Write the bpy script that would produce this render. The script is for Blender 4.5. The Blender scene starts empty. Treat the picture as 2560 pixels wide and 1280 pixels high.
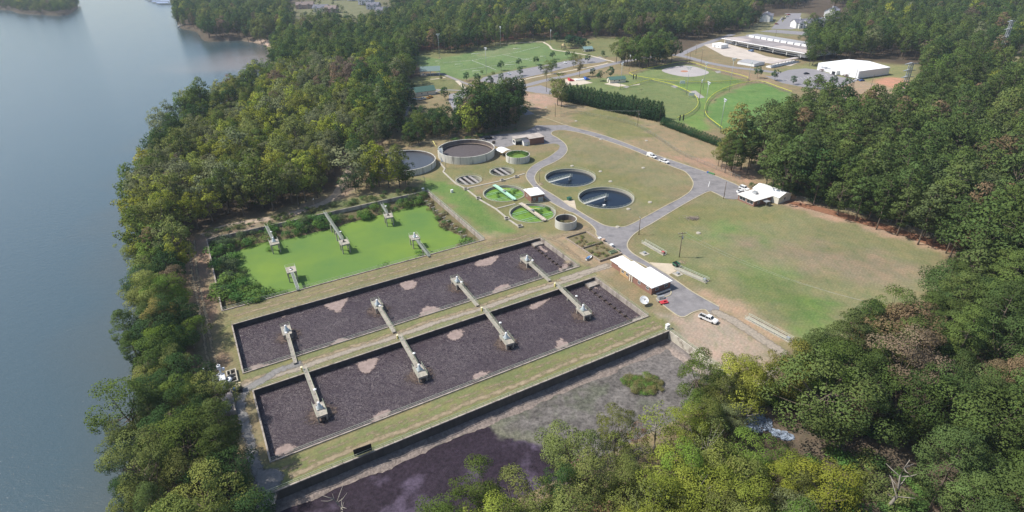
import bpy, bmesh, math, random
import numpy as np
from mathutils import Vector, Matrix
from mathutils.geometry import delaunay_2d_cdt
C = bpy.context.scene
col = C.collection
rnd = random.Random(7)
rng = np.random.default_rng(7)
rad = math.radians
PI = math.pi
# ---------------------------------------------------------------- camera, world, sun
F, TILT, ROLL, AX, H = 1438.09, rad(28.8606), rad(-1.3904), rad(28.7722), 105.0
cd = bpy.data.cameras.new('camera'); cam = bpy.data.objects.new('camera', cd); col.objects.link(cam)
cd.sensor_width = 36; cd.lens = 36 * F / 2560; cd.clip_start = 1; cd.clip_end = 12000
cam.matrix_world = Matrix.Translation((0, 0, H)) @ Matrix.Rotation(PI/2 - TILT, 4, 'X') @ Matrix.Rotation(ROLL, 4, 'Z')
C.camera = cam
SUN_AZ, SUN_EL = rad(84), rad(51)          # azimuth measured from +Y towards -X
sdir = Vector((-math.sin(SUN_AZ)*math.cos(SUN_EL), math.cos(SUN_AZ)*math.cos(SUN_EL), math.sin(SUN_EL)))
sl = bpy.data.lights.new('sun', 'SUN'); sl.energy = 5.0; sl.angle = rad(0.55); sl.color = (1, .95, .87)
so = bpy.data.objects.new('sun', sl); col.objects.link(so); so.rotation_euler = sdir.to_track_quat('Z', 'Y').to_euler()
W = bpy.data.worlds.new('World'); C.world = W; W.use_nodes = True
nt = W.node_tree; bg = nt.nodes['Background']; sk = nt.nodes.new('ShaderNodeTexSky')
sk.sky_type = 'NISHITA'; sk.sun_disc = False; sk.sun_elevation = SUN_EL; sk.sun_rotation = -SUN_AZ
sk.air_density = 1.0; sk.dust_density = 1.2; sk.ozone_density = 1.0
nt.links.new(sk.outputs[0], bg.inputs[0]); bg.inputs[1].default_value = 0.14
C.view_settings.view_transform = 'Standard'; C.view_settings.look = 'None'; C.view_settings.exposure = 0.12; C.view_settings.gamma = 1
C.cycles.max_bounces = 6; C.cycles.diffuse_bounces = 2; C.cycles.glossy_bounces = 2; C.cycles.transmission_bounces = 2
C.cycles.transparent_max_bounces = 8; C.cycles.volume_bounces = 0; C.cycles.sample_clamp_indirect = 4; C.cycles.sample_clamp_direct = 12
C.cycles.caustics_reflective = False; C.cycles.caustics_refractive = False
C.render.use_persistent_data = False
# ---------------------------------------------------------------- photo pixel -> point of the plane z
def G(px, py, z=0.0):
    x = px - 1280; y = 640 - py
    x, y = x*math.cos(ROLL) - y*math.sin(ROLL), x*math.sin(ROLL) + y*math.cos(ROLL)
    X, Y, Z = x, F*math.cos(TILT) + y*math.sin(TILT), -F*math.sin(TILT) + y*math.cos(TILT)
    k = (H - z) / -Z
    return (X*k, Y*k)
def UV(u, v): return (u*math.cos(AX) - v*math.sin(AX), u*math.sin(AX) + v*math.cos(AX))
def GP(l, z=0.0): return [G(x, y, z) for x, y in l]
def UP(l): return [UV(u, v) for u, v in l]
def rect(u0, u1, v0, v1): return UP([(u0, v0), (u1, v0), (u1, v1), (u0, v1)])
def circ(c, r, n=72): return [(c[0] + r*math.cos(2*PI*i/n), c[1] + r*math.sin(2*PI*i/n)) for i in range(n)]
def tosrf(l, z=0.0): return [(x, y, z) for x, y in l]
def smooth_line(pts, n=6, closed=False):
    P = [Vector(p) for p in pts]; out = []; N = len(P)
    for i in range(N if closed else N-1):
        p0 = P[(i-1) % N] if closed or i > 0 else P[0]*2 - P[1]
        p1 = P[i]; p2 = P[(i+1) % N]
        p3 = P[(i+2) % N] if closed or i+2 < N else P[-1]*2 - P[-2]
        for k in range(n):
            t = k/n
            out.append(tuple(.5*((2*p1) + (p2-p0)*t + (2*p0-5*p1+4*p2-p3)*t*t + (3*p1-p0-3*p2+p3)*t**3)))
    if not closed: out.append(tuple(P[-1]))
    return out
def strip(pts, w):                                   # polyline -> outline of a band w wide
    P = [Vector(p[:2]) for p in pts]; L = []; R_ = []
    for i, p in enumerate(P):
        d = (P[min(i+1, len(P)-1)] - P[max(i-1, 0)]).normalized(); n = Vector((-d.y, d.x))*w/2
        L.append(tuple(p+n)); R_.append(tuple(p-n))
    return L + R_[::-1]
def inside(X, Y, poly):
    x = np.array([p[0] for p in poly]); y = np.array([p[1] for p in poly]); r = np.zeros(X.shape, bool)
    for i in range(len(x)):
        x0, y0, x1, y1 = x[i-1], y[i-1], x[i], y[i]
        if y0 == y1: continue
        c = ((y0 > Y) != (y1 > Y)) & (X < (x1-x0)*(Y-y0)/(y1-y0) + x0)
        r ^= c
    return r
def sdist(X, Y, poly, closed=True):                  # >0 inside
    d = np.full(X.shape, 1e9); n = len(poly)
    for i in range(0 if closed else 1, n):
        ax, ay = poly[i-1][:2]; bx, by = poly[i][:2]; dx, dy = bx-ax, by-ay; L = dx*dx+dy*dy
        if L < 1e-9: continue
        t = np.clip(((X-ax)*dx + (Y-ay)*dy)/L, 0, 1)
        d = np.minimum(d, np.hypot(X-ax-t*dx, Y-ay-t*dy))
    if not closed: return -d
    return np.where(inside(X, Y, poly), d, -d)
def vnoise(X, Y, s, seed=0):                         # cheap smooth value noise in -1..1
    X = X/s; Y = Y/s; xi = np.floor(X).astype(int); yi = np.floor(Y).astype(int); fx = X-xi; fy = Y-yi
    fx = fx*fx*(3-2*fx); fy = fy*fy*(3-2*fy)
    def h(a, b):
        v = np.sin(a*127.1 + b*311.7 + seed*74.7)*43758.5453
        return (v - np.floor(v))*2-1
    return (h(xi, yi)*(1-fx)+h(xi+1, yi)*fx)*(1-fy) + (h(xi, yi+1)*(1-fx)+h(xi+1, yi+1)*fx)*fy
def sstep(a, b, x): t = np.clip((x-a)/(b-a), 0, 1); return t*t*(3-2*t)
# ---------------------------------------------------------------- materials
MATS = {}
def N(nt, t, **k):
    n = nt.nodes.new(t)
    for a, v in k.items():
        if a == 'ins':
            for i, w in v.items(): n.inputs[i].default_value = w
        else: setattr(n, a, v)
    return n
def mat(name, c=(.5, .5, .5), rough=.8, metal=0, var=.25, scale=1.0, bump=.0, bscale=None, attr=None, c2=None, stretch=None, spec=.3, mot=None, objcol=False, detail=5):
    """principled with two scales of procedural mottling"""
    if name in MATS: return MATS[name]
    m = bpy.data.materials.new(name); m.use_nodes = True; nt = m.node_tree; L = nt.links.new; b = nt.nodes['Principled BSDF']
    b.inputs['Roughness'].default_value = rough; b.inputs['Metallic'].default_value = metal; b.inputs['Specular IOR Level'].default_value = spec
    tc = N(nt, 'ShaderNodeTexCoord'); mp = N(nt, 'ShaderNodeMapping'); L(tc.outputs['Object'], mp.inputs[0])
    if stretch: mp.inputs['Scale'].default_value = stretch
    n1 = N(nt, 'ShaderNodeTexNoise', ins={'Scale': scale, 'Detail': detail, 'Roughness': .65}); L(mp.outputs[0], n1.inputs[0])
    r = N(nt, 'ShaderNodeValToRGB'); L(n1.outputs[0], r.inputs[0])
    r.color_ramp.elements[0].position = .3; r.color_ramp.elements[1].position = .7
    a = [x*(1-var) for x in c] if c2 is None else c2; z = [x*(1+var) for x in c] if c2 is None else c
    if attr or objcol:
        r.color_ramp.elements[0].color = (1-var,)*3+(1,); r.color_ramp.elements[1].color = (1+var,)*3+(1,)
        if attr: at = N(nt, 'ShaderNodeAttribute', attribute_name=attr)
        else: at = N(nt, 'ShaderNodeObjectInfo')
        mx = N(nt, 'ShaderNodeMix', data_type='RGBA', blend_type='MULTIPLY'); mx.inputs[0].default_value = 1
        L(at.outputs['Color'], mx.inputs[6]); L(r.outputs[0], mx.inputs[7]); out = mx.outputs[2]
    else:
        r.color_ramp.elements[0].color = (*a[:3], 1); r.color_ramp.elements[1].color = (*z[:3], 1); out = r.outputs[0]
    if mot:                                            # mot = (colour, scale, threshold, softness)
        n2 = N(nt, 'ShaderNodeTexNoise', ins={'Scale': mot[1], 'Detail': 6, 'Roughness': .6}); L(mp.outputs[0], n2.inputs[0])
        r2 = N(nt, 'ShaderNodeMapRange', ins={1: mot[2]-mot[3], 2: mot[2]+mot[3]}); L(n2.outputs[0], r2.inputs[0])
        m2 = N(nt, 'ShaderNodeMix', data_type='RGBA'); L(r2.outputs[0], m2.inputs[0]); L(out, m2.inputs[6]); m2.inputs[7].default_value = (*mot[0], 1); out = m2.outputs[2]
    L(out, b.inputs['Base Color'])
    if bump:
        n3 = N(nt, 'ShaderNodeTexNoise', ins={'Scale': bscale or scale*4, 'Detail': 4}); L(mp.outputs[0], n3.inputs[0])
        bp = N(nt, 'ShaderNodeBump', ins={'Strength': 1, 'Distance': bump}); L(n3.outputs[0], bp.inputs['Height']); L(bp.outputs[0], b.inputs['Normal'])
    MATS[name] = m; return m
def mat_ground():
    m = bpy.data.materials.new('ground'); m.use_nodes = True; nt = m.node_tree; L = nt.links.new; b = nt.nodes['Principled BSDF']
    b.inputs['Roughness'].default_value = .95; b.inputs['Specular IOR Level'].default_value = .1
    tc = N(nt, 'ShaderNodeTexCoord'); at = N(nt, 'ShaderNodeAttribute', attribute_name='Col')
    def noise(s, d, r0, r1, lo, hi, st=None, rough=.6):
        src = tc.outputs['Object']
        if st: mp = N(nt, 'ShaderNodeMapping'); mp.inputs['Rotation'].default_value = (0, 0, -AX); mp.inputs['Scale'].default_value = st; L(src, mp.inputs[0]); src = mp.outputs[0]
        n = N(nt, 'ShaderNodeTexNoise', ins={'Scale': s, 'Detail': d, 'Roughness': rough}); L(src, n.inputs[0])
        q = N(nt, 'ShaderNodeMapRange', ins={1: r0, 2: r1, 3: lo, 4: hi}); L(n.outputs[0], q.inputs[0]); return q.outputs[0]
    def mult(a, v):
        k = N(nt, 'ShaderNodeMix', data_type='RGBA', blend_type='MULTIPLY'); k.inputs[0].default_value = 1; L(a, k.inputs[6]); L(v, k.inputs[7]); return k.outputs[2]
    o = at.outputs['Color']
    # tint shift green<->straw in blotches
    f = noise(.16, 9, .42, .64, 0, 1, rough=.72)
    k = N(nt, 'ShaderNodeMix', data_type='RGBA', blend_type='MULTIPLY'); L(f, k.inputs[0]); L(o, k.inputs[6]); k.inputs[7].default_value = (1.3, 1.12, 1.12, 1); o = k.outputs[2]
    f = noise(.45, 8, .5, .7, 0, .9, (1, .35, 1), .7)
    k = N(nt, 'ShaderNodeMix', data_type='RGBA', blend_type='MULTIPLY'); L(f, k.inputs[0]); L(o, k.inputs[6]); k.inputs[7].default_value = (.72, .86, .72, 1); o = k.outputs[2]
    f = noise(.9, 9, .53, .68, 0, .55, rough=.8)
    k = N(nt, 'ShaderNodeMix', data_type='RGBA', blend_type='SCREEN'); L(f, k.inputs[0]); L(o, k.inputs[6]); k.inputs[7].default_value = (.11, .075, .035, 1); o = k.outputs[2]
    o = mult(o, noise(1.3, 7, .3, .7, .72, 1.28, rough=.78)); o = mult(o, noise(.035, 4, .3, .7, .88, 1.12)); 
    w = N(nt, 'ShaderNodeTexWave', wave_type='BANDS', ins={'Scale': .32, 'Distortion': 2.2, 'Detail': 3}); mp = N(nt, 'ShaderNodeMapping'); mp.inputs['Rotation'].default_value = (0, 0, rad(38)); L(tc.outputs['Object'], mp.inputs[0]); L(mp.outputs[0], w.inputs[0])
    q = N(nt, 'ShaderNodeMapRange', ins={1: 0, 2: 1, 3: .965, 4: 1.03}); L(w.outputs['Fac'], q.inputs[0]); o = mult(o, q.outputs[0])
    L(o, b.inputs['Base Color'])
    bp = N(nt, 'ShaderNodeBump', ins={'Strength': .6, 'Distance': .12}); n3 = N(nt, 'ShaderNodeTexNoise', ins={'Scale': 2.2, 'Detail': 5}); L(tc.outputs['Object'], n3.inputs[0]); L(n3.outputs[0], bp.inputs['Height']); L(bp.outputs[0], b.inputs['Normal'])
    return m
def mat_soft(name, c, c2, scale=.8, amount=.5, rough=.95, bump=0.0, soft_=.3):
    """sheet whose rim breaks up: attribute 'edge' is 0 at the rim, 1 inside"""
    m = bpy.data.materials.new(name); m.use_nodes = True; nt = m.node_tree; L = nt.links.new; b = nt.nodes['Principled BSDF']
    b.inputs['Roughness'].default_value = rough; b.inputs['Specular IOR Level'].default_value = .15
    tc = N(nt, 'ShaderNodeTexCoord'); at = N(nt, 'ShaderNodeAttribute', attribute_name='edge')
    n = N(nt, 'ShaderNodeTexNoise', ins={'Scale': scale, 'Detail': 7, 'Roughness': .7}); L(tc.outputs['Object'], n.inputs[0])
    r = N(nt, 'ShaderNodeValToRGB'); L(n.outputs[0], r.inputs[0]); r.color_ramp.elements[0].position = .35; r.color_ramp.elements[1].position = .65
    r.color_ramp.elements[0].color = (*c2, 1); r.color_ramp.elements[1].color = (*c, 1); L(r.outputs[0], b.inputs['Base Color'])
    n2 = N(nt, 'ShaderNodeTexNoise', ins={'Scale': scale*.8, 'Detail': 8, 'Roughness': .72}); L(tc.outputs['Generated'] if 0 else tc.outputs['Object'], n2.inputs[0])
    a = N(nt, 'ShaderNodeMath', operation='SUBTRACT', ins={1: .5}); L(n2.outputs[0], a.inputs[0])
    a2 = N(nt, 'ShaderNodeMath', operation='MULTIPLY_ADD', ins={1: 3.0*amount}); L(a.outputs[0], a2.inputs[0]); L(at.outputs['Fac'], a2.inputs[2])
    a3 = N(nt, 'ShaderNodeMapRange', ins={1: .5-soft_/2, 2: .5+soft_/2}); L(a2.outputs[0], a3.inputs[0]); L(a3.outputs[0], b.inputs['Alpha'])
    if bump:
        bp = N(nt, 'ShaderNodeBump', ins={'Strength': 1, 'Distance': bump}); L(n.outputs[0], bp.inputs['Height']); L(bp.outputs[0], b.inputs['Normal'])
    MATS[name] = m; return m
def mat_water(name, c, rough, waves, spec=.5, attr=None, foam=None, tex=None):
    """waves = list of (scale, distance, stretch, rotation)"""
    m = bpy.data.materials.new(name); m.use_nodes = True; nt = m.node_tree; L = nt.links.new; b = nt.nodes['Principled BSDF']
    b.inputs['Roughness'].default_value = rough; b.inputs['IOR'].default_value = 1.33; b.inputs['Specular IOR Level'].default_value = spec
    tc = N(nt, 'ShaderNodeTexCoord'); prev = None
    if attr:
        at = N(nt, 'ShaderNodeAttribute', attribute_name=attr); co = at.outputs['Color']
    else:
        v = N(nt, 'ShaderNodeRGB'); v.outputs[0].default_value = (*c, 1); co = v.outputs[0]
    for s, d, st, ro in waves:
        mp = N(nt, 'ShaderNodeMapping'); mp.inputs['Rotation'].default_value = (0, 0, ro); mp.inputs['Scale'].default_value = st; L(tc.outputs['Object'], mp.inputs[0])
        n = N(nt, 'ShaderNodeTexNoise', ins={'Scale': s, 'Detail': 5, 'Roughness': .6, 'Distortion': 1.0 if foam else .2}); L(mp.outputs[0], n.inputs[0])
        bp = N(nt, 'ShaderNodeBump', ins={'Strength': 1, 'Distance': d}); L(n.outputs[0], bp.inputs['Height'])
        if prev: L(prev, bp.inputs['Normal'])
        prev = bp.outputs[0]
    if tex:
        for s_, lo_, hi_ in tex:
            n = N(nt, 'ShaderNodeTexNoise', ins={'Scale': s_, 'Detail': 9, 'Roughness': .75}); L(tc.outputs['Object'], n.inputs[0]); q = N(nt, 'ShaderNodeMapRange', ins={1: .36, 2: .64, 3: lo_, 4: hi_}); L(n.outputs[0], q.inputs[0])
            k = N(nt, 'ShaderNodeMix', data_type='RGBA', blend_type='MULTIPLY'); k.inputs[0].default_value = 1; L(co, k.inputs[6]); L(q.outputs[0], k.inputs[7]); co = k.outputs[2]
    if foam:                                            # foam = (colour, scale, lo, hi, width): thin crinkled lines
        mp = N(nt, 'ShaderNodeMapping'); L(tc.outputs['Object'], mp.inputs[0])
        n = N(nt, 'ShaderNodeTexNoise', ins={'Scale': foam[1], 'Detail': 6, 'Roughness': .68, 'Distortion': 1.6}); L(mp.outputs[0], n.inputs[0])
        a = N(nt, 'ShaderNodeMath', operation='SUBTRACT', ins={1: .5}); L(n.outputs[0], a.inputs[0]); ab = N(nt, 'ShaderNodeMath', operation='ABSOLUTE'); L(a.outputs[0], ab.inputs[0])
        q = N(nt, 'ShaderNodeMapRange', ins={1: foam[2], 2: foam[3], 3: foam[4], 4: 0}); L(ab.outputs[0], q.inputs[0])
        n5 = N(nt, 'ShaderNodeTexNoise', ins={'Scale': .09, 'Detail': 4}); L(tc.outputs['Object'], n5.inputs[0])
        q5 = N(nt, 'ShaderNodeMapRange', ins={1: .3, 2: .65, 3: .35, 4: 1.0}); L(n5.outputs[0], q5.inputs[0])
        mu = N(nt, 'ShaderNodeMath', operation='MULTIPLY'); L(q.outputs[0], mu.inputs[0]); L(q5.outputs[0], mu.inputs[1])
        mx = N(nt, 'ShaderNodeMix', data_type='RGBA'); L(mu.outputs[0], mx.inputs[0]); L(co, mx.inputs[6]); mx.inputs[7].default_value = (*foam[0], 1); co = mx.outputs[2]
    L(co, b.inputs['Base Color'])
    if prev: L(prev, b.inputs['Normal'])
    MATS[name] = m; return m
# ---------------------------------------------------------------- mesh helpers
def link(name, me, m=None, parent=None, loc=None, rz=0):
    o = bpy.data.objects.new(name, me); col.objects.link(o)
    if m is not None and me is not None: me.materials.append(m)
    if parent: o.parent = parent
    if loc is not None: o.location = (*loc, 0)[:3] if len(loc) == 2 else loc
    o.rotation_euler = (0, 0, rz); return o
def tag(o, label=None, cat=None, group=None, kind=None):
    if label: o['label'] = label
    if cat: o['category'] = cat
    if group: o['group'] = group
    if kind: o['kind'] = kind
    return o
def thing(name, label, cat, loc=(0, 0, 0), rz=0, group=None):
    o = link(name, None, loc=loc, rz=rz); return tag(o, label, cat, group)
def copy_tree(o, parent=None):
    c = o.copy(); col.objects.link(c); c.parent = parent
    for ch in o.children: copy_tree(ch, c)
    return c
class MB:
    def __init__(s): s.v = []; s.f = []; s.sm = []
    def add(s, v, f, sm=False):
        k = len(s.v); s.v += [tuple(p) for p in v]; s.f += [tuple(i+k for i in q) for q in f]; s.sm += [sm]*len(f); return s
    def box(s, x0, x1, y0, y1, z0, z1, rz=0, c=(0, 0)):
        v = [(x, y, z) for z in (z0, z1) for x, y in ((x0, y0), (x1, y0), (x1, y1), (x0, y1))]
        if rz: v = [(c[0]+x*math.cos(rz)-y*math.sin(rz), c[1]+x*math.sin(rz)+y*math.cos(rz), z) for x, y, z in v]
        elif c != (0, 0): v = [(x+c[0], y+c[1], z) for x, y, z in v]
        return s.add(v, [(3, 2, 1, 0), (4, 5, 6, 7), (0, 1, 5, 4), (1, 2, 6, 5), (2, 3, 7, 6), (3, 0, 4, 7)])
    def prism(s, poly, z0, z1, cap=True):
        n = len(poly); v = [(x, y, z0) for x, y in poly] + [(x, y, z1) for x, y in poly]
        f = [(i, (i+1) % n, n+(i+1) % n, n+i) for i in range(n)]
        if cap: f += [tuple(range(n-1, -1, -1)), tuple(range(n, 2*n))]
        return s.add(v, f)
    def lathe(s, prof, c=(0, 0, 0), n=24, a0=0, a1=2*PI, sm=False):
        full = abs(a1-a0-2*PI) < 1e-6; m = n if full else n+1; v = []; f = []; k = len(prof)
        for i in range(m):
            a = a0+(a1-a0)*i/n; v += [(c[0]+r*math.cos(a), c[1]+r*math.sin(a), c[2]+z) for r, z in prof]
        for i in range(n):
            for j in range(k-1):
                p = i*k+j; q = ((i+1) % m)*k+j
                f.append((p, q, q+1, p+1))
        return s.add(v, f, sm)
    def tube(s, pts, r, n=6, cap=True, sm=True):
        P = [Vector(p) for p in pts]; R_ = r if isinstance(r, (list, tuple)) else [r]*len(P); v = []; f = []
        for i, p in enumerate(P):
            d = (P[min(i+1, len(P)-1)]-P[max(i-1, 0)]).normalized(); a = d.cross(Vector((0, 0, 1)))
            if a.length < .05: a = d.cross(Vector((1, 0, 0)))
            a.normalize(); b = d.cross(a)
            v += [tuple(p+(a*math.cos(2*PI*k/n)+b*math.sin(2*PI*k/n))*R_[i]) for k in range(n)]
        for i in range(len(P)-1):
            f += [(i*n+k, i*n+(k+1) % n, (i+1)*n+(k+1) % n, (i+1)*n+k) for k in range(n)]
        if cap: f += [tuple(range(n-1, -1, -1)), tuple(range((len(P)-1)*n, len(P)*n))]
        return s.add(v, f, sm)
    def beam(s, a, b, w, h=None):                      # square bar between two points
        a = Vector(a); b = Vector(b); d = (b-a).normalized(); x = d.cross(Vector((0, 0, 1)))
        if x.length < .05: x = Vector((1, 0, 0))
        x.normalize(); y = x.cross(d); h = h or w; x *= w/2; y *= h/2
        v = [tuple(p+q) for p in (a, b) for q in (-x-y, x-y, x+y, -x+y)]
        return s.add(v, [(3, 2, 1, 0), (4, 5, 6, 7), (0, 1, 5, 4), (1, 2, 6, 5), (2, 3, 7, 6), (3, 0, 4, 7)])
    def rail(s, pts, h=1.05, step=2.4, r=.035, rails=(.5, 1.0), closed=False, post=.035):
        P = [Vector(p) for p in pts]
        if closed: P.append(P[0])
        for i in range(len(P)-1):
            a, b = P[i], P[i+1]; L_ = (b-a).length; n = max(1, round(L_/step))
            for q in rails: s.beam(a+Vector((0, 0, h*q)), b+Vector((0, 0, h*q)), r*2)
            for k in range(n + (i == len(P)-2 and not closed)):
                p = a+(b-a)*k/n; s.beam(p, p+Vector((0, 0, h)), post*2)
        return s
    def build(s, name, m=None, parent=None, loc=None, rz=0, fix=True):
        me = bpy.data.meshes.new(name); me.from_pydata(s.v, [], s.f)
        if any(s.sm): me.polygons.foreach_set('use_smooth', s.sm)
        if fix:
            bm = bmesh.new(); bm.from_mesh(me); bmesh.ops.recalc_face_normals(bm, faces=bm.faces); bm.to_mesh(me); bm.free()
        return link(name, me, m, parent, loc, rz)
def cdt(polys, holes=(), pts=(), inclusive=True):
    """triangulates the union of polys minus holes"""
    V = []; E = []
    for p in list(polys)+list(holes):
        k = len(V); n = len(p); V += [Vector(q[:2]) for q in p]; E += [(k+i, k+(i+1) % n) for i in range(n)]
    V += [Vector(q) for q in pts]
    vo, eo, fo, *_ = delaunay_2d_cdt(V, E, [], 0, 1e-4)
    vx = np.array([(v.x, v.y) for v in vo]); fa = np.array([f for f in fo if len(f) == 3])
    cx = vx[fa].mean(1); keep = np.zeros(len(fa), bool)
    for p in polys: keep |= inside(cx[:, 0], cx[:, 1], p)
    for p in holes: keep &= ~inside(cx[:, 0], cx[:, 1], p)
    return vx, fa[keep]
def sheet(name, polys, holes=(), z=0.0, res=None, zf=None, colf=None, m=None, kind='structure', edge=None, parent=None, extra=()):
    pts = list(extra)
    if res:
        for p in polys:
            xs = [q[0] for q in p]; ys = [q[1] for q in p]
            X, Y = np.meshgrid(np.arange(min(xs), max(xs), res), np.arange(min(ys), max(ys), res)); X = X.ravel(); Y = Y.ravel()
            X = X+rng.uniform(-.2, .2, X.shape)*res; Y = Y+rng.uniform(-.2, .2, Y.shape)*res
            k = sdist(X, Y, p) > res*.4; pts += list(zip(X[k], Y[k]))
    vx, fa = cdt(polys, holes, pts)
    used = np.unique(fa); remap = np.zeros(len(vx), int); remap[used] = np.arange(len(used)); vx = vx[used]; fa = remap[fa]
    Z = np.full(len(vx), z) if zf is None else zf(vx[:, 0], vx[:, 1])
    me = bpy.data.meshes.new(name); me.from_pydata(np.c_[vx, Z].tolist(), [], fa.tolist())
    bm = bmesh.new(); bm.from_mesh(me)
    for f in bm.faces:
        if f.normal.z < 0: f.normal_flip()
    bm.to_mesh(me); bm.free(); me.polygons.foreach_set('use_smooth', [True]*len(me.polygons))
    if colf is not None:
        c = colf(vx[:, 0], vx[:, 1]); a = me.color_attributes.new('Col', 'FLOAT_COLOR', 'POINT'); a.data.foreach_set('color', np.c_[c, np.ones(len(c))].astype(np.float32).ravel())
    if edge is not None:
        d = np.full(len(vx), -1e9)
        for p in polys: d = np.maximum(d, sdist(vx[:, 0], vx[:, 1], p))
        a = me.attributes.new('edge', 'FLOAT', 'POINT'); a.data.foreach_set('value', np.clip(d/edge, 0, 1).astype(np.float32))
    o = link(name, me, m, parent)
    if kind: tag(o, kind=kind)
    return o
# ---------------------------------------------------------------- outlines read off the photo, all laid on their real planes
LAKE_Z = -4.0
lake_px = [(668, 190), (680, 150), (672, 118), (610, 104), (575, 103), (512, 104), (490, 80), (448, 70), (442, 40), (436, 18), (444, -4), (430, -18), (400, -40), (300, -60), (-900, -75), (-2600, -20), (-2400, 900), (-1500, 2600),
    (300, 2400), (300, 1700), (330, 1330), (318, 1180), (345, 1090), (340, 1040), (372, 1000), (330, 930), (362, 850), (345, 760), (372, 690), (345, 640), (356, 570), (330, 520), (365, 470), (392, 400), (405, 350), (450, 318), (480, 290), (540, 268), (590, 240), (620, 215), (645, 205)]
lake = smooth_line(GP(lake_px, LAKE_Z), 3, True)
island = smooth_line(GP([(196, 8), (180, 34), (150, 40), (100, 38), (40, 34), (-10, 24), (-300, 10), (-900, -10), (-700, -60), (0, -45), (150, -20)], LAKE_Z), 3, True)
B1 = (-6.1, 108.8, 147.0, 174.3); B2 = (-4.8, 109.0, 110.0, 138.3); B3 = (-8.0, 89.0, 184.2, 245.0); B4 = (-12.0, 109.2, 72.6, 101.2)
CL = {'clarifier_a': ((30.0, 270.3), 12.6), 'clarifier_b': ((43.8, 243.9), 12.7), 'pond_a': ((-2.9, 252.0), 10.0), 'pond_b': ((9.4, 229.2), 10.1), 'thick_a': ((-20.7, 270.0), 6.5), 'thick_b': ((-4.2, 280.8), 6.3)}
def zland(X, Y):
    d = np.minimum(-sdist(X, Y, lake), 1e9); di = sdist(X, Y, island); d = np.maximum(d, di)
    z = -5.2 + 5.2*sstep(-2, 8, d)
    far = sstep(330, 900, np.hypot(X-60, Y))          # low hills beyond the plant
    z = z + far*np.clip(sstep(0, 300, d), 0, 1)*(6+5*vnoise(X, Y, 170, 3))
    return z
def c2(U0, V0): return U0*math.cos(AX)+V0*math.sin(AX), -U0*math.sin(AX)+V0*math.cos(AX)
TAN = (.31, .225, .125); DRY = (.21, .17, .085); OLV = (.165, .16, .062); GRN = (.115, .18, .045); BRT = (.12, .20, .042); SOIL = (.33, .225, .14); RED = (.17, .09, .055); LIT = (.085, .065, .04)
PARK = (.165, .17, .07)
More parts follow.
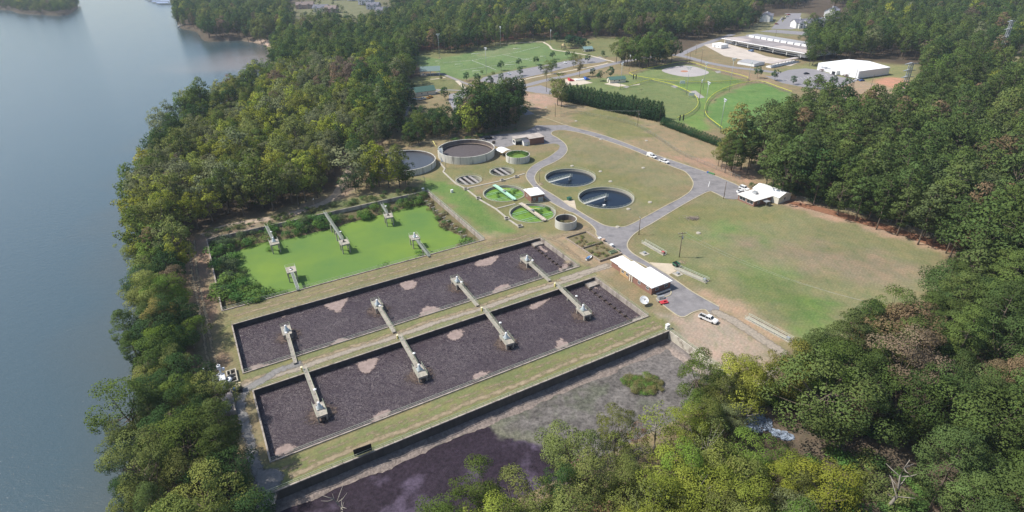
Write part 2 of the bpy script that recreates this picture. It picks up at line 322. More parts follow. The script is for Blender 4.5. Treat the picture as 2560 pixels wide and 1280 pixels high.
layers = [
 (GP([(940, 300), (1060, 200), (1100, 120), (1400, 100), (1560, 110), (1700, 150), (1800, 95), (2005, 100), (2020, 160), (2210, 160), (2290, 230), (2400, 240), (2560, 150), (2700, 160), (2560, 260), (2150, 300), (1900, 330), (1880, 420), (2380, 612), (2370, 720), (2080, 890), (1970, 900), (1930, 1010), (1750, 1030), (1300, 1500), (560, 1400), (590, 1200), (520, 900), (455, 600), (840, 470), (935, 350)]), DRY, 5, 3),
 (GP([(1290, 230), (1600, 290), (1790, 370), (1880, 440), (1830, 462), (1500, 350), (1380, 300)]), (.24, .19, .1), 3, 3),
 (GP([(1420, 285), (1500, 270), (1600, 300), (1640, 340), (1540, 345), (1440, 315)]), OLV, 4, 6),
 (GP([(1390, 330), (1600, 390), (1730, 450), (1600, 560), (1500, 545), (1400, 500), (1345, 450), (1420, 380)]), (.185, .168, .08), 5, 3),
 (GP([(1380, 340), (1400, 330), (1440, 400), (1370, 420), (1345, 450), (1400, 500), (1440, 520), (1500, 555), (1560, 570), (1480, 470), (1620, 470), (1500, 430)]), OLV, 5, 5),
 (GP([(1460, 410), (1560, 440), (1640, 480), (1640, 520), (1590, 500), (1500, 450)]), OLV, 6, 5),
 (GP([(1090, 470), (1170, 480), (1280, 560), (1290, 590), (1220, 590), (1110, 500)]), GRN, 5, 4),
 (GP([(1060, 445), (1130, 450), (1160, 480), (1100, 490), (1065, 475)]), GRN, 4, 4),
 (GP([(1200, 590), (1420, 580), (1470, 560), (1560, 650), (1480, 690), (1390, 610), (1200, 625)]), (.285, .215, .12), 3, 3),
 (GP([(1240, 480), (1330, 440), (1340, 500), (1380, 520), (1400, 580), (1300, 580), (1200, 500)]), OLV, 5, 4),
 (GP([(1400, 380), (1240, 400), (1100, 420), (1040, 450), (1100, 450), (1240, 440), (1330, 430)]), OLV, 6, 5),
 # big field to the east
 (GP([(1770, 485), (1850, 500), (2000, 520), (2370, 620), (2340, 740), (2060, 870), (1960, 850), (1800, 760), (1600, 640), (1590, 600)]), (.175, .17, .075), 4, 2),
 (GP([(1700, 520), (1840, 510), (1960, 540), (1900, 560), (1760, 570), (1640, 600), (1600, 590)]), OLV, 6, 5),
 (GP([(1790, 545), (1850, 560), (1960, 640), (1960, 700), (1900, 690), (1830, 620), (1760, 590)]), (.135, .178, .058), 8, 7),
 (GP([(1840, 600), (2100, 620), (2300, 660), (2250, 730), (2100, 700), (1900, 640)]), (.215, .175, .1), 8, 6),
 (GP([(1840, 680), (1980, 700), (2080, 760), (2060, 840), (1960, 790), (1880, 740)]), (.125, .16, .05), 6, 5),
 (GP([(1630, 620), (1700, 640), (1800, 700), (1830, 760), (1760, 730), (1660, 660)]), (.15, .165, .06), 5, 5),
 (GP([(2000, 740), (2090, 770), (2060, 860), (2000, 860)]), GRN, 6, 5),
 (GP([(1720, 700), (1800, 730), (1900, 790), (1970, 850), (1930, 850), (1800, 770)]), (.3, .22, .13), 3, 3),
 (GP([(1880, 470), (1960, 490), (2100, 530), (2260, 575), (2400, 622), (2380, 650), (2250, 598), (2080, 548), (1950, 512)]), SOIL, 3, 3),
 (GP([(1640, 380), (1780, 430), (1880, 470), (1860, 500), (1900, 510), (1900, 440), (1790, 400)]), (.3, .2, .12), 3, 3),
 # dirt yard by the white pickup, track and clearings
 (GP([(1640, 770), (1700, 800), (1760, 775), (1860, 830), (1930, 900), (1925, 990), (1880, 960), (1800, 930), (1670, 830), (1600, 860)]), (.31, .245, .165), 3, 2.5),
 (GP([(1880, 1000), (2000, 1050), (2140, 1070), (2200, 1100), (2330, 1110), (2360, 1300), (2250, 1320), (2080, 1180), (1940, 1080)]), (.14, .11, .07), 4, 4),
 (GP([(455, 590), (520, 600), (545, 780), (600, 860), (560, 900), (520, 820), (480, 740)]), (.22, .15, .09), 3, 3),
 (GP([(560, 800), (600, 780), (640, 960), (610, 980), (580, 900)]), OLV, 3, 3),
 (GP([(515, 590), (700, 545), (860, 470), (935, 345), (960, 345), (900, 440), (860, 500), (700, 570), (520, 615)]), (.27, .2, .13), 3, 3),
 (GP([(840, 500), (1060, 470), (1070, 480), (900, 530), (520, 610), (640, 570)]), (.13, .14, .055), 3, 3),
 # berms between basins
 (rect(-10, 112, 174.6, 184), (.185, .165, .075), 1, 1), (rect(-10, 112, 138.5, 147), (.175, .17, .07), 1, 1), (rect(-10, 112, 101.4, 110), (.16, .165, .062), 1, 1),
 # sports park
 (GP([(1030, 135), (1100, 190), (1210, 200), (1500, 150), (1560, 150), (1560, 110), (1380, 100), (1280, 112), (1050, 130)]), (.15, .155, .06), 4, 4),
 (GP([(1020, 128), (1100, 130), (1200, 122), (1330, 108), (1330, 92), (1000, 110)]), RED, 5, 5),
 (GP([(1350, 105), (1480, 112), (1480, 96), (1350, 88)]), (.2, .13, .08), 6, 6),
 (GP([(1032, 141), (1047, 168), (1086, 180), (1102, 190), (1153, 201), (1183, 194), (1252, 179.5), (1341, 167), (1427, 153), (1437, 141), (1400, 137), (1372, 124), (1345, 119), (1285, 122), (1163, 141), (1122, 147), (1081, 150)]), (.125, .18, .062), 3, 2),
 (GP([(1200, 130), (1300, 128), (1280, 140), (1180, 150)]), (.16, .19, .08), 6, 6),
 (GP([(1555, 195), (1654, 170), (1740, 168), (1870, 203), (1700, 216), (1640, 208)]), (.15, .185, .065), 3, 3),
 (GP([(1374, 226), (1450, 205), (1560, 190), (1700, 214), (1760, 250), (1760, 290), (1690, 310), (1600, 290), (1500, 240)]), (.14, .17, .06), 3, 3),
 (GP([(1690, 215), (1860, 205), (1780, 250), (1762, 290), (1790, 330), (1740, 330), (1700, 300), (1750, 280), (1750, 245)]), (.13, .2, .05), 3, 3),
 (GP([(1900, 212), (1850, 220), (1790, 245), (1765, 280), (1775, 302), (1805, 330), (1870, 370), (1960, 350), (1980, 236)]), (.11, .19, .05), 2.5, 2),
 (GP([(1300, 225), (1380, 240), (1400, 262), (1340, 268), (1300, 250)]), (.34, .23, .15), 5, 6),
 (GP([(1650, 150), (1700, 160), (1930, 195), (1930, 215), (1860, 205), (1730, 170)]), (.24, .18, .1), 3, 3),
 (GP([(2030, 160), (2300, 170), (2290, 230), (2110, 205), (1920, 190)]), (.19, .19, .075), 5, 4),
 (GP([(2060, 205), (2140, 205), (2290, 238), (2420, 245), (2320, 285), (2160, 270), (2060, 240)]), (.30, .22, .13), 5, 5),
 (GP([(2180, 205), (2240, 198), (2290, 225), (2230, 226)]), (.42, .22, .13), 3, 3),
 (GP([(1050, 190), (1140, 200), (1170, 225), (1100, 230), (1000, 225), (1020, 200)]), (.15, .155, .06), 4, 4),
 (GP([(560, 95), (680, 98), (690, 125), (650, 130), (530, 112)]), (.42, .31, .21), 3, 4),
 (GP([(2230, 250), (2560, 120), (2620, 170), (2400, 262)]), (.2, .18, .09), 8, 6),
 (GP([(735, 0), (980, -8), (960, 60), (745, 70)]), (.15, .15, .07), 15, 20),
 (GP([(1900, 60), (2010, 50), (2010, 100), (1840, 110)]), (.19, .18, .085), 5, 4),
]
def gcol(X, Y):
    c = np.tile(np.array(LIT), (len(X), 1)).astype(float)
    for poly, k, s, n in layers:
        x0, x1 = min(p[0] for p in poly)-15, max(p[0] for p in poly)+15; y0, y1 = min(p[1] for p in poly)-15, max(p[1] for p in poly)+15
        i = (X > x0) & (X < x1) & (Y > y0) & (Y < y1)
        if not i.any(): continue
        d = sdist(X[i], Y[i], poly)+n*vnoise(X[i], Y[i], 7, len(poly))+.6*n*vnoise(X[i], Y[i], 2.7, 5)
        a = sstep(-s, s, d)[:, None]; c[i] = c[i]*(1-a)+np.array(k)*a
    dl = -sdist(X, Y, lake); a = (1-sstep(1, 5, dl+2*vnoise(X, Y, 6, 2)))[:, None]*.8; c = c*(1-a)+np.array((.075, .065, .042))*a
    return c*np.array((1.0, 1.06, 1.22))
fine = GP([(440, 590), (930, 320), (1010, 110), (1560, 85), (2050, 130), (2330, 240), (1920, 330), (2420, 630), (2080, 900), (1980, 1300), (1500, 1320), (560, 1300)])
gb = [(-2600, -60), (2600, -60), (2600, 3600), (-2600, 3600)]
ex = []
X, Y = np.meshgrid(np.arange(-2600, 2600, 90), np.arange(-60, 3600, 90)); ex += list(zip(X.ravel()+rng.uniform(-20, 20, X.size), Y.ravel()+rng.uniform(-20, 20, X.size)))
X, Y = np.meshgrid(np.arange(-420, 560, 9), np.arange(-50, 900, 9)); ex += list(zip(X.ravel()+rng.uniform(-2, 2, X.size), Y.ravel()+rng.uniform(-2, 2, X.size)))
X, Y = np.meshgrid(np.arange(-330, 420, 2.4), np.arange(60, 640, 2.4)); X = X.ravel()+rng.uniform(-.5, .5, X.size); Y = Y.ravel()+rng.uniform(-.5, .5, Y.size)
far_ = Y > 420; k = inside(X, Y, fine) & (~far_ | (rng.random(X.size) < .3)); X, Y = X[k], Y[k]
holes = [rect(*B1), rect(*B2), rect(*B3), rect(*B4)]+[circ(c, r) for c, r in CL.values()]
hd = np.full(len(X), -1e9)
for h in holes: hd = np.maximum(hd, sdist(X, Y, h))
ex += [p for p, d in zip(zip(X, Y), hd) if d < -.7]
for W_ in (lake, island):
    for i in range(len(W_)):
        a, b = Vector(W_[i-1]), Vector(W_[i]); d = b-a; L_ = d.length
        if L_ < .01 or max(a.y, b.y) < 500: continue
        n = Vector((-d.y, d.x))/L_
        for k in range(max(1, int(L_/14))):
            p = a+d*(k+.5)/max(1, int(L_/14)); ex += [tuple(p+n*o_) for o_ in (-22, -9, -3, 0, 3, 9, 22)]
ex = [p for p in ex if gb[0][0]+5 < p[0] < gb[1][0]-5 and -55 < p[1] < 3595]
sheet('ground', [gb], holes, zf=zland, colf=gcol, m=mat_ground(), extra=ex)
# ---------------------------------------------------------------- lake
lx, ly = [p[0] for p in lake], [p[1] for p in lake]
def lakecol(X, Y):
    deep = np.array((.05, .084, .098)); mud = np.array((.20, .16, .13))
    px = G(640, 150, LAKE_Z); d = np.hypot(X-px[0], Y-px[1]); a = (1-sstep(15, 110, d+12*vnoise(X, Y, 25, 1)))[:, None]
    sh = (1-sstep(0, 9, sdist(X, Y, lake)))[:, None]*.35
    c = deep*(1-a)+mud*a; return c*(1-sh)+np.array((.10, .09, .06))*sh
sheet('lake_water', [[(x, y) for x, y in zip(lx, ly)]], z=LAKE_Z+.5, res=24, colf=lakecol,
      m=mat_water('lake', (.02, .05, .06), .1, [(.42, .11, (1, 2.3, 1), rad(-20)), (1.6, .07, (1, 1.8, 1), rad(-8))], attr='Col', spec=1.0))
# ---------------------------------------------------------------- roads and paved areas
asphalt = mat('asphalt', (.235, .222, .222), .9, var=.17, scale=.5, bump=.01, mot=((.15, .145, .15), .16, .60, .1), detail=8)
conc = mat('concrete', (.42, .385, .32), .9, var=.2, scale=.6, bump=.01, detail=7)
kerbm = mat('kerb_concrete', (.44, .39, .27), .9, var=.15, scale=.5)
island_px = [(1384, 328), (1408, 325.5), (1453, 333), (1515, 351.5), (1577, 373), (1633, 397), (1684, 418), (1712, 429), (1728, 446), (1733, 460), (1726, 477), (1703, 494), (1661, 516), (1619, 539), (1577, 561), (1554, 567.5), (1520, 565.5), (1492, 554), (1442, 524.5), (1380, 485), (1355, 470), (1340, 455), (1337, 443), (1342, 432), (1355, 420), (1385, 406), (1406, 393), (1418, 377), (1414, 361), (1396, 346), (1379, 336)]
outer_px = [(1322, 283), (1365, 295), (1422, 315), (1492, 333), (1549, 352), (1613, 377), (1672, 398), (1731, 418), (1771, 432), (1788, 439), (1819, 452), (1844, 463), (1857, 474), (1850, 496), (1813, 496), (1786, 482), (1770, 479.5), (1731, 499), (1689, 523), (1633, 557), (1594, 579), (1574, 598), (1568, 615), (1577, 629), (1594, 641), (1623, 658), (1673, 689), (1732, 730), (1798, 767),
    (1774, 785), (1760, 774), (1732, 781), (1702, 792.5), (1657, 762), (1640, 745), (1676, 711), (1640, 685), (1609, 663), (1572, 648), (1556, 638), (1535, 622), (1506, 600), (1491, 588), (1489, 575), (1473, 558), (1436, 534), (1420, 528), (1385, 510), (1352, 488), (1331, 465), (1318, 449), (1315, 438), (1321, 425), (1337, 411), (1371, 393), (1393, 377), (1399, 368), (1397, 362), (1385, 359), (1350, 361), (1300, 359), (1262, 368), (1233, 364), (1218, 353), (1199, 347), (1207, 340), (1278, 333), (1316, 326), (1342, 312), (1344, 301), (1310, 287)]
kz = lambda X, Y: zland(X, Y)+.03
outerW = smooth_line(GP(outer_px), 4, True); islW = smooth_line(GP(island_px), 4, True)
sheet('plant_road', [outerW], [islW], z=.03, res=8, m=asphalt)
def roadsheet(name, polys, m, dz=.03, holes=(), res=12): return sheet(name, polys, holes, zf=lambda X, Y: zland(X, Y)+dz, res=res, m=m)
def band(px, w, n=4): return strip(smooth_line(GP(px), n), w)
park = [band([(1325, 287), (1303, 273), (1294, 258), (1287, 240), (1288, 222)], 7), band([(1265, 216), (1310, 215), (1362, 202), (1440, 187), (1530, 165.5), (1620, 152), (1692, 148), (1760, 163), (1830, 175), (1890, 181), (1960, 190), (2030, 198)], 7.5),
        band([(1692, 150), (1745, 128), (1775, 118), (1830, 100)], 7), GP([(1288, 227), (1322, 219), (1352, 214), (1378, 224), (1380, 237), (1340, 233), (1303, 226)]),
        GP([(1197, 204), (1209, 194), (1264, 181.6), (1341, 169), (1433, 155), (1500, 149), (1520, 158), (1500, 162), (1447, 165.5), (1366, 184), (1284, 201), (1300, 213), (1280, 217), (1262, 212)]),
        GP([(1122, 236), (1177, 229), (1240, 224), (1290, 222), (1292, 262), (1200, 292), (1138, 284), (1122, 255)]),
        GP([(1925, 196), (1970, 181), (2012, 177), (2040, 180), (2100, 197), (2146, 205), (2110, 218), (2060, 228), (2010, 222), (1955, 212), (1910, 195)]),
        GP([(1925, 85), (1960, 50), (2000, 50), (1990, 84), (1975, 86)]), GP([(1895, 92), (2010, 100), (2012, 92), (1930, 87)]), GP([(2020, 250), (2110, 245), (2130, 275), (2050, 290)])]
lowkeys = roadsheet('park_road', park, mat('park_asphalt', (.25, .24, .25), .9, var=.08, scale=.2))
paths = [band([(1094, 184), (1120, 192), (1163, 209), (1205, 221), (1228, 224)], 3.5), band([(1094, 232), (1060, 238), (1110, 226), (1175, 229)], 3), band([(980, 304), (1005, 292), (1021, 281), (1018, 265), (1008, 252), (990, 238), (1010, 222), (1060, 224), (1110, 226)], 4)]
roadsheet('grey_path', paths, mat('path_asphalt', (.27, .25, .24), .9, var=.1, scale=.3), .045)
tan = [band([(1142, 203), (1150, 210), (1167, 226)], 3.2), band([(1075, 200), (1090, 199), (1114, 195)], 2), band([(1280, 211), (1325, 196), (1427, 179), (1500, 167.5), (1520, 163)], 2.2), band([(1230, 122), (1345, 118.5), (1362, 121), (1374, 127), (1380, 133), (1396, 136), (1437, 141), (1480, 148), (1535, 161)], 2.2),
       band([(990, 306), (1010, 305), (1050, 302)], 1.6), GP([(1530, 208), (1572, 217), (1600, 212), (1598, 215), (1545, 219), (1510, 212)]), GP([(1412, 200), (1440, 197), (1482, 209), (1450, 214), (1415, 214)])]
roadsheet('concrete_path', tan, mat('pale_concrete', (.55, .48, .38), .9, var=.1, scale=.3), .06)
yard = [GP([(1757, 125), (1800, 118), (1860, 133), (1915, 150), (1998, 162), (1975, 172), (1870, 160), (1810, 150)])]
roadsheet('factory_yard', yard, mat('yard_gravel', (.52, .46, .4), .95, var=.15, scale=.12), .06)
infield = smooth_line(GP([(1654, 182.5), (1670, 175.5), (1705, 171.3), (1737, 174), (1771, 186), (1755, 194), (1717, 197), (1680, 191.5)]), 5, True)
roadsheet('ball_infield', [infield], mat('infield_sand', (.40, .37, .36), .95, var=.08, scale=.1), .05)
roadsheet('pitching_mound', [circ(G(1710, 184.3), 3.2, 20)], mat('mound_clay', (.42, .2, .12), .95, var=.1), .09)
# kerb round the plant road: real step
def kerb(name, line, w=.35, h=.13, z=.0, closed=False, m=kerbm):
    mb = MB(); P = [Vector((*p[:2], 0)) for p in line]; n = len(P); v = []
    for i, p in enumerate(P):
        d = (P[(i+1) % n if closed else min(i+1, n-1)]-P[(i-1) % n if closed else max(i-1, 0)]).normalized(); q = Vector((-d.y, d.x, 0))*w/2
        v += [p+q+Vector((0, 0, z)), p+q+Vector((0, 0, z+h)), p-q+Vector((0, 0, z+h)), p-q+Vector((0, 0, z))]
    f = []
    for i in range(n if closed else n-1):
        a = 4*i; b = 4*((i+1) % n)
        f += [(a, b, b+1, a+1), (a+1, b+1, b+2, a+2), (a+2, b+2, b+3, a+3)]
    mb.add([tuple(p) for p in v], f); return tag(mb.build(name, m, fix=False), kind='structure')
kerb('road_kerb', islW, closed=True)
kerb('road_kerb', smooth_line(GP(outer_px[:13]), 4)); kerb('road_kerb', smooth_line(GP(outer_px[14:29]), 4)); kerb('road_kerb', smooth_line(GP(outer_px[29:35]), 4)); kerb('road_kerb', smooth_line(GP(outer_px[36:56]), 4))
# soft-edged worn and gravel sheets
wear = mat_soft('worn_soil', (.36, .285, .19), (.24, .195, .125), .8, .8, soft_=.85)
gravel = mat_soft('gravel', (.40, .34, .27), (.24, .21, .175), 1.3, .5, soft_=.6)
leaflitter = mat_soft('red_soil', (.30, .15, .09), (.2, .10, .06), 1.0, .5)
ZL = [.02]
def soft(name, polys, m, edge, res, dz=None):
    for p in polys:
        ZL[0] += .0012
        sheet(name, [p], zf=lambda X, Y, z=ZL[0]: zland(X, Y)+z, res=res, m=m, edge=edge)
def wig(u0, u1, v, w, amp=.25, seed=0, du=4):
    return strip([UV(u, v+amp*math.sin(u*.21+seed)+amp*.6*math.sin(u*.53+2*seed)) for u in np.arange(u0, u1, du)], w)
soft('worn_track', [wig(-5, 112, 178.9, 1.9, .3, 1), wig(-4, 110, 181.6, 1.5, .3, 2)], wear, .8, 1.2)
soft('gravel_track', [wig(-8, 126, 141.8, 3.6, .3, 3)], gravel, 1.1, 1.2)
soft('worn_track', [wig(-8, 122, 143.2, 2.4, .3, 4), wig(-2, 112, 104.0, 2.4, .3, 5), wig(-3, 110, 107.0, 1.5, .3, 6), wig(-2, 112, 105.6, 1.3, .3, 9)], wear, .9, 1.2)
soft('gravel_track', [band([(600, 985), (640, 960), (700, 925), (760, 905)], 4), band([(606, 975), (603, 1020), (618, 1080), (632, 1140), (650, 1200), (662, 1300)], 3.6),
                      GP([(640, 1165), (700, 1165), (720, 1185), (705, 1215), (690, 1270), (650, 1280), (630, 1200)])], mat_soft('blue_gravel', (.28, .265, .25), (.17, .165, .16), 1.2, .5, soft_=.5), 1.2, 1.5)
soft('gravel_road', [band([(1775, 775), (1830, 800), (1885, 835), (1935, 868), (1965, 890)], 4.6), band([(1935, 905), (1925, 935), (1900, 955), (1870, 965)], 3.8), band([(1400, 700), (1470, 678), (1525, 660)], 3.6)], mat('gravel_grey', (.27, .275, .29), .95, var=.2, scale=2) and gravel, 1.0, 1.3)
soft('dirt_track', [band([(486, 600), (490, 660), (500, 720), (515, 790), (528, 860), (545, 930)], 1.5), band([(474, 600), (477, 660), (487, 720), (501, 790), (512, 860), (525, 930)], 1.5)], wear, .6, 1.0)
soft('dirt_track', [band([(500, 590), (560, 568), (640, 552), (720, 538), (790, 515), (830, 495), (850, 470), (880, 410), (905, 375), (935, 350)], 6)], mat_soft('pale_dirt', (.48, .38, .28), (.33, .26, .2), .4, .3), 1.5, 1.5)
soft('worn_track', [band([(1205, 612), (1290, 598), (1380, 598), (1440, 640), (1475, 665)], 2.6), band([(1380, 596), (1480, 570)], 3)], wear, 1.4, 1.3)
soft('bare_patch', [circ(G(x, y), r, 16) for x, y, r in [(1255, 375, 3), (1325, 262, 4), (1310, 245, 3), (1705, 655, 2.2), (1340, 350, 1.5), (1465, 345, 1.2), (1100, 150, 3), (1270, 200, 4), (1255, 962, 1.2), (995, 678, 1.5), (1180, 470, 1.3), (1350, 460, 2.5), (1290, 445, 1.6), (1420, 655, 2)]], wear, 2, .9)
soft('red_soil', [GP([(1900, 480), (1960, 497), (2050, 515), (2200, 555), (2400, 618), (2390, 640), (2250, 590), (2070, 538), (1950, 505)])], leaflitter, 2, 1.5)
# ---------------------------------------------------------------- basins (frame: x along the basins, y across)
wallm = mat('basin_concrete', (.36, .315, .27), .9, var=.28, scale=.5, stretch=(1, 1, .3), bump=.01, mot=((.12, .095, .085), .35, .6, .08), detail=7)
wetshadewall = mat('wet_shaded_concrete', (.055, .05, .052), .7, var=.35, scale=.6, stretch=(1, 1, .3))  # wet concrete of the far walls, darkened further to paint in their shade
railm = mat('pale_rail', (.46, .50, .40), .5, metal=.1, var=.1)
railg = mat('green_rail', (.36, .40, .29), .55, var=.15)
def basin(name, label, B, wt, wz, group, depth=3.4, rails='nsew', top=.22):
    u0, u1, v0, v1 = B; t = thing(name, label, 'basin', (*UV(u0, v0), 0), AX, group); W_, D_ = u1-u0, v1-v0
    o = .02
    for nm, b in (('far', (-o, W_+o, D_-wt, D_+o)), ('wall', (-o, W_+o, -o, wt)), ('wall', (-o, wt, wt, D_-wt)), ('wall', (W_-wt, W_+o, wt, D_-wt))):
        m = MB(); m.box(*b, -depth, top-.16); w_ = m.build('wall', wetshadewall if nm == 'far' and not rails == 's' else wallm, t); c_ = .03; MB().box(b[0]-c_, b[1]+c_, b[2]-c_*(b[1]-b[0] > 1), b[3]+c_*(b[1]-b[0] > 1), top-.16, top).build('coping', wallm, w_)
    z = top
    for k, pts in {'n': [(0, D_-.2, z), (W_, D_-.2, z)], 's': [(0, .2, z), (W_, .2, z)], 'w': [(.2, .4, z), (.2, D_-.4, z)], 'e': [(W_-.2, .4, z), (W_-.2, D_-.4, z)]}.items():
        if k in rails:
            m = MB(); m.rail(pts, h=1.05, r=.028, rails=(.52, 1), post=.025); m.build('railing', railg if k == 'e' else railm, t)
    return t
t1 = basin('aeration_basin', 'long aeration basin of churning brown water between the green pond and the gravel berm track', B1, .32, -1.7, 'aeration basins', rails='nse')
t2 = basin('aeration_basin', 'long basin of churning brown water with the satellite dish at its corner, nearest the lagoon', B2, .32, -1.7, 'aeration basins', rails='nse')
dark = mat_water('sludge_water', (.056, .041, .050), .2, [(.42, .8, (1, 1.5, 1), .3), (1.5, .24, (1, 1.5, 1), 1.0)], spec=.45, foam=((.38, .33, .31), 1.0, 0, .024, .72))
for nm, B in (('basin_water', B1), ('basin_water', B2)):
    u0, u1, v0, v1 = B
    sheet(nm, [rect(u0+.35, u1-.35, v0+.35, v1-.35)], z=-1.55, res=8, m=dark)
# effluent troughs at the east ends
for B, n_ in ((B1, 0), (B2, 1)):
    u1, v0, v1 = B[1], B[2], B[3]; t = thing('effluent_weir', ['dark channel with stepped posts along the end wall of the upper brown basin', 'dark channel with stepped posts along the end wall of the brown basin beside the dish'][n_], 'weir', (*UV(u1-5, v0), 0), AX, 'effluent weirs')
    MB().box(0, .22, .42, v1-v0-.42, -2.4, -1.36).build('baffle_wall', mat('baffle', (.10, .075, .06), .8, var=.3), t)
    m = MB(); m.box(.3, 4.55, v1-v0-3.4, v1-v0-.45, -1.9, -.9); m.build('ledge', wallm, t)
    m = MB(); m.box(.3, 4.55, .45, 2.2, -1.9, -.9); m.build('ledge', wallm, t)
    for k in range(9):
        y = 2.8+k*(v1-v0-7)/8; MB().box(-.35, .65, y-.18, y+.18, -1.9, -1.0).build('bracket', mat('bracket_dark', (.05, .035, .03), .8), t)
# ---------------------------------------------------------------- scum rafts
scum = mat_soft('scum', (.36, .28, .25), (.24, .185, .165), .85, .75, .9, .08)
def raft(px, z, label, r=None):
    P = smooth_line(GP(px, z), 5, True)
    o = c_ = (sum(p[0] for p in P)/len(P), sum(p[1] for p in P)/len(P)); P = [(c_[0]+(x-c_[0])*1.22, c_[1]+(y-c_[1])*1.22) for x, y in P]; P = [UV(min(max(u, B1[0]+.35), B1[1]-.35), v if v < B2[2] else min(max(v, (B2 if v < 142.5 else B1)[2]+.35), (B2 if v < 142.5 else B1)[3]-.35)) for u, v in (c2(*p) for p in P)]
    o = sheet('scum_raft', [P], z=z+.06, res=.5, m=scum, edge=2.0, kind=None); return tag(o, label, 'foam', 'scum rafts')
for px, lb in [
    ([(1190, 655), (1215, 637), (1243, 633), (1245, 645), (1228, 662), (1195, 666)], 'triangular tan scum raft by the far wall, left of the upper basin rightmost aerator'),
    ([(1000, 705), (1025, 700), (1043, 706), (1040, 717), (1020, 726), (1003, 720)], 'small round tan scum raft by the far wall between the upper basin middle aerators'),
    ([(800, 758), (830, 752), (868, 745), (862, 765), (845, 782), (825, 775)], 'pointed tan scum raft by the far wall left of the upper basin second aerator'),
    ([(1235, 720), (1262, 710), (1278, 718), (1255, 730), (1230, 738)], 'tan scum raft on the near wall of the upper basin between its right two bridges'),
    ([(1052, 778), (1065, 766), (1095, 768), (1102, 778), (1080, 790), (1048, 797)], 'tan scum raft on the near wall of the upper basin between its middle bridges'),
    ([(825, 862), (845, 845), (872, 845), (870, 855), (840, 866)], 'tan scum raft on the near wall of the upper basin between its left two bridges'),
    ([(625, 915), (645, 908), (690, 908), (680, 918), (645, 930), (628, 932)], 'wide tan scum raft in the lower left corner of the upper basin'),
    ([(1335, 606), (1352, 612), (1372, 628), (1362, 632), (1345, 622)], 'slim tan scum raft along the brackets of the upper basin'),
    ([(1395, 672), (1415, 655), (1432, 658), (1425, 668), (1405, 680)], 'tan scum raft in the near right corner of the upper basin'),
    ([(1322, 765), (1340, 748), (1365, 742), (1388, 738), (1370, 755), (1345, 772), (1326, 774)], 'long tan scum raft by the far wall left of the lower basin rightmost bridge'),
    ([(1118, 833), (1138, 824), (1160, 827), (1158, 842), (1140, 852), (1120, 848)], 'round tan scum raft at the far wall of the lower basin between its middle bridges'),
    ([(890, 910), (915, 896), (945, 896), (942, 915), (925, 932), (900, 930)], 'round tan scum raft by the far wall right of the lower basin leftmost bridge'),
    ([(1478, 718), (1490, 716), (1503, 723), (1498, 727), (1482, 722)], 'smallest tan scum scrap near the far right corner of the lower basin'),
    ([(1388, 858), (1398, 843), (1412, 850), (1430, 862), (1410, 872), (1390, 877)], 'tan scum raft on the near wall of the lower basin, near its right end'),
    ([(1178, 945), (1190, 930), (1222, 926), (1228, 935), (1200, 950), (1182, 958)], 'tan scum raft on the near wall of the lower basin opposite its second bridge'),
    ([(925, 1050), (942, 1030), (968, 1022), (978, 1030), (965, 1045), (930, 1062)], 'tan scum raft on the near wall of the lower basin, right of its leftmost aerator'),
    ([(682, 1130), (700, 1112), (722, 1106), (748, 1118), (735, 1130), (690, 1146)], 'tan scum raft in the near left corner of the lower basin'),
    ([(1582, 795), (1600, 778), (1612, 785), (1600, 795), (1585, 801)], 'tan scum raft in the near right corner of the lower basin'),
    ([(695, 790), (715, 783), (722, 790), (705, 797)], 'tiny tan scum scrap at the far wall near the left end of the upper basin')]:
    raft(px, -1.5, lb)
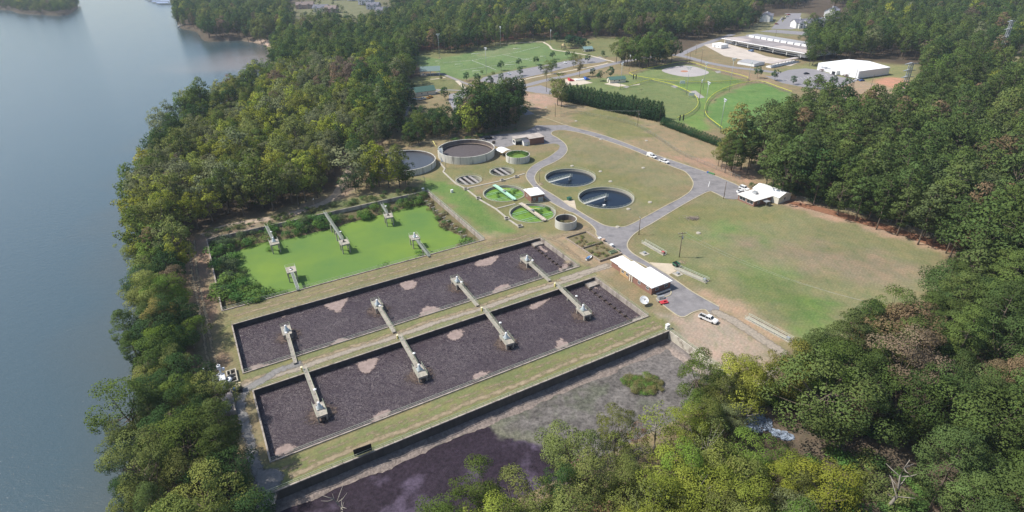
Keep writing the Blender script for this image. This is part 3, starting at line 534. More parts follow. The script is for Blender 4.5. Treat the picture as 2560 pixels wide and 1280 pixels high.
# ---------------------------------------------------------------- aerator bridges
deckm = mat('deck_concrete', (.41, .37, .31), .85, var=.18, scale=1.2, stretch=(1, 1, 1), mot=((.2, .16, .13), .8, .66, .06))
grate = mat('walkway_grating', (.22, .235, .21), .6, var=.2, scale=2)
steel = mat('painted_steel', (.55, .60, .60), .4, metal=.3, var=.1); white = mat('white_paint', (.8, .8, .78), .45, var=.05); darkm = mat('dark_rubber', (.02, .02, .02), .7, var=.1)
yellow = mat('yellow_paint', (.65, .58, .2), .5, var=.1)
def aerator(L_, label, z0=.3, plat=5.2, w=1.0, pw=2.7, group='aerator bridges', motor=True, legz=-3.3, lamp=True, mtop='grey', narrow=True):
    """bridge along +y from the bank (y=0) to the platform end (y=L_)"""
    t = thing('aerator_bridge', label, 'bridge', group=group)
    m = MB(); y1 = L_-plat
    m.box(-w/2, w/2, -.6, y1, z0, z0+.22); m.build('walkway', deckm if mtop == 'grey' else grate, t)
    m = MB(); m.box(-pw/2, pw/2, y1, L_, z0-.35, z0+.25); m.build('platform', deckm, t)
    if mtop == 'grey':
        m = MB(); m.box(-w/2-.02, -w/2+.12, -.6, y1, z0-.35, z0+.3); m.box(w/2-.12, w/2+.02, -.6, y1, z0-.35, z0+.3); m.build('girder', deckm, t)
    m = MB()
    for x in (-w/2, w/2): m.rail([(x, -.6, z0+.25), (x, y1, z0+.25)], h=1.05, step=2, r=.025, post=.02)
    m.rail([(-pw/2, y1, z0+.25), (-pw/2, L_, z0+.25), (pw/2, L_, z0+.25), (pw/2, y1, z0+.25)], h=1.05, step=1.8, r=.025, post=.02); m.build('railing', railg if mtop == 'grey' else railm, t)
    lg = [(-pw/2+.3, y1+.4), (pw/2-.3, y1+.4), (-pw/2+.3, L_-.4), (pw/2-.3, L_-.4)]+[(0, y1*.5)]*(L_ > 14)
    for i, (x, y) in enumerate(lg): MB().box(x-.2, x+.2, y-.2, y+.2, legz, z0-.35).build('leg', deckm, t)
    if motor:
        y = y1+plat*.42
        g = MB().box(-.75, .75, y-.75, y+.75, z0+.25, z0+.6).lathe([(.72, .6+z0), (.55, z0+1.15), (.35, z0+1.3), (.34, z0+1.9), (0, z0+1.95)], (0, y, 0), 14, sm=True).build('motor', steel, t)
        MB().lathe([(0, z0+2.3), (.34, z0+2.27), (.38, z0+2.05), (.3, z0+1.93), (0, z0+1.93)], (0, y, 0), 14, sm=True).build('motor_cap', white, g)
        if mtop == 'grey': MB().box(-.5, .5, y-1.5, y-.9, z0+.26, z0+.30).build('hatch', darkm, t)
    if lamp:
        xx, yy = (-w/2-.1, y1-2.6)
        p = MB().tube([(xx, yy, z0), (xx, yy, z0+2.6), (xx+.25, yy, z0+2.75)], .04).build('lamp_post', railm, t)
        MB().lathe([(0, 2.86+z0), (.42, 2.80+z0), (.45, 2.7+z0), (0, 2.64+z0)], (xx+.3, yy, 0), 14, sm=True).build('lamp_shade', white, p)
    return t
splashm = mat_soft('splash', (.19, .14, .115), (.045, .032, .028), 1.5, .95, .5, .3)
def place(t, px, py, z, ang): t.location = (*G(px, py, z), 0); t.rotation_euler = (0, 0, ang); return t
up = [(738, 905, 713, 815), (984, 828, 937, 752), (1192, 762, 1135, 695), (1372, 700, 1308, 643)]
lo = [(762, 922, 806, 1040), (1000, 842, 1058, 942), (1210, 773, 1276, 860), (1392, 712, 1470, 788)]
nth = ['leftmost', 'second', 'third', 'rightmost']
for i, (a, b, c, d) in enumerate(up+lo):
    A_ = Vector(G(a, b, .4)); B_ = Vector(G(c, d, .4)); L_ = (B_-A_).length
    t = aerator(L_, ('%s of the four concrete bridges with grey motors over the upper brown basin' if i < 4 else '%s of the four concrete bridges with grey motors over the lower brown basin') % nth[i % 4])
    t.location = (A_.x, A_.y, 0); t.rotation_euler = (0, 0, math.atan2(B_.y-A_.y, B_.x-A_.x)-PI/2)
    mid = B_+(A_-B_).normalized()*3.2
    o = sheet('splash_ring', [circ(mid, 5.2, 40)], [circ(mid, .9, 16)], z=-1.42, res=.45, m=splashm, edge=3.6, kind=None)
    tag(o, ('brown splashing water round the %s aerator of the upper basin' if i < 4 else 'brown splashing water round the %s aerator of the lower basin') % nth[i % 4], 'splash', 'splash rings')
    if i >= 4:
        p = thing('lamp_box', 'small cream box on the berm rail at the start of the %s lower bridge' % nth[i % 4], 'box', (*UV(*c2(A_.x, A_.y)), 0), AX, 'cream boxes at the bridge heads')
        MB().box(-1.0, -.62, -.3, .2, 0, 1.35).build('box', yellow, p)
        MB().box(-1.08, -.54, -.38, .28, 1.35, 1.43).build('lid', mat('cream_lid', (.75, .7, .45), .5), p)
# ---------------------------------------------------------------- green duckweed pond
t3 = basin('duckweed_pond', 'large sunken pond covered in bright green duckweed with shrubs along its banks', B3, .35, -3.2, None, depth=6, rails='s')
gw = mat('duckweed', (.16, .25, .036), .85, var=.09, scale=.09, c2=(.13, .21, .036), bump=.004, bscale=9, mot=((.095, .185, .042), .035, .52, .14), detail=9)
GZ = -3.6
sheet('pond_water', [rect(B3[0]+.3, B3[1]-.3, B3[2]+.3, B3[3]-.3)], z=GZ, res=9, m=gw)
green_px = [(632, 665), (652, 600), (690, 612), (760, 592), (850, 568), (960, 537), (1030, 520), (1064, 517), (1078, 535), (1085, 565), (1120, 580), (1150, 602), (1150, 612), (1010, 640), (880, 678), (690, 738), (645, 738)]
gwater = smooth_line(GP([(578, 640), (610, 625), (640, 612), (700, 603), (770, 589), (850, 567), (900, 553), (960, 538), (1000, 527), (1040, 516), (1062, 517), (1080, 532), (1085, 550), (1105, 572), (1140, 590), (1160, 603), (1140, 622), (1080, 640), (940, 678), (800, 715), (720, 732), (660, 738), (648, 720), (625, 700), (600, 675), (585, 660)], GZ), 4, True)
def bankz(X, Y):
    d = -sdist(X, Y, gwater); return GZ-.25+np.clip(d, -1, 9)*.26*sstep(-.2, 2, d)+.15*vnoise(X, Y, 3)
sheet('pond_bank', [rect(B3[0]+.3, B3[1]-.3, B3[2]+.3, B3[3]-.3)], [strip([p for p in gwater+gwater[:1]], 1)] if 0 else [], zf=bankz, res=1.6, m=mat('bank_soil', (.17, .12, .075), .95, var=.35, scale=.5, c2=(.10, .11, .04)))
for i, (a, b, c, d) in enumerate([(666, 567, 688, 612), (812, 533, 864, 612), (955, 513, 974, 545), (745, 724, 725, 668), (1072, 640, 1032, 588)]):
    A_ = Vector(G(a, b, 0.3)); B_ = Vector(G(c, d, .3)); L_ = (B_-A_).length
    t = aerator(L_, ['bridge with white motor over the far left side of the green pond', 'longest steel bridge reaching from the far bank into the green pond', 'bridge with dark motor in the far right part of the green pond',
        'bridge on tall concrete legs at the near left bank of the green pond', 'bridge on tall concrete legs at the near right bank of the green pond'][i], plat=4.6, pw=3.4, mtop='green', legz=-5, motor=i in (0, 4), group='green pond bridges')
    t.location = (A_.x, A_.y, 0); t.rotation_euler = (0, 0, math.atan2(B_.y-A_.y, B_.x-A_.x)-PI/2)
    if i in (1, 2, 3):
        MB().lathe([(.7, .55), (.5, .6), (.45, .75), (0, .8)], (0, L_-2.4, 0), 12).box(-.25, .25, L_-2.9, L_-2.3, .55, 1.3).build('motor_stub', mat('dark_machine', (.07, .065, .06), .6, var=.3), t)
    if i == 1:
        for f_ in (.35, .62): MB().box(-.75, -.35, L_*f_-.4, L_*f_+.4, -5, .1).box(.35, .75, L_*f_-.4, L_*f_+.4, -5, .1).build('pier', deckm, t)
t = thing('baffle_post_row', 'row of white posts with caps along the right bank of the green pond', 'posts', (*UV(B3[1]-4.2, B3[2]), 0), AX)
for k in range(12):
    y = 6+k*4.2; MB().box(-.15, .15, y-.15, y+.15, -4, -1.2).box(-.9, .9, y-.16, y+.16, -1.35, -1.15).build('post', deckm, t)
m = MB(); m.rail([(0, B3[2]-184.2, .28), (0, 60, .28)], h=1); 
t = thing('pond_railing', 'low rail on the right wall of the green pond above the lawn', 'railing', (*UV(B3[1]-.15, B3[2]+.3), 0), AX); m.build('rail', railm, t)
# ---------------------------------------------------------------- lagoon
u0, u1, v0, v1 = B4
t4 = thing('lagoon_wall', 'concrete wall with a green pipe rail round the big purple lagoon', 'wall', (*UV(u0, v0), 0), AX)
w_ = MB().box(0, u1-u0+.02, v1-v0-.4, v1-v0+.02, -6, .12).build('wall', mat('lagoon_wet_shaded_wall', (.10, .09, .085), .8, var=.3, scale=.5, stretch=(1, 1, .3)), t4); MB().box(-.03, u1-u0+.04, v1-v0-.43, v1-v0+.04, .12, .3).build('coping', wallm, w_); MB().box(u1-u0-.4, u1-u0+.02, 0, v1-v0-.4, -6, .3).build('wall', mat('pale_wall', (.5, .46, .38), .9, var=.2, scale=.5, mot=((.2, .16, .13), .4, .62, .06)), t4)  # north wall colour includes its shade besides the damp, sunlit east wall stays pale
m = MB(); m.rail([(0, v1-v0-.2, .3), (u1-u0-.2, v1-v0-.2, .3), (u1-u0-.2, 0, .3)], h=1.05, r=.045); m.build('railing', railg, t4)
LZ = -3.4
def lagz(X, Y):
    U_, V_ = X*math.cos(AX)+Y*math.sin(AX), -X*math.sin(AX)+Y*math.cos(AX)
    d = np.minimum(v1-V_, u1-U_)
    return LZ+1.3-1.3*sstep(0, 4.6, d+.8*vnoise(X, Y, 3.5, 4)+.4*vnoise(X, Y, 1.3))-.25
LR = rect(u0+.1, u1-.3, v0+.1, v1-.3)
def rubcol(X, Y):
    U_, V_ = X*math.cos(AX)+Y*math.sin(AX), -X*math.sin(AX)+Y*math.cos(AX)
    d = np.minimum(v1-V_, u1-U_)+.8*vnoise(X, Y, 3); a = sstep(1.4, 2.6, d)[:, None]; b = sstep(4.4, 5.5, d)[:, None]
    c = np.array((.17, .15, .14))*(1-a)+np.array((.27, .22, .19))*a; return c*(1-b)+np.array((.16, .14, .115))*b
rub = mat('rubble', (.35, .28, .24), .95, var=.42, scale=1.3, bump=.25, bscale=1.6, attr='Col', detail=8)
sheet('lagoon_bank', [LR], zf=lagz, res=1.2, m=rub, colf=rubcol)
def lagcol(X, Y):
    purple = np.array((.030, .021, .031)); grey = np.array((.145, .133, .122)); grn = np.array((.12, .13, .09)); pale = np.array((.22, .20, .19))
    bd = GP([(100, 1500), (700, 1250), (850, 1195), (1000, 1130), (1130, 1075), (1225, 1058), (1250, 1085), (1330, 1110), (1400, 1135), (1500, 1250), (1500, 1700), (0, 1700)], LZ)
    d = sdist(X, Y, bd)+1.3*vnoise(X, Y, 5, 2)+.7*vnoise(X, Y, 1.9, 3); a = sstep(-.6, .6, d)[:, None]
    g = grey*(1+.22*vnoise(X, Y, 2.2, 7)[:, None]+.2*vnoise(X, Y, .9, 9)[:, None]); k = (sstep(.0, .8, vnoise(X, Y, 6, 11)+.5*vnoise(X, Y, 1.5, 12)))[:, None]; g = g*(1-k*.7)+grn*k*.7
    q = G(1640, 890, LZ); e = (1-sstep(4, 22, np.hypot(X-q[0], Y-q[1])+5*vnoise(X, Y, 4, 5)))[:, None]; g = g*(1-.55*e)+pale*.55*e
    rim = (sstep(-5, -.5, d)*(1-sstep(-.5, .4, d)))[:, None]; g = g*(1-.6*rim)+np.array((.17, .165, .115))*.6*rim
    s = sstep(.25, .9, vnoise(X+Y*.5, Y*1.5-X, 7, 21)+.4*vnoise(X, Y, 2, 22))[:, None]; pp = purple*(1+1.1*s)+np.array((.02, .02, .03))*s
    return g*(1-a)+pp*a
sheet('lagoon_water', [rect(u0+.1, u1-1, v0+.1, v1-2.8)], z=LZ, res=.8, colf=lagcol, m=mat_water('lagoon', (1, 1, 1), .5, [(2.5, .05, (1, 1, 1), 0)], spec=.2, attr='Col', tex=[(1.1, .5, 1.4), (.15, .8, 1.15)], foam=((.22, .19, .19), 2.4, 0, .02, .2)))
# ---------------------------------------------------------------- trees
def mat_leaf(name='leaf', trans=.28, rough=.9):
    m = bpy.data.materials.new(name); m.use_nodes = True; nt = m.node_tree; L = nt.links.new; nt.nodes.remove(nt.nodes['Principled BSDF']); out = nt.nodes['Material Output']
    oi = N(nt, 'ShaderNodeObjectInfo'); av = N(nt, 'ShaderNodeAttribute', attribute_name='leafvar'); ai = N(nt, 'ShaderNodeAttribute', attribute_name='treecol', attribute_type='INSTANCER')
    s = N(nt, 'ShaderNodeMath', operation='ADD'); L(ai.outputs['Alpha'], s.inputs[0]); s.inputs[1].default_value = 0
    mx0 = N(nt, 'ShaderNodeMix', data_type='RGBA')
    vl = N(nt, 'ShaderNodeVectorMath', operation='LENGTH'); L(ai.outputs['Color'], vl.inputs[0]); gt = N(nt, 'ShaderNodeMath', operation='GREATER_THAN', ins={1: .001}); L(vl.outputs['Value'], gt.inputs[0])
    L(gt.outputs[0], mx0.inputs[0]); L(oi.outputs['Color'], mx0.inputs[6]); L(ai.outputs['Color'], mx0.inputs[7])
    hs = N(nt, 'ShaderNodeHueSaturation'); L(mx0.outputs[2], hs.inputs['Color'])
    sep = N(nt, 'ShaderNodeSeparateColor'); L(av.outputs['Color'], sep.inputs[0])
    q = N(nt, 'ShaderNodeMapRange', ins={1: 0, 2: 1, 3: .488, 4: .512}); L(sep.outputs[1], q.inputs[0]); L(q.outputs[0], hs.inputs['Hue'])
    q2 = N(nt, 'ShaderNodeMapRange', ins={1: 0, 2: 1, 3: 1.25, 4: 2.55}); L(sep.outputs[0], q2.inputs[0]); L(q2.outputs[0], hs.inputs['Value'])
    d = N(nt, 'ShaderNodeBsdfDiffuse'); t = N(nt, 'ShaderNodeBsdfTranslucent'); L(hs.outputs[0], d.inputs[0]); L(hs.outputs[0], t.inputs[0])
    ms = N(nt, 'ShaderNodeMixShader'); ms.inputs[0].default_value = trans; L(d.outputs[0], ms.inputs[1]); L(t.outputs[0], ms.inputs[2]); L(ms.outputs[0], out.inputs[0]); return m
leafm = mat_leaf(); bark = mat('bark', (.16, .125, .095), .95, var=.3, scale=3); palebark = mat('pale_bark', (.31, .28, .24), .9, var=.2, scale=3)
def leaves(cen, rr, sq, leaf, dens, R_, ccen, hollow=-.35, up=.25, long=1.0, jit=.5):
    """quads scattered over the outside of the lobes"""
    P = []; Nn = []; V_ = []; Cn = []
    for c, r in zip(cen, rr):
        n = int(dens*4*PI*r*r*(.6+.4*sq)/(leaf*leaf)); n = max(n, 6)
        d = R_.normal(size=(n, 3)); d /= np.linalg.norm(d, axis=1)[:, None]
        o = c-ccen; L_ = np.linalg.norm(o)+1e-6; keep = (d@(o/L_)) > hollow; keep |= d[:, 2] > .45; d = d[keep]; n = len(d)
        p = c+d*np.array((1, 1, sq))*r*(1-.38*R_.random(n)[:, None]**1.5)
        nn = d+jit*R_.normal(size=(n, 3))+np.array((0, 0, up)); nn /= np.linalg.norm(nn, axis=1)[:, None]
        P.append(p); Nn.append(nn); oc = p-ccen; oc /= np.linalg.norm(oc, axis=1)[:, None]; Cn.append(d*.5+oc*.55+.16*R_.normal(size=(n, 3))+np.array((0, 0, .1))); V_.append(np.c_[np.clip(R_.normal(.45, .12)+R_.normal(0, .07, n), 0, 1), np.clip(R_.normal(.5, .15)+R_.normal(0, .08, n), 0, 1)])
    P = np.concatenate(P); Nn = np.concatenate(Nn); V_ = np.concatenate(V_); Cn = np.concatenate(Cn); Cn /= np.linalg.norm(Cn, axis=1)[:, None]; n = len(P)
    fl = (Nn*Cn).sum(1) < 0; Nn[fl] *= -1
    a = np.cross(Nn, R_.normal(size=(n, 3))); a /= np.linalg.norm(a, axis=1)[:, None]; b = np.cross(Nn, a)
    s = leaf*(.55+.5*R_.random(n))[:, None]; sa = a*s*.62*long; sb = b*s*.5
    v = np.stack([P-sa, P-sb*.9+sa*.1, P+sa, P+sb], 1).reshape(-1, 3)
    return v, np.c_[np.repeat(V_, 4, 0), np.repeat(Cn, 4, 0)]
def crown_mesh(name, v, va, m=None):
    n = len(v)//4; me = bpy.data.meshes.new(name)
    me.vertices.add(len(v)); me.vertices.foreach_set('co', v.astype(np.float32).ravel()); me.loops.add(len(v)); me.loops.foreach_set('vertex_index', np.arange(len(v), dtype=np.int32))
    me.polygons.add(n); me.polygons.foreach_set('loop_start', np.arange(0, len(v), 4, dtype=np.int32)); me.update(calc_edges=True)
    a = me.color_attributes.new('leafvar', 'FLOAT_COLOR', 'POINT'); a.data.foreach_set('color', np.c_[va[:, :2], np.zeros(len(va)), np.ones(len(va))].astype(np.float32).ravel())
    me.polygons.foreach_set('use_smooth', [True]*n); me.normals_split_custom_set_from_vertices(va[:, 2:5].tolist()); me.materials.append(m or leafm); return me
def trunk_mesh(name, h, r, limbs, m, lean=(0, 0), base=.0):
    mb = MB(); P = [(lean[0]*t, lean[1]*t, h*t-.4*(t == 0)) for t in (0, .08, .35, .7, 1)]; mb.tube(P, [r*1.35, r, r*.8, r*.5, r*.15], 7)
    for c, z0, rr in limbs:
        a = Vector((lean[0]*z0/h, lean[1]*z0/h, z0)); b = Vector(c); mid = a.lerp(b, .5)+Vector((0, 0, -.12*(b-a).length)); mb.tube([a, mid, b], [rr, rr*.7, rr*.2], 5, cap=False)
    me = bpy.data.meshes.new(name); me.from_pydata(mb.v, [], mb.f); me.polygons.foreach_set('use_smooth', [True]*len(me.polygons)); me.materials.append(m); return me
def broadleaf(seed, h=17, R=5.2, zc=.62, zr=.33, n=34, leaf=.4, dens=.5, pr=(1.3, 2.3), gap=0, bk=None, trunk_r=.26, name='crown', mult=1):
    R_ = np.random.default_rng(seed); cen = []; rr = []
    for i in range(n):
        d = R_.normal(size=3); d /= np.linalg.norm(d); d[2] = d[2]*.9+.12
        q = .35+.65*R_.random()**.45; a = 1+.22*math.sin(3*math.atan2(d[1], d[0])+seed)
        cen.append(np.array((d[0]*R*q*a, d[1]*R*q*a, h*zc+d[2]*h*zr*q))); rr.append(R_.uniform(*pr)*(1.0-.25*q))
    cen = np.array(cen); cc = np.array((0, 0, h*(zc-.08)))
    v, va = leaves(cen, rr, .82, leaf, dens, R_, cc)
    L_ = [(cen[i]*np.array((.92, .92, .97)), h*R_.uniform(.28, .55), trunk_r*R_.uniform(.3, .5)) for i in range(0, n, 2)]
    return crown_mesh(name, v, va), trunk_mesh('trunk', h*zc, trunk_r, L_, bk or bark, (R_.uniform(-.5, .5), R_.uniform(-.5, .5)))
def pine(seed, h=24, R=4.0, z0=.42, leaf=.42, dens=.5, n=46, name='crown', bk=None):
    R_ = np.random.default_rng(seed); cen = []; rr = []
    for i in range(n):
        t = (i+.5)/n; z = h*(z0+(1-z0)*t**.85); w = R*(1-t**2.6)**.6*(.75+.3*R_.random())*(.6+.4*min(1, t*3)); a = i*2.39996+R_.normal(0, .3)
        q = .45+.55*R_.random(); cen.append(np.array((w*q*math.cos(a), w*q*math.sin(a), z-.25))); rr.append(R_.uniform(1.4, 2.3)*(1.1-.25*t))
    cen = np.array(cen); v, va = leaves(cen, rr, .55, leaf, dens, R_, np.array((0, 0, h*.5)), hollow=-.5, up=.35, long=1.25, jit=.55)
    L_ = [(cen[i], max(cen[i][2]-1.0, h*.3), .09) for i in range(0, n, 2)]
    return crown_mesh(name, v, va), trunk_mesh('trunk', h*.97, .24, L_, bk or bark, (R_.uniform(-.4, .4), R_.uniform(-.4, .4)))
def cypress(seed, h=11, R=2.6, leaf=.4, dens=.8, n=40):
    R_ = np.random.default_rng(seed); cen = []; rr = []
    for i in range(n):
        t = (i+.5)/n; w = R*(1-t**1.6)**.8*.75; a = i*2.4+R_.normal(0, .3); cen.append(np.array((w*math.cos(a), w*math.sin(a), h*(.04+.9*t)))); rr.append(R_.uniform(.9, 1.3)*(1.1-.55*t))
    v, va = leaves(np.array(cen), rr, 1.5, leaf, dens, R_, np.array((0, 0, h*.3)), hollow=-.2, up=.5)
    return crown_mesh('crown', v, va), trunk_mesh('trunk', h*.8, .15, [], bark)
def shrub(seed, h=2.6, R=1.7, leaf=.26, dens=.5, n=14):
    R_ = np.random.default_rng(seed); cen = []; rr = []
    for i in range(n):
        d = R_.normal(size=3); d /= np.linalg.norm(d); q = R_.random()**.4; cen.append(np.array((d[0]*R*q, d[1]*R*q, h*.45+abs(d[2])*h*.35*q))); rr.append(R_.uniform(.5, .95)*h/2.6)
    v, va = leaves(np.array(cen), rr, .9, leaf, dens, R_, np.array((0, 0, 0)), hollow=-.6, up=.4)
    return crown_mesh('foliage', v, va), trunk_mesh('stem', h*.5, .07, [(cen[i], .1, .035) for i in range(0, n, 3)], bark)
# variants:   near = small leaves, far = big leaves
BN = [broadleaf(11+i, *a, leaf=.28, dens=.8, pr=(1.5, 2.9)) for i, a in enumerate([(17, 5.8, .54, .42, 36), (18, 5.0, .52, .44, 34), (15, 6.4, .52, .40, 40), (19, 5.4, .54, .42, 34)])]
BSP = [broadleaf(31+i, 17, 4.6, .6, .36, 36, leaf=.34, dens=.34, pr=(1.0, 1.8), bk=palebark) for i in range(2)]       # thin crowns with pale limbs
PN = [pine(41+i, leaf=.29, dens=.8, n=40, R=r, h=h, z0=.3) for i, (h, r) in enumerate([(24, 5.6), (22, 6.0), (26, 5.2)])]
BF = [broadleaf(51+i, *a, leaf=.6, dens=.75, pr=(1.5, 2.8)) for i, a in enumerate([(17, 5.8, .52, .44, 30), (19, 5.0, .50, .46, 30), (15, 6.2, .52, .42, 32), (20, 5.2, .52, .44, 28)])]
PF = [pine(61+i, leaf=.6, dens=.75, n=32, R=r, h=h, z0=.3) for i, (h, r) in enumerate([(24, 5.6), (22, 6.0), (26, 5.4)])]
TALL = [broadleaf(71+i, 20, 4.0, .56, .42, 34, leaf=.42, dens=.75, pr=(1.4, 2.3)) for i in range(3)]                         # slender wood trees
PARKT = [broadleaf(81+i, 7.5, 2.4, .56, .38, 20, leaf=.42, dens=1.0, pr=(1.0, 1.6), trunk_r=.12) for i in range(2)]
CYP = [cypress(91+i) for i in range(2)]; SHR = [shrub(95+i) for i in range(3)]
DG = (.030, .055, .019); MG = (.062, .090, .022); YG = (.145, .165, .028); OL = (.10, .115, .034); GG = (.105, .118, .058); RU = (.19, .085, .045); BR = (.11, .082, .058); YE = (.22, .19, .03)
P1 = (.049, .072, .022); P2 = (.064, .088, .026); P3 = (.056, .075, .028); PB = (.105, .078, .045); BG = (.082, .125, .024)
def colvar(c, R_=rnd, a=.2):
    k = R_.uniform(1-a, 1+a); return (c[0]*k*R_.uniform(.93, 1.07), c[1]*k, c[2]*k*R_.uniform(.9, 1.1), 1)
def plant(name, pair, x, y, c, label, cat, group=None, s=1.0, z=None, rz=None, sx=None, names=('crown', 'trunk'), var=.2):
    z = float(zland(np.array([x]), np.array([y]))[0]) if z is None else z
    t = thing(name, label, cat, (x, y, z), rnd.uniform(0, 6.28) if rz is None else rz, group); t.scale = (s*(sx or 1),)*2+(s,)
    a = link(names[0], pair[0], parent=t); a.color = colvar(c, a=var); b = link(names[1], pair[1], parent=t); return t
# canopy zones: outline at canopy height z; kinds: b broadleaf, t slender, s thin crowned, p pine
ZN = [
 dict(p=[(250, 1700), (235, 1180), (240, 1000), (238, 900), (275, 800), (262, 700), (262, 580), (320, 560), (400, 590), (470, 640), (480, 740), (500, 830), (525, 900), (545, 950), (560, 1010), (590, 1090), (615, 1180), (640, 1280), (640, 1700)], z=9, sp=7.5, h=(13, 18), mix='bbbbp', pal=[DG, DG, MG, OL, MG, DG, OL, BG, P2], w='on the lake bank west of the basins'),
 dict(p=[(300, 560), (255, 520), (300, 440), (330, 400), (335, 310), (390, 310), (440, 240), (520, 210), (560, 200), (700, 160), (760, 180), (640, 230), (520, 300), (430, 380), (380, 450), (330, 540)], z=10, sp=9.1, h=(14, 20), mix='bbbt', pal=[DG, DG, MG, MG, OL, DG, GG], w='on the lake shore north-west of the green pond'),
 dict(p=[(290, 520), (340, 455), (430, 385), (520, 310), (640, 240), (780, 230), (900, 250), (1000, 230), (985, 280), (930, 330), (900, 400), (850, 430), (720, 470), (620, 500), (520, 560), (440, 610), (300, 590)], z=13, sp=7.5, h=(17, 23), mix='tttb', pal=[OL, OL, GG, YG, GG, OL, MG, YG, OL], w='in the olive wood above the green pond'),
 dict(p=[(640, 230), (700, 170), (760, 150), (900, 150), (1000, 180), (1010, 235), (900, 250), (760, 235)], z=12, sp=8.0, h=(16, 22), mix='btb', pal=[OL, GG, MG, YG, GG, BR, MG], w='in the mixed wood beside the sports park'),
 dict(p=[(680, 150), (680, 90), (1030, 70), (1035, 130), (1025, 200), (1000, 290), (940, 320), (890, 250), (900, 160), (760, 150), (700, 165)], z=13, sp=8.2, h=(18, 24), mix='bbtp', pal=[DG, MG, DG, MG, DG, OL], w='in the dark wood left of the soccer field'),
 dict(p=[(1015, 130), (1035, 100), (1120, 105), (1200, 98), (1280, 88), (1340, 82), (1490, 78), (1600, 80), (1790, 80), (1850, 65), (1960, 30), (2020, 30), (2010, -20), (400, -30), (400, 10), (432, 62), (500, 92), (560, 94), (620, 90), (690, 60), (860, 90), (1000, 95)], z=14, sp=9.7, h=(19, 26), mix='bbtbp', pal=[DG, MG, MG, DG, DG, OL, MG, GG, BR], w='in the wood behind the sports park'),
 dict(p=[(2005, 135), (2010, 90), (2050, 30), (2100, -20), (2900, -20), (2800, 110), (2560, 130), (2400, 215), (2350, 200), (2300, 150), (2240, 125), (2100, 120), (2040, 135)], z=16, sp=10.2, h=(20, 26), mix='pbpb', pal=[P1, P1, MG, DG, P2, MG], w='in the pine wood behind the white warehouse'),
 dict(p=[(2300, 195), (2420, 205), (2560, 160), (2900, 100), (3000, 700), (2560, 640), (2400, 555), (2280, 505), (2170, 470), (2050, 440), (1960, 415), (1900, 390), (1905, 300), (1990, 250), (2090, 240), (2190, 245), (2280, 235)], z=16, sp=8.8, h=(20, 27), mix='pppb', pal=[P1, P1, P2, P3, P1, P2, DG], w='in the pine wood east of the big field'),
 dict(p=[(2440, 560), (3000, 650), (3200, 1700), (2300, 1700), (2350, 1300), (2330, 1110), (2180, 1040), (2000, 1000), (1960, 950), (1980, 900), (2110, 850), (2170, 790), (2270, 740), (2370, 690), (2430, 640)], z=13, sp=8.4, h=(17, 24), mix='pppb', pal=[P2, P1, P2, P1, P2, P3, MG, PB], w='in the pine wood south-east of the big field'),
 dict(p=[(950, 1290), (1060, 1230), (1280, 1215), (1400, 1140), (1480, 1070), (1600, 1050), (1670, 980), (1760, 930), (1880, 1000), (1870, 1090), (1950, 1110), (2080, 1170), (2130, 1250), (2150, 1600), (900, 1700)], z=9, sp=7.1, h=(11, 16), mix='bbbs', pal=[MG, OL, YG, OL, BG, YG, MG, DG], w='between the purple lagoon and the stony creek'),
 dict(p=[(1062, 288), (1165, 284), (1175, 335), (1090, 340), (1020, 338), (1000, 315)], z=7, sp=5.6, h=(9, 14), mix='bbb', pal=[MG, MG, DG, OL, BG], w=''),
 dict(p=[(1160, 268), (1205, 240), (1296, 232), (1305, 262), (1290, 300), (1200, 330), (1165, 330)], z=9, sp=6.0, h=(16, 24), mix='bbpb', pal=[DG, MG, DG, MG], w=''),
 dict(p=[(-200, 32), (100, 32), (185, 22), (195, 2), (170, -14), (-100, -45), (-500, -30), (-600, 20)], z=8, sp=10.3, h=(12, 17), mix='b', pal=[DG, MG, OL], w='on the far wooded point across the lake'),
]
clear = [(p, s) for p, s in [(outerW, 3), (gwater, 5), (rect(-7, 112, 105, 183), 1.5), (rect(-9, 92, 184, 247), 4), (rect(-5, 112, 75, 103), 1.5), (GP([(515, 890), (610, 890), (640, 1000), (612, 1095), (560, 1085), (525, 985)]), 0)]]+[(q, 4) for q in park[1:]]+[(yard[0], 6)]
clear += [(GP([(1870, 1095), (1990, 1105), (2010, 1190), (1880, 1190)]), 0), (GP([(1028, 170), (1120, 170), (1120, 280), (1020, 290)]), 0)]+[(GP([(1060, 352), (1200, 343), (1240, 365), (1080, 420), (1000, 440)]), 0)]+[(circ((-24, 308.5), 15.7), 5), (circ((-56, 293), 16.5), 4), (GP([(1880, 1010), (1960, 1060), (2160, 1120), (2330, 1130), (2340, 1240), (2260, 1290), (2100, 1190), (1960, 1130), (1860, 1080)]), 0), (band([(486, 600), (505, 720), (530, 860), (545, 930), (600, 985)], 5), 1.5), (band([(606, 975), (603, 1020), (618, 1080), (632, 1140), (650, 1200), (662, 1300)], 5), 1.5),
          (band([(500, 590), (560, 568), (640, 552), (720, 538), (790, 515), (830, 495), (850, 470), (880, 410), (905, 375), (935, 350)], 8), 2), (GP([(2170, 165), (2300, 160), (2300, 260), (2100, 260), (2040, 165)]), 1), (GP([(1960, 190), (2230, 150), (2230, 210), (2100, 215)]), 5),
          (GP([(730, 0), (800, -8), (1000, -5), (965, 70), (900, 84), (735, 86)]), 4), (GP([(1900, 40), (2110, 40), (2100, 95), (2005, 108), (1900, 108)]), 3), (GP([(1725, 130), (2010, 95), (2010, 175), (1900, 190)]), 2), (strip(GP([(2250, 240), (2500, 170), (2700, 100)]), 18), 0)]
allc = [(np.array(p), s) for p, s in clear]
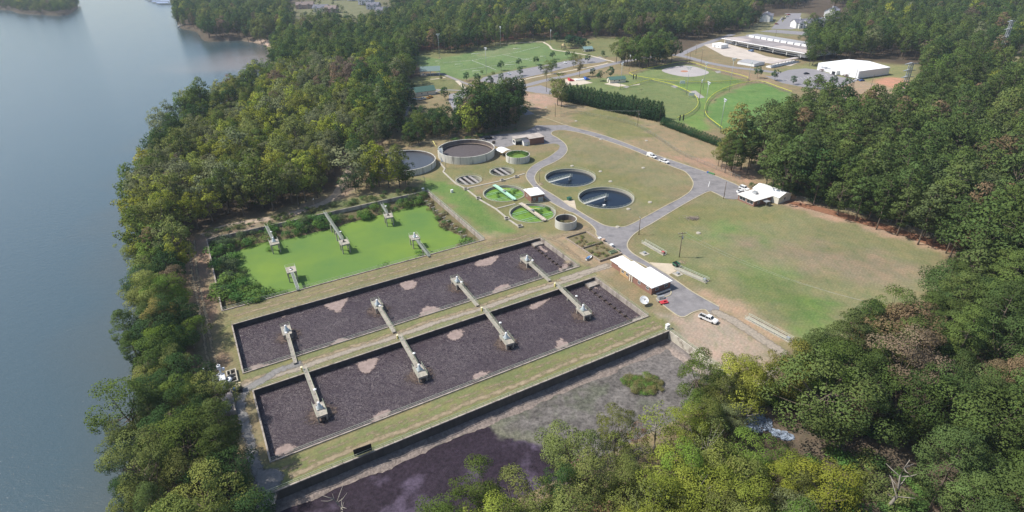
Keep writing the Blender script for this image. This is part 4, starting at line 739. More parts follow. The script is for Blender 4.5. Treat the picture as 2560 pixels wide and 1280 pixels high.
def blocked(X, Y):
    b = np.zeros(X.shape, bool)
    for p, s in clear:
        x0, x1 = min(q[0] for q in p)-s, max(q[0] for q in p)+s; y0, y1 = min(q[1] for q in p)-s, max(q[1] for q in p)+s
        i = (X > x0) & (X < x1) & (Y > y0) & (Y < y1)
        if i.any(): j = np.where(i)[0]; b[j[sdist(X[j], Y[j], p) > -s]] = True
    i = sdist(X, Y, lake) > -1.0; b |= i & (sdist(X, Y, island) < 1); return b
def project(x, y, z):
    Z = z-H; fw = y*math.cos(TILT)-Z*math.sin(TILT); up = y*math.sin(TILT)+Z*math.cos(TILT); fw = np.maximum(fw, 1); a, b = x/fw*F, up/fw*F
    return 1280+a*math.cos(ROLL)+b*math.sin(ROLL), 640-(-a*math.sin(ROLL)+b*math.cos(ROLL))
recs = []
for zi, zn in enumerate(ZN):
    P = GP(zn['p'], zn['z']); xs = [p[0] for p in P]; ys = [p[1] for p in P]; sp = zn['sp']
    X, Y = np.meshgrid(np.arange(min(xs), max(xs), sp), np.arange(min(ys), max(ys), sp*.87)); X[1::2] += sp/2; X = X.ravel()+rng.uniform(-.3, .3, X.size)*sp; Y = Y.ravel()+rng.uniform(-.3, .3, Y.size)*sp
    k = inside(X, Y, P); X, Y = X[k], Y[k]; px, py = project(X, Y, 10); k = (px > -170) & (px < 2730) & (py > -60) & (py < 1560) & ((py < 1400) | (np.abs(px-1280) < 1400)); X, Y = X[k], Y[k]
    dd = np.hypot(X, Y); k = rng.random(len(X)) < np.clip(1.25-dd/1500, .55, 1); X, Y = X[k], Y[k]
    k = ~blocked(X, Y); X, Y = X[k], Y[k]
    # colour drifts so neighbours of one stand look alike
    g = vnoise(X, Y, 26, zi)*.5+.5
    for x, y, q in zip(X, Y, g):
        kd = rnd.choice(zn['mix']); pal = zn['pal']; c = pal[int(min(len(pal)-1, max(0, q*.6+rnd.random()*.4)*len(pal)))]
        if kd == 'p': c = rnd.choice([P1, P2, P1, P3, P2, PB] if rnd.random() < .25 else [P1, P2])
        recs.append([x, y, kd, c if rnd.random() > .12 else rnd.choice([GG, BR if zi != 9 else YG, YG, OL, DG, MG] if kd != 'p' else [P2, P3, PB]), zn['h'][0]*.88+(zn['h'][1]*1.1-zn['h'][0]*.88)*rnd.random(), zi, math.sqrt(x*x+y*y+H*H)])
recs.sort(key=lambda r: r[6]); print('trees', len(recs))
cname = {DG: 'dark green', MG: 'mid green', YG: 'yellow green', OL: 'olive green', GG: 'grey green', RU: 'rust red', BR: 'brownish', P1: 'dark green', P2: 'soft green', P3: 'dull green', PB: 'brown tinged', BG: 'fresh green', YE: 'yellow'}
cnt = {'pine_tree': 0, 'broadleaf_tree': 0}; rest = []; zl = zland(np.array([r[0] for r in recs]), np.array([r[1] for r in recs]))
for i, r in enumerate(recs):
    x, y, kd, c, h, zi, d = r; nm = 'pine_tree' if kd == 'p' else 'broadleaf_tree'
    px, py = project(x, y, zl[i]+h*.6)
    if cnt[nm] < 255 and -20 < px < 2580 and py < 1330 and (kd != 'p' or True):
        cnt[nm] += 1
        hi = d < 230
        pair = rnd.choice(PN if hi else PF) if kd == 'p' else rnd.choice(BSP) if kd == 's' else rnd.choice(TALL) if kd == 't' else rnd.choice(BN if hi else BF)
        base = 24 if kd == 'p' else 20 if kd == 't' else 17
        LM = [('the purple lagoon', 880, 1200), ('the left end of the upper basin', 560, 860), ('the steel machine', 540, 960), ('the left end of the lower basin', 590, 1110), ('the left wall of the green pond', 500, 690), ('the far bank of the green pond', 700, 545), ('the bend of the pale path', 860, 460), ('the grey water tank', 940, 400), ('the green roofed park hall', 1030, 235),
              ('the open picnic shelter', 1040, 180), ('the sandy cove', 660, 120), ('the pontoon boat', 460, 75), ('the largest round tank', 1150, 330), ('the plant gate', 1290, 300), ('the soccer field', 1150, 125), ('the playground', 1410, 105), ('the long factory', 1820, 95), ('the white warehouse', 2120, 135), ('the left power tower', 2300, 230), ('the right power tower', 2500, 190), ('the bright ball field', 1960, 300),
              ('the brick office shed', 1960, 470), ('the middle of the field fence', 2170, 530), ('the far corner of the big field', 2380, 600), ('the near corner of the big field', 2150, 830), ('the gravel road end', 1970, 920), ('the bluish creek stones', 1930, 1090), ('the silt fence', 2120, 1130), ('the bare pale dead tree', 2220, 1270), ('the lagoon corner', 1720, 960), ('the weed island', 1600, 1040), ('the bottom edge of the picture', 1400, 1300), ('the driftwood snag', 300, 1070), ('the lake west of the basins', 300, 800), ('the lake west of the green pond', 320, 560), ('the lake above the green pond', 450, 350), ('the rusty brown pines', 2450, 1050), ('the right edge of the picture', 2540, 760)]
        lm = min(LM, key=lambda q: math.hypot(G(q[1], q[2])[0]-x, G(q[1], q[2])[1]-y))[0]; sz = ['low', 'middling', 'tall'][int(min(2.9, max(0, 3*(h-ZN[zi]['h'][0]*.88)/(ZN[zi]['h'][1]*1.1-ZN[zi]['h'][0]*.88))))]
        lb = '%s %s %s' % ({'p': sz+' pine with a %s crown' % cname[c], 't': sz+' slender %s tree' % cname[c], 's': sz+' thin crowned %s tree' % cname[c], 'b': sz+' round crowned %s tree' % cname[c]}[kd], 'nearest', lm)
        plant(nm, pair, x, y, c, ' '.join(lb.split()), 'pine' if kd == 'p' else 'tree', ' '.join(lb.split()), s=h/base, z=zl[i], sx=rnd.uniform(.95, 1.25))
    else: rest.append((i, r))
# the far wood: one object, instances of the same trees
def far_wood(name, items):
    me = bpy.data.meshes.new(name); me.from_pydata([(r[0], r[1], float(zl[i])) for i, r in items], [], [])
    def at(n, t, k, v): a = me.attributes.new(n, t, 'POINT'); a.data.foreach_set(k, np.array(v, np.float32 if t != 'INT' else np.int32).ravel())
    src = []; 
    def idx(r):
        k, d = r[2], r[6]
        if k == 'p': return (0 if d > 230 else 3)+rnd.randrange(3)
        if k == 't': return 6+rnd.randrange(3)
        return (9 if d > 230 else 13)+rnd.randrange(4)
    at('vi', 'INT', 'value', [idx(r) for i, r in items]); at('rot', 'FLOAT', 'value', [rnd.uniform(0, 6.28) for _ in items])
    at('sc', 'FLOAT', 'value', [r[4]/(24 if r[2] == 'p' else 20 if r[2] == 't' else 17) for i, r in items])
    at('treecol', 'FLOAT_COLOR', 'color', [colvar(r[3]) for i, r in items])
    o = link(name, me); ng = bpy.data.node_groups.new(name, 'GeometryNodeTree'); ng.interface.new_socket('Geometry', in_out='INPUT', socket_type='NodeSocketGeometry'); ng.interface.new_socket('Geometry', in_out='OUTPUT', socket_type='NodeSocketGeometry')
    gi, go = N(ng, 'NodeGroupInput'), N(ng, 'NodeGroupOutput'); L = ng.links.new; jn = N(ng, 'GeometryNodeJoinGeometry')
    na = lambda n, t: N(ng, 'GeometryNodeInputNamedAttribute', data_type=t, ins={0: n})
    vi, ro, sc = na('vi', 'INT'), na('rot', 'FLOAT'), na('sc', 'FLOAT'); cx = N(ng, 'ShaderNodeCombineXYZ'); L(ro.outputs[0], cx.inputs[2])
    for k, pair in enumerate(PF+PN+TALL+BF+BN):
        cmp = N(ng, 'FunctionNodeCompare', data_type='INT', operation='EQUAL'); L(vi.outputs[0], cmp.inputs[2]); cmp.inputs[3].default_value = k
        j = N(ng, 'GeometryNodeJoinGeometry')
        for me2 in pair:
            so_ = next(o2 for o2 in bpy.data.objects if o2.data == me2) if any(o2.data == me2 for o2 in bpy.data.objects) else None
            if so_ is None: so_ = bpy.data.objects.new(me2.name, me2)
            oi = N(ng, 'GeometryNodeObjectInfo', transform_space='ORIGINAL', ins={0: so_}); L(oi.outputs['Geometry'], j.inputs[0])
        ip = N(ng, 'GeometryNodeInstanceOnPoints'); L(gi.outputs[0], ip.inputs['Points']); L(cmp.outputs[0], ip.inputs['Selection']); L(j.outputs[0], ip.inputs['Instance']); L(cx.outputs[0], ip.inputs['Rotation']); L(sc.outputs[0], ip.inputs['Scale']); L(ip.outputs[0], jn.inputs[0])
    L(jn.outputs[0], go.inputs[0]); md = o.modifiers.new('wood', 'NODES'); md.node_group = ng; return o
tag(far_wood('forest', rest), 'continuous canopy of distant mixed wood rolling away to the haze', 'forest', kind='stuff')
# ---------------------------------------------------------------- shared paints
brick = mat('brick', (.27, .145, .11), .9, var=.2, scale=3, stretch=(1, 1, 4)); brick2 = mat('brick_dark', (.23, .12, .09), .9, var=.2, scale=3, stretch=(1, 1, 4))
roofw = mat('white_roof', (.86, .86, .85), .6, var=.03, scale=.4, mot=((.6, .55, .5), .15, .74, .05)); creamw = mat('cream_wall', (.70, .66, .56), .7, var=.06); glass = mat('window_glass', (.03, .035, .045), .15, var=.2, spec=.6)
metalw = mat('white_metal_wall', (.78, .79, .80), .5, var=.04, scale=1, stretch=(6, 6, .2)); greyroof = mat('grey_roof', (.36, .36, .37), .8, var=.12, scale=.5); slate = mat('slate_shingle', (.17, .17, .20), .85, var=.15, scale=1)
greenroof = mat('green_roof', (.08, .155, .125), .5, var=.08, scale=.5, stretch=(5, .3, 1)); tank = mat('tank_concrete', (.60, .58, .51), .9, var=.14, scale=.6, stretch=(1, 1, .12), mot=((.17, .16, .14), .55, .62, .08), detail=7)
wood = mat('pole_wood', (.16, .12, .09), .9, var=.2); galv = mat('galvanised', (.42, .44, .45), .45, metal=.4, var=.1); redp = mat('red_paint', (.50, .05, .06), .45, var=.1); greenp = mat('green_paint', (.04, .16, .10), .5, var=.15); bluep = mat('blue_paint', (.04, .12, .42), .5, var=.1)
ringm = mat('ring_concrete', (.37, .36, .28), .9, var=.15, scale=.8); aquam = mat('aqua_paint', (.42, .66, .52), .5, var=.1, scale=1); chain = mat('chain_link', (.25, .27, .27), .6, metal=.3, var=.1)
def frame3(a, b, c, z=0):
    A_, B_, C_ = (Vector(G(*p, z)) for p in (a, b, c)); d = B_-A_; n = Vector((-d.y, d.x)).normalized(); return A_, math.atan2(d.y, d.x), d.length, (C_-A_).dot(n)
def gz(x, y): return float(zland(np.array([x]), np.array([y]))[0])
def at(px, py): x, y = G(px, py); return (x, y, gz(x, y))
def win(t, x, y, z, w, h, side, fr=white, name='window'):
    """framed window on side n/s (faces +-y) or e/w (faces +-x)"""
    s = 1 if side in 'ne' else -1; m = MB(); g = MB()
    def bx(b, a0, a1, z0, z1, d0, d1):
        lo, hi = sorted((s*d0, s*d1))
        if side in 'ns': b.box(x+a0, x+a1, y+lo, y+hi, z0, z1)
        else: b.box(x+lo, x+hi, y+a0, y+a1, z0, z1)
    bx(g, -w/2, w/2, z, z+h, .004, .03); o = g.build(name, glass, t)
    for q in ((-w/2-.08, -w/2, z-.08, z+h+.08), (w/2, w/2+.08, z-.08, z+h+.08), (-w/2, w/2, z-.08, z), (-w/2, w/2, z+h, z+h+.08), (-.03, .03, z, z+h)): bx(m, *q, .005, .06)
    m.build('frame', fr, o); return o
def gable(mb, x0, x1, y0, y1, z0, z1, ov=.4, th=.18, axis='x'):
    """two roof slopes, ridge along axis"""
    if axis == 'x':
        ym = (y0+y1)/2
        for ya in (y0-ov, y1+ov):
            k = (z1-z0)/((y1-y0)/2); ze = z0-ov*k
            v = [(x0-ov, ya, ze), (x1+ov, ya, ze), (x1+ov, ym, z1), (x0-ov, ym, z1)]; mb.add(v+[(a, b, c+th) for a, b, c in v], [(0, 1, 2, 3), (4, 5, 6, 7), (0, 1, 5, 4), (1, 2, 6, 5), (2, 3, 7, 6), (3, 0, 4, 7)])
    else:
        t = MB(); gable(t, y0, y1, x0, x1, z0, z1, ov, th); mb.add([(b, a, c) for a, b, c in t.v], t.f)
def gable_wall(mb, x0, x1, y0, y1, z0, z1, axis='x'):
    """box to z0 with triangular ends up to z1"""
    if axis == 'x':
        ym = (y0+y1)/2; v = [(x0, y0, 0), (x0, y1, 0), (x0, y1, z0), (x0, ym, z1), (x0, y0, z0)]; w = [(x1, b, c) for a, b, c in v]
        mb.add(v+w, [(4, 3, 2, 1, 0), (5, 6, 7, 8, 9), (0, 1, 6, 5), (1, 2, 7, 6), (2, 3, 8, 7), (3, 4, 9, 8), (4, 0, 5, 9)])
    else:
        t = MB(); gable_wall(t, y0, y1, x0, x1, z0, z1); mb.add([(b, a, c) for a, b, c in t.v], t.f)
# ---------------------------------------------------------------- main brick building
A_, an, L_, D_ = frame3((1534, 667.5), (1630, 720.6), (1680.6, 701.3), 3.0); D_ = abs(frame3((1630, 720.6), (1680.6, 701.3), (1546, 665), 3.0)[2])
A2, an, LL, W2 = frame3((1546, 665), (1630, 720.6), (1680.6, 701.3), 3.0)
t = thing('brick_building', 'long red brick building with a flat white roof between the dish and the road', 'building', (A2.x, A2.y, 0), an)
W2 = abs(W2); Wn = W2*.76
MB().box(.4, LL*.36, .4, Wn-.4, 0, 2.75).box(LL*.36, LL-.4, .4, W2-.4, 0, 2.751).build('wall', brick, t)
MB().box(0, LL*.36, 0, Wn, 2.75, 3.02).box(LL*.36, LL, -.0, W2, 2.751, 3.021).build('roof', roofw, t)
MB().box(.7, LL*.3, .37, .4, .1, 2.6).build('tan_panel', mat('tan_panel', (.50, .33, .16), .8, var=.1), t)
MB().box(-5.2, -.2, 1.2, 6.0, 0, 2.45).build('wing_wall', brick, t); MB().box(-5.6, -.1, .8, 6.4, 2.45, 2.68).build('wing_roof', roofw, t)
for x in (LL*.12, LL*.26, LL*.62, LL*.86): win(t, x, .38, 1.2, 1.1, .9, 's')
for y in (W2*.3, W2*.75): win(t, LL-.4, y, 1.2, 1.3, .9, 'e')
win(t, -5.2, 3.6, 1.1, .5, .9, 'w')
MB().box(LL*.335, LL*.365, .2, .4, 0, 2.5).box(LL*.40, LL*.425, .2, .4, 0, 2.5).build('pilaster', mat('pale_trim', (.7, .64, .52), .7), t); MB().box(LL*.375, LL*.395, .34, .4, 0, 2.1).build('door', mat('brown_door', (.2, .1, .06), .6), t)
MB().lathe([(3.6, 0), (3.6, .16), (3.25, .16), (3.25, 0)], (LL-.4, W2*.5, 0), 24, -PI/2, PI/2).build('garden_kerb', kerbm, t)
b = thing('steel_bench', 'long low blue steel rack along the shaded end of the brick building', 'rack', (A2.x+(LL+.8)*math.cos(an)-W2*.5*math.sin(an), A2.y+(LL+.8)*math.sin(an)+W2*.5*math.cos(an), 0), an)
MB().box(-.35, .35, -3, 3, .7, .78).box(-.35, .35, -3, 3, .3, .36).build('shelf', galv, b); m = MB(); [m.box(x-.04, x+.04, y-.04, y+.04, 0, .7) for x in (-.3, .3) for y in (-2.9, 0, 2.9)]; m.build('leg', galv, b)
# ---------------------------------------------------------------- office with the white annex
A2, an, LL, W2 = frame3((1842.5, 484.5), (1887, 503.5), (1925, 488), 2.9); W2 = abs(W2)
t = thing('brick_office', 'low brick office with a wide flat white roof and two large front windows', 'building', (A2.x, A2.y, 0), an)
MB().box(.5, LL-.5, .5, W2, 0, 2.7).build('wall', brick, t); MB().box(0, LL, 0, W2+.2, 2.7, 2.95).build('roof', mat('roof_cream', (.78, .74, .70), .7, var=.04), t)
win(t, LL*.3, .5, .9, LL*.33, 1.4, 's'); win(t, LL*.72, .5, .9, LL*.33, 1.4, 's'); win(t, LL-.5, W2*.3, 1, 1, 1, 'e')
MB().box(LL*.4-1, LL*.4+1, W2*.62-.8, W2*.62+.8, 2.95, 4.0).build('rooftop_unit', galv, t)
q = MB().box(LL-.3, LL+2.2, W2*.45, W2*.45+2.6, 2.0, 2.1).build('porch_roof', galv, t); m = MB(); m.box(LL+2.0, LL+2.1, W2*.45+.1, W2*.45+.2, 0, 2.0).box(LL+2.0, LL+2.1, W2*.45+2.4, W2*.45+2.5, 0, 2.0).build('post', galv, q)
A3, an3, L3, _ = frame3((1882, 469.5), (1948, 494), (1970, 484), 3.2); W3 = 8.5
t = thing('metal_shed', 'cream metal shed with a white gable roof behind the brick office', 'shed', (A3.x, A3.y, 0), an3)
m = MB(); gable_wall(m, 0, L3, 0, W3, 3.0, 4.4); m.build('wall', creamw, t); m = MB(); gable(m, 0, L3, 0, W3, 3.05, 4.45, .15, .1); m.build('roof', roofw, t); win(t, L3, W3*.5, 1.2, 1.3, 1.1, 'e')
# ---------------------------------------------------------------- small brick building beside the algae ponds
A3, an3, L3, W3 = frame3((1327, 490), (1362, 484), (1345, 467), 3.7); W3 = abs(W3)
t = thing('brick_hut', 'square brick hut with a white roof between the algae ponds and the curved road', 'building', (A3.x, A3.y, 0), an3)
MB().box(.3, L3-.3, .3, W3-.3, 0, 3.45).build('wall', brick2, t); MB().box(0, L3, 0, W3, 3.45, 3.7).build('roof', roofw, t)
MB().box(L3*.55, L3*.72, .24, .3, 0, 2.3).box(L3*.74, L3*.9, .24, .3, 0, 2.3).build('door', mat('grey_door', (.35, .38, .4), .5), t); win(t, .3, W3*.6, 1.4, .8, .8, 'w'); win(t, L3*.28, .3, 1.3, .9, .9, 's')
MB().box(.5, 1.0, W3-1.2, W3-.6, 3.7, 4.1).build('vent', white, t)
# ---------------------------------------------------------------- pump house with its shed
A3, an3, L3, W3 = frame3((1301, 346), (1324, 344), (1312, 334), 4.0)
t = thing('pump_house', 'brick pump house with a stained flat roof at the end of the tank road', 'building', at(1325, 363), rad(22))
MB().box(0, 9, 0, 8, 0, 3.7).build('wall', brick2, t); MB().box(-8, 9.4, 3.5, 8.4, 3.72, 3.95).box(-.4, 9.4, -.4, 3.5, 3.722, 3.952).build('roof', mat('stained_roof', (.42, .37, .33), .9, var=.3, scale=.3), t)
MB().box(-7.6, 0, 3.8, 8, 2.2, 3.72).build('lean_to', creamw, t); MB().box(-7.6, -7.3, 3.8, 8, 0, 2.2).box(-7.3, -.02, 7.7, 8, 0, 2.2).build('lean_to_wall', white, t); MB().box(-7.66, -7.6, 4.6, 7.2, 1.0, 2.4).build('garage_opening', glass, t)
t = thing('storage_shed', 'small white storage shed with a dark gable roof leaning by the pump house', 'shed', (at(1310, 365)[0], at(1310, 365)[1], 0), rad(22))
m = MB(); gable_wall(m, 0, 5.4, 0, 3.2, 2.2, 3.2); m.build('wall', white, t); m = MB(); gable(m, 0, 5.4, 0, 3.2, 2.22, 3.22, .2, .08); m.build('roof', slate, t); MB().box(2.3, 3.2, -.05, 0, 0, 1.9).build('door', creamw, t)
# white canopy
t = thing('carport', 'white arched carport beside the round planted tank', 'carport', (*at(1259, 386)[:2], 0), rad(35))
m = MB(); P = [(-3.2+6.4*i/10, 2.4+.9*math.sin(PI*i/10)) for i in range(11)]; v = [(x, y, z) for y in (-3.6, 3.6) for x, z in P]; v += [(x, y, z+.08) for x, y, z in v]
m.add(v, [(i, i+1, i+12, i+11) for i in range(10)]+[(22+i, 23+i, 34+i, 33+i) for i in range(10)]); m.build('canopy', roofw, t)
for x in (-3.1, 3.1):
    for y in (-3.4, 0, 3.4): MB().box(x-.05, x+.05, y-.05, y+.05, 0, 2.45).build('post', galv, t)
# ---------------------------------------------------------------- round tanks
def round_tank(name, label, c, r, h, wz, wm, wt=.4, n=72, base=0, inner=None):
    t = thing(name, label, 'tank', (*c, base)); MB().lathe([(r, -.2), (r, h), (r-wt, h), (r-wt, h-.35)], n=n).build('wall', tank, t); MB().lathe([(r-wt-.01, h-.3), (r-wt-.01, wz-.3)], n=n).build('inner_wall', mat('stained_inner_wall', (.17, .14, .125), .9, var=.3, scale=.6, stretch=(1, 1, .2)), t)
    MB().lathe([(0, wz), (r-wt+.02, wz)], n=n).build('water', wm, t); return t
sludge = mat('sludge_floor', (.10, .085, .085), .6, var=.25, scale=.8, bump=.03); murk = mat_water('murky_water', (.07, .075, .085), .2, [(1.2, .03, (1, 1, 1), 0)], spec=.6)
t = round_tank('digester_tank', 'largest open round concrete tank with a dark sludge floor', (-24, 308.5), 15.8, 4.1, 1.2, sludge)
MB().lathe([(15.37, 2.0), (14.6, 2.0), (14.6, 1.7), (15.37, 1.7)], n=72).build('inner_ledge', mat('brown_ledge', (.25, .2, .16), .9, var=.2), t)
MB().box(14.4, 16.2, 6.4, 6.9, 3.9, 5.6).build('hoist', wood, t)
m = MB(); m.beam((-11, -9, 4.3), (11, -9, 4.3), .25); m.build('cross_pipe', galv, t) if 0 else None
t = round_tank('digester_tank', 'round concrete tank of still grey water behind the yellow green tree', (-56, 293), 16.6, 3.3, 2.2, murk)
t = round_tank('planted_tank', 'small round concrete tank with green weed and shrubs growing inside', (4.4, 297.7), 6.5, 3.5, 2.2, gw, .3)
for k, (a, q, s_) in enumerate([(2.6, 4.6, .9), (2.1, 4.9, .9), (1.6, 4.8, .8), (1.1, 4.9, .85), (.6, 4.7, .9), (.1, 4.6, 1), (3.1, 4.7, .8), (4.7, 4.6, .3), (-.3, 5, .7)]):
    plant('tank_shrub', SHR[k % 3], 4.4+q*math.cos(a), 297.7+q*math.sin(a), (.05, .10, .028), 'leafy shrub rooted in the weed inside the small planted tank', 'shrub', 'shrubs inside the planted tank', s=s_*.9, z=2.1, names=('foliage', 'stem'))
t = round_tank('round_tank', 'small weedy round concrete tank at the road bend below the algae ponds', (22.6, 215.3), 4.5, 3.4, .9, mat('weedy_floor', (.12, .10, .05), .95, var=.4, scale=1.2), .25)
MB().box(-.06, .06, 4.1, 4.2, 0.9, 4.6).build('pipe', darkm, t)
for k in range(5): plant('tank_shrub', SHR[k % 3], 22.6+rnd.uniform(-2.8, 2.8), 215.3+rnd.uniform(-2.8, 2.8), (.10, .10, .05), 'dry weed clump inside the small round tank below the algae ponds', 'weed', 'weeds inside the small round tank', s=.5, z=.8, names=('foliage', 'stem'))
# stairs and conveyor between the two big tanks
t = thing('steel_stair', 'steel stair and gantry between the two big round tanks', 'stair', (*at(1106, 405)[:2], 0), rad(100))
m = MB(); m.add([(0, -.8, 0), (0, .8, 0), (5.5, .8, 4.2), (5.5, -.8, 4.2), (0, -.8, .3), (0, .8, .3), (5.5, .8, 4.5), (5.5, -.8, 4.5)], [(0, 1, 2, 3), (4, 5, 6, 7), (0, 1, 5, 4), (2, 3, 7, 6), (1, 2, 6, 5), (3, 0, 4, 7)]); m.build('flight', galv, t)
MB().box(5.5, 11, -1.2, 1.2, 4.2, 4.4).build('landing', galv, t); m = MB(); m.rail([(0, -.8, .3), (5.5, -.8, 4.5), (11, -.9, 4.4)], r=.04); m.rail([(0, .8, .3), (5.5, .8, 4.5), (11, .9, 4.4)], r=.04); m.build('railing', railm, t)
MB().tube([(8, 1, 3.5), (12, 3.6, 8.4)], .22).build('conveyor', yellow, t)
# ---------------------------------------------------------------- clarifiers flush with the ground
def clarifier(name, label, key, wm, wz, rail=True, cat='clarifier', group=None, w=.3, lip=.14):
    c, r = CL[key]; t = thing(name, label, cat, (*c, 0), AX, group)
    MB().lathe([(r+w*.5, -.1), (r+w*.5, lip), (r-.35, lip), (r-.35, -5)], n=72).build('wall', ringm, t); MB().lathe([(0, wz), (r-.33, wz)], n=72).build('water', wm, t)
    MB().lathe([(r-.36, wz+.35), (r-.9, wz+.35), (r-.9, wz-.3), (r-.36, wz-.3)], n=72).build('launder', mat('launder', (.20, .19, .18), .8, var=.2), t)
    if rail: m = MB(); m.rail([(r*math.cos(2*PI*k/40), r*math.sin(2*PI*k/40), lip) for k in range(40)], h=1.0, step=2.2, r=.022, post=.02, closed=True); m.build('railing', railm, t)
    return t
blue = mat_water('clear_dark_water', (.010, .018, .032), .12, [(1.5, .02, (1, 1, 1), 0)], spec=.6)
for nm, lb, p0, p1 in (('clarifier_a', 'upper of the two large round basins of clear dark blue water on the lawn', (1360, 460), (1427, 441)), ('clarifier_b', 'lower of the two large round basins of clear dark blue water on the lawn', (1462, 509), (1520, 490))):
    t = clarifier('clarifier', lb, nm, blue, -1.25, group='dark clarifiers')
    c, r = CL[nm]; a = Vector(G(*p0, .6)); b_ = Vector(G(*p1, .6)); d = (b_-a).normalized(); a = b_-d*(r-1)
    g = math.atan2(d.y, d.x)-AX; ca, sa = math.cos(g), math.sin(g)
    q = thing('clarifier_bridge', 'walkway with rails from the rim to the centre of the %s dark clarifier' % ('upper' if nm[-1] == 'a' else 'lower'), 'bridge', (*c, 0), g+AX, 'clarifier bridges')
    MB().box(-r-.4, .9, -.65, .65, .5, .72).build('deck', mat('pale_deck', (.55, .55, .52), .7, var=.1), q); m = MB(); m.rail([(-r-.4, -.62, .72), (.9, -.62, .72)], step=1.8); m.rail([(-r-.4, .62, .72), (.9, .62, .72)], step=1.8); m.build('railing', railm, q)
    MB().lathe([(.7, -2), (.7, .2), (1.0, .25), (1.0, .5)], n=16).build('column', galv, q); MB().box(-.4, .4, -.35, .35, .72, 1.3).build('drive', galv, q)
algae = mat('algae', (.17, .32, .035), .8, var=.2, scale=.6, c2=(.09, .17, .03), mot=((.055, .10, .03), .35, .62, .06), detail=8)
for nm, lb, pp in (('pond_a', 'upper round algae covered clarifier with an aqua bridge beside the brick hut', aquam), ('pond_b', 'lower round algae covered clarifier with a rusty bridge above the small round tank', mat('rusty_cream', (.50, .44, .37), .7, var=.3, scale=1))):
    t = clarifier('algae_clarifier', lb, nm, algae, -.9, group='algae clarifiers'); c, r = CL[nm]
    p0, p1 = ((1238, 468), (1290, 505)) if nm == 'pond_a' else ((1302, 508), (1362, 550))
    a = Vector(G(*p0, .9)); b_ = Vector(G(*p1, .9)); g = math.atan2(b_.y-a.y, b_.x-a.x)
    q = thing('algae_bridge', 'wide %s bridge across the %s algae clarifier' % (('aqua steel', 'upper') if nm == 'pond_a' else ('rusty cream', 'lower')), 'bridge', (*c, 0), g, 'algae clarifier bridges')
    MB().box(-r-.6, r+.6, -.9, .9, .5, .75).build('deck', pp, q); MB().box(-r*.8, r+.6, -1.0, -.85, .75, 1.45).box(-r*.8, r+.6, .5, .62, .75, 1.2).build('girder', pp, q)
    m = MB(); m.beam((-2, 0, 1.5), (r*.5, .8, 3.6), .14); m.build('yellow_arm', yellow, q); MB().box(-.6, .6, -.6, .6, .75, 1.6).build('drive', galv, q)
    m = MB(); [m.beam((x, -r*.8, -.55), (x, r*.8, -.55), .12) for x in (-r*.45, -r*.3, r*.3, r*.45)]; m.build('rake_arm', aquam, q)
    for k in range(9 if nm == 'pond_b' else 6):
        u_, v_ = (rnd.uniform(.1, .75)*r, rnd.uniform(-.1, .7)*r) if nm == 'pond_b' else (rnd.uniform(-.6, .6)*r, rnd.uniform(-.3, .6)*r)
        plant('floating_weed', SHR[k % 3], c[0]+u_, c[1]+v_, (.055, .11, .03), 'dark weed clump floating on the %s algae clarifier' % ('upper' if nm == 'pond_a' else 'lower'), 'weed', 'weed clumps on the algae clarifiers', s=.42, z=-1, names=('foliage', 'stem'), sx=1.6)
dk = mat('dark_tank_floor', (.045, .038, .032), .7, var=.4, scale=.8)
for nm, lb in (('thick_a', 'left one of two small round sunken tanks crossed by parallel concrete troughs'), ('thick_b', 'right one of two small round sunken tanks crossed by parallel concrete troughs')):
    t = clarifier('trough_tank', lb, nm, dk, -1.6, cat='tank', group='small trough tanks'); c, r = CL[nm]
    for x in ((-2.9, 0, 2.9) if nm == 'thick_a' else (-1.6, 1.6)):
        hh = math.sqrt(r*r-x*x)-.4; MB().box(x-.5, x-.38, -hh, hh, -.5, .02).box(x+.38, x+.5, -hh, hh, -.5, .02).box(x-.38, x+.38, -hh, hh, -.5, -.25).build('trough', mat('trough_concrete', (.36, .34, .33), .85, var=.2, scale=.8), t)
# ---------------------------------------------------------------- pipe channel with pits
cc = MB()
def channel(name, label, pxs, w=.9, h=.22):
    P = GP(pxs); m = MB()
    t = thing(name, label, 'channel', (*P[0], 0)); m.v = []; o = P[0]
    for a, b in zip(P[:-1], P[1:]):
        m.beam((a[0]-o[0], a[1]-o[1], h/2-.05), (b[0]-o[0], b[1]-o[1], h/2-.05), w, h+.1)
    m.build('cover', conc, t); return t
channel('pipe_channel', 'long concrete pipe channel running down the lawn past the algae ponds', [(1098, 405), (1112, 422), (1108, 430), (1140, 460), (1164, 472), (1200, 500), (1240, 523), (1270, 548), (1300, 569)], .85)
channel('pipe_channel', 'concrete pipe channel from the curved road to the lawn junction', [(1170, 470), (1260, 451), (1312, 434)], .8)
channel('pipe_channel', 'short concrete pipe channel to the rusty bridge', [(1241, 522), (1288, 510)], .7)
for i, (x, y) in enumerate([(1196, 497), (1267, 548), (1300, 567), (1165, 474), (1256, 452), (1291, 443)]):
    t = thing('channel_pit', 'square concrete pit box on the pipe channel across the lawn', 'pit', (*G(x, y), 0), AX-.2, 'pit boxes on the pipe channel')
    m = MB()
    for b in ((-1, 1, .75, 1), (-1, 1, -1, -.75), (-1, -.75, -.75, .75), (.75, 1, -.75, .75)): m.box(*b, 0, .75)
    m.build('rim', conc, t); MB().box(-.75, .75, -.75, .75, .1, .45).build('cover', dk, t)
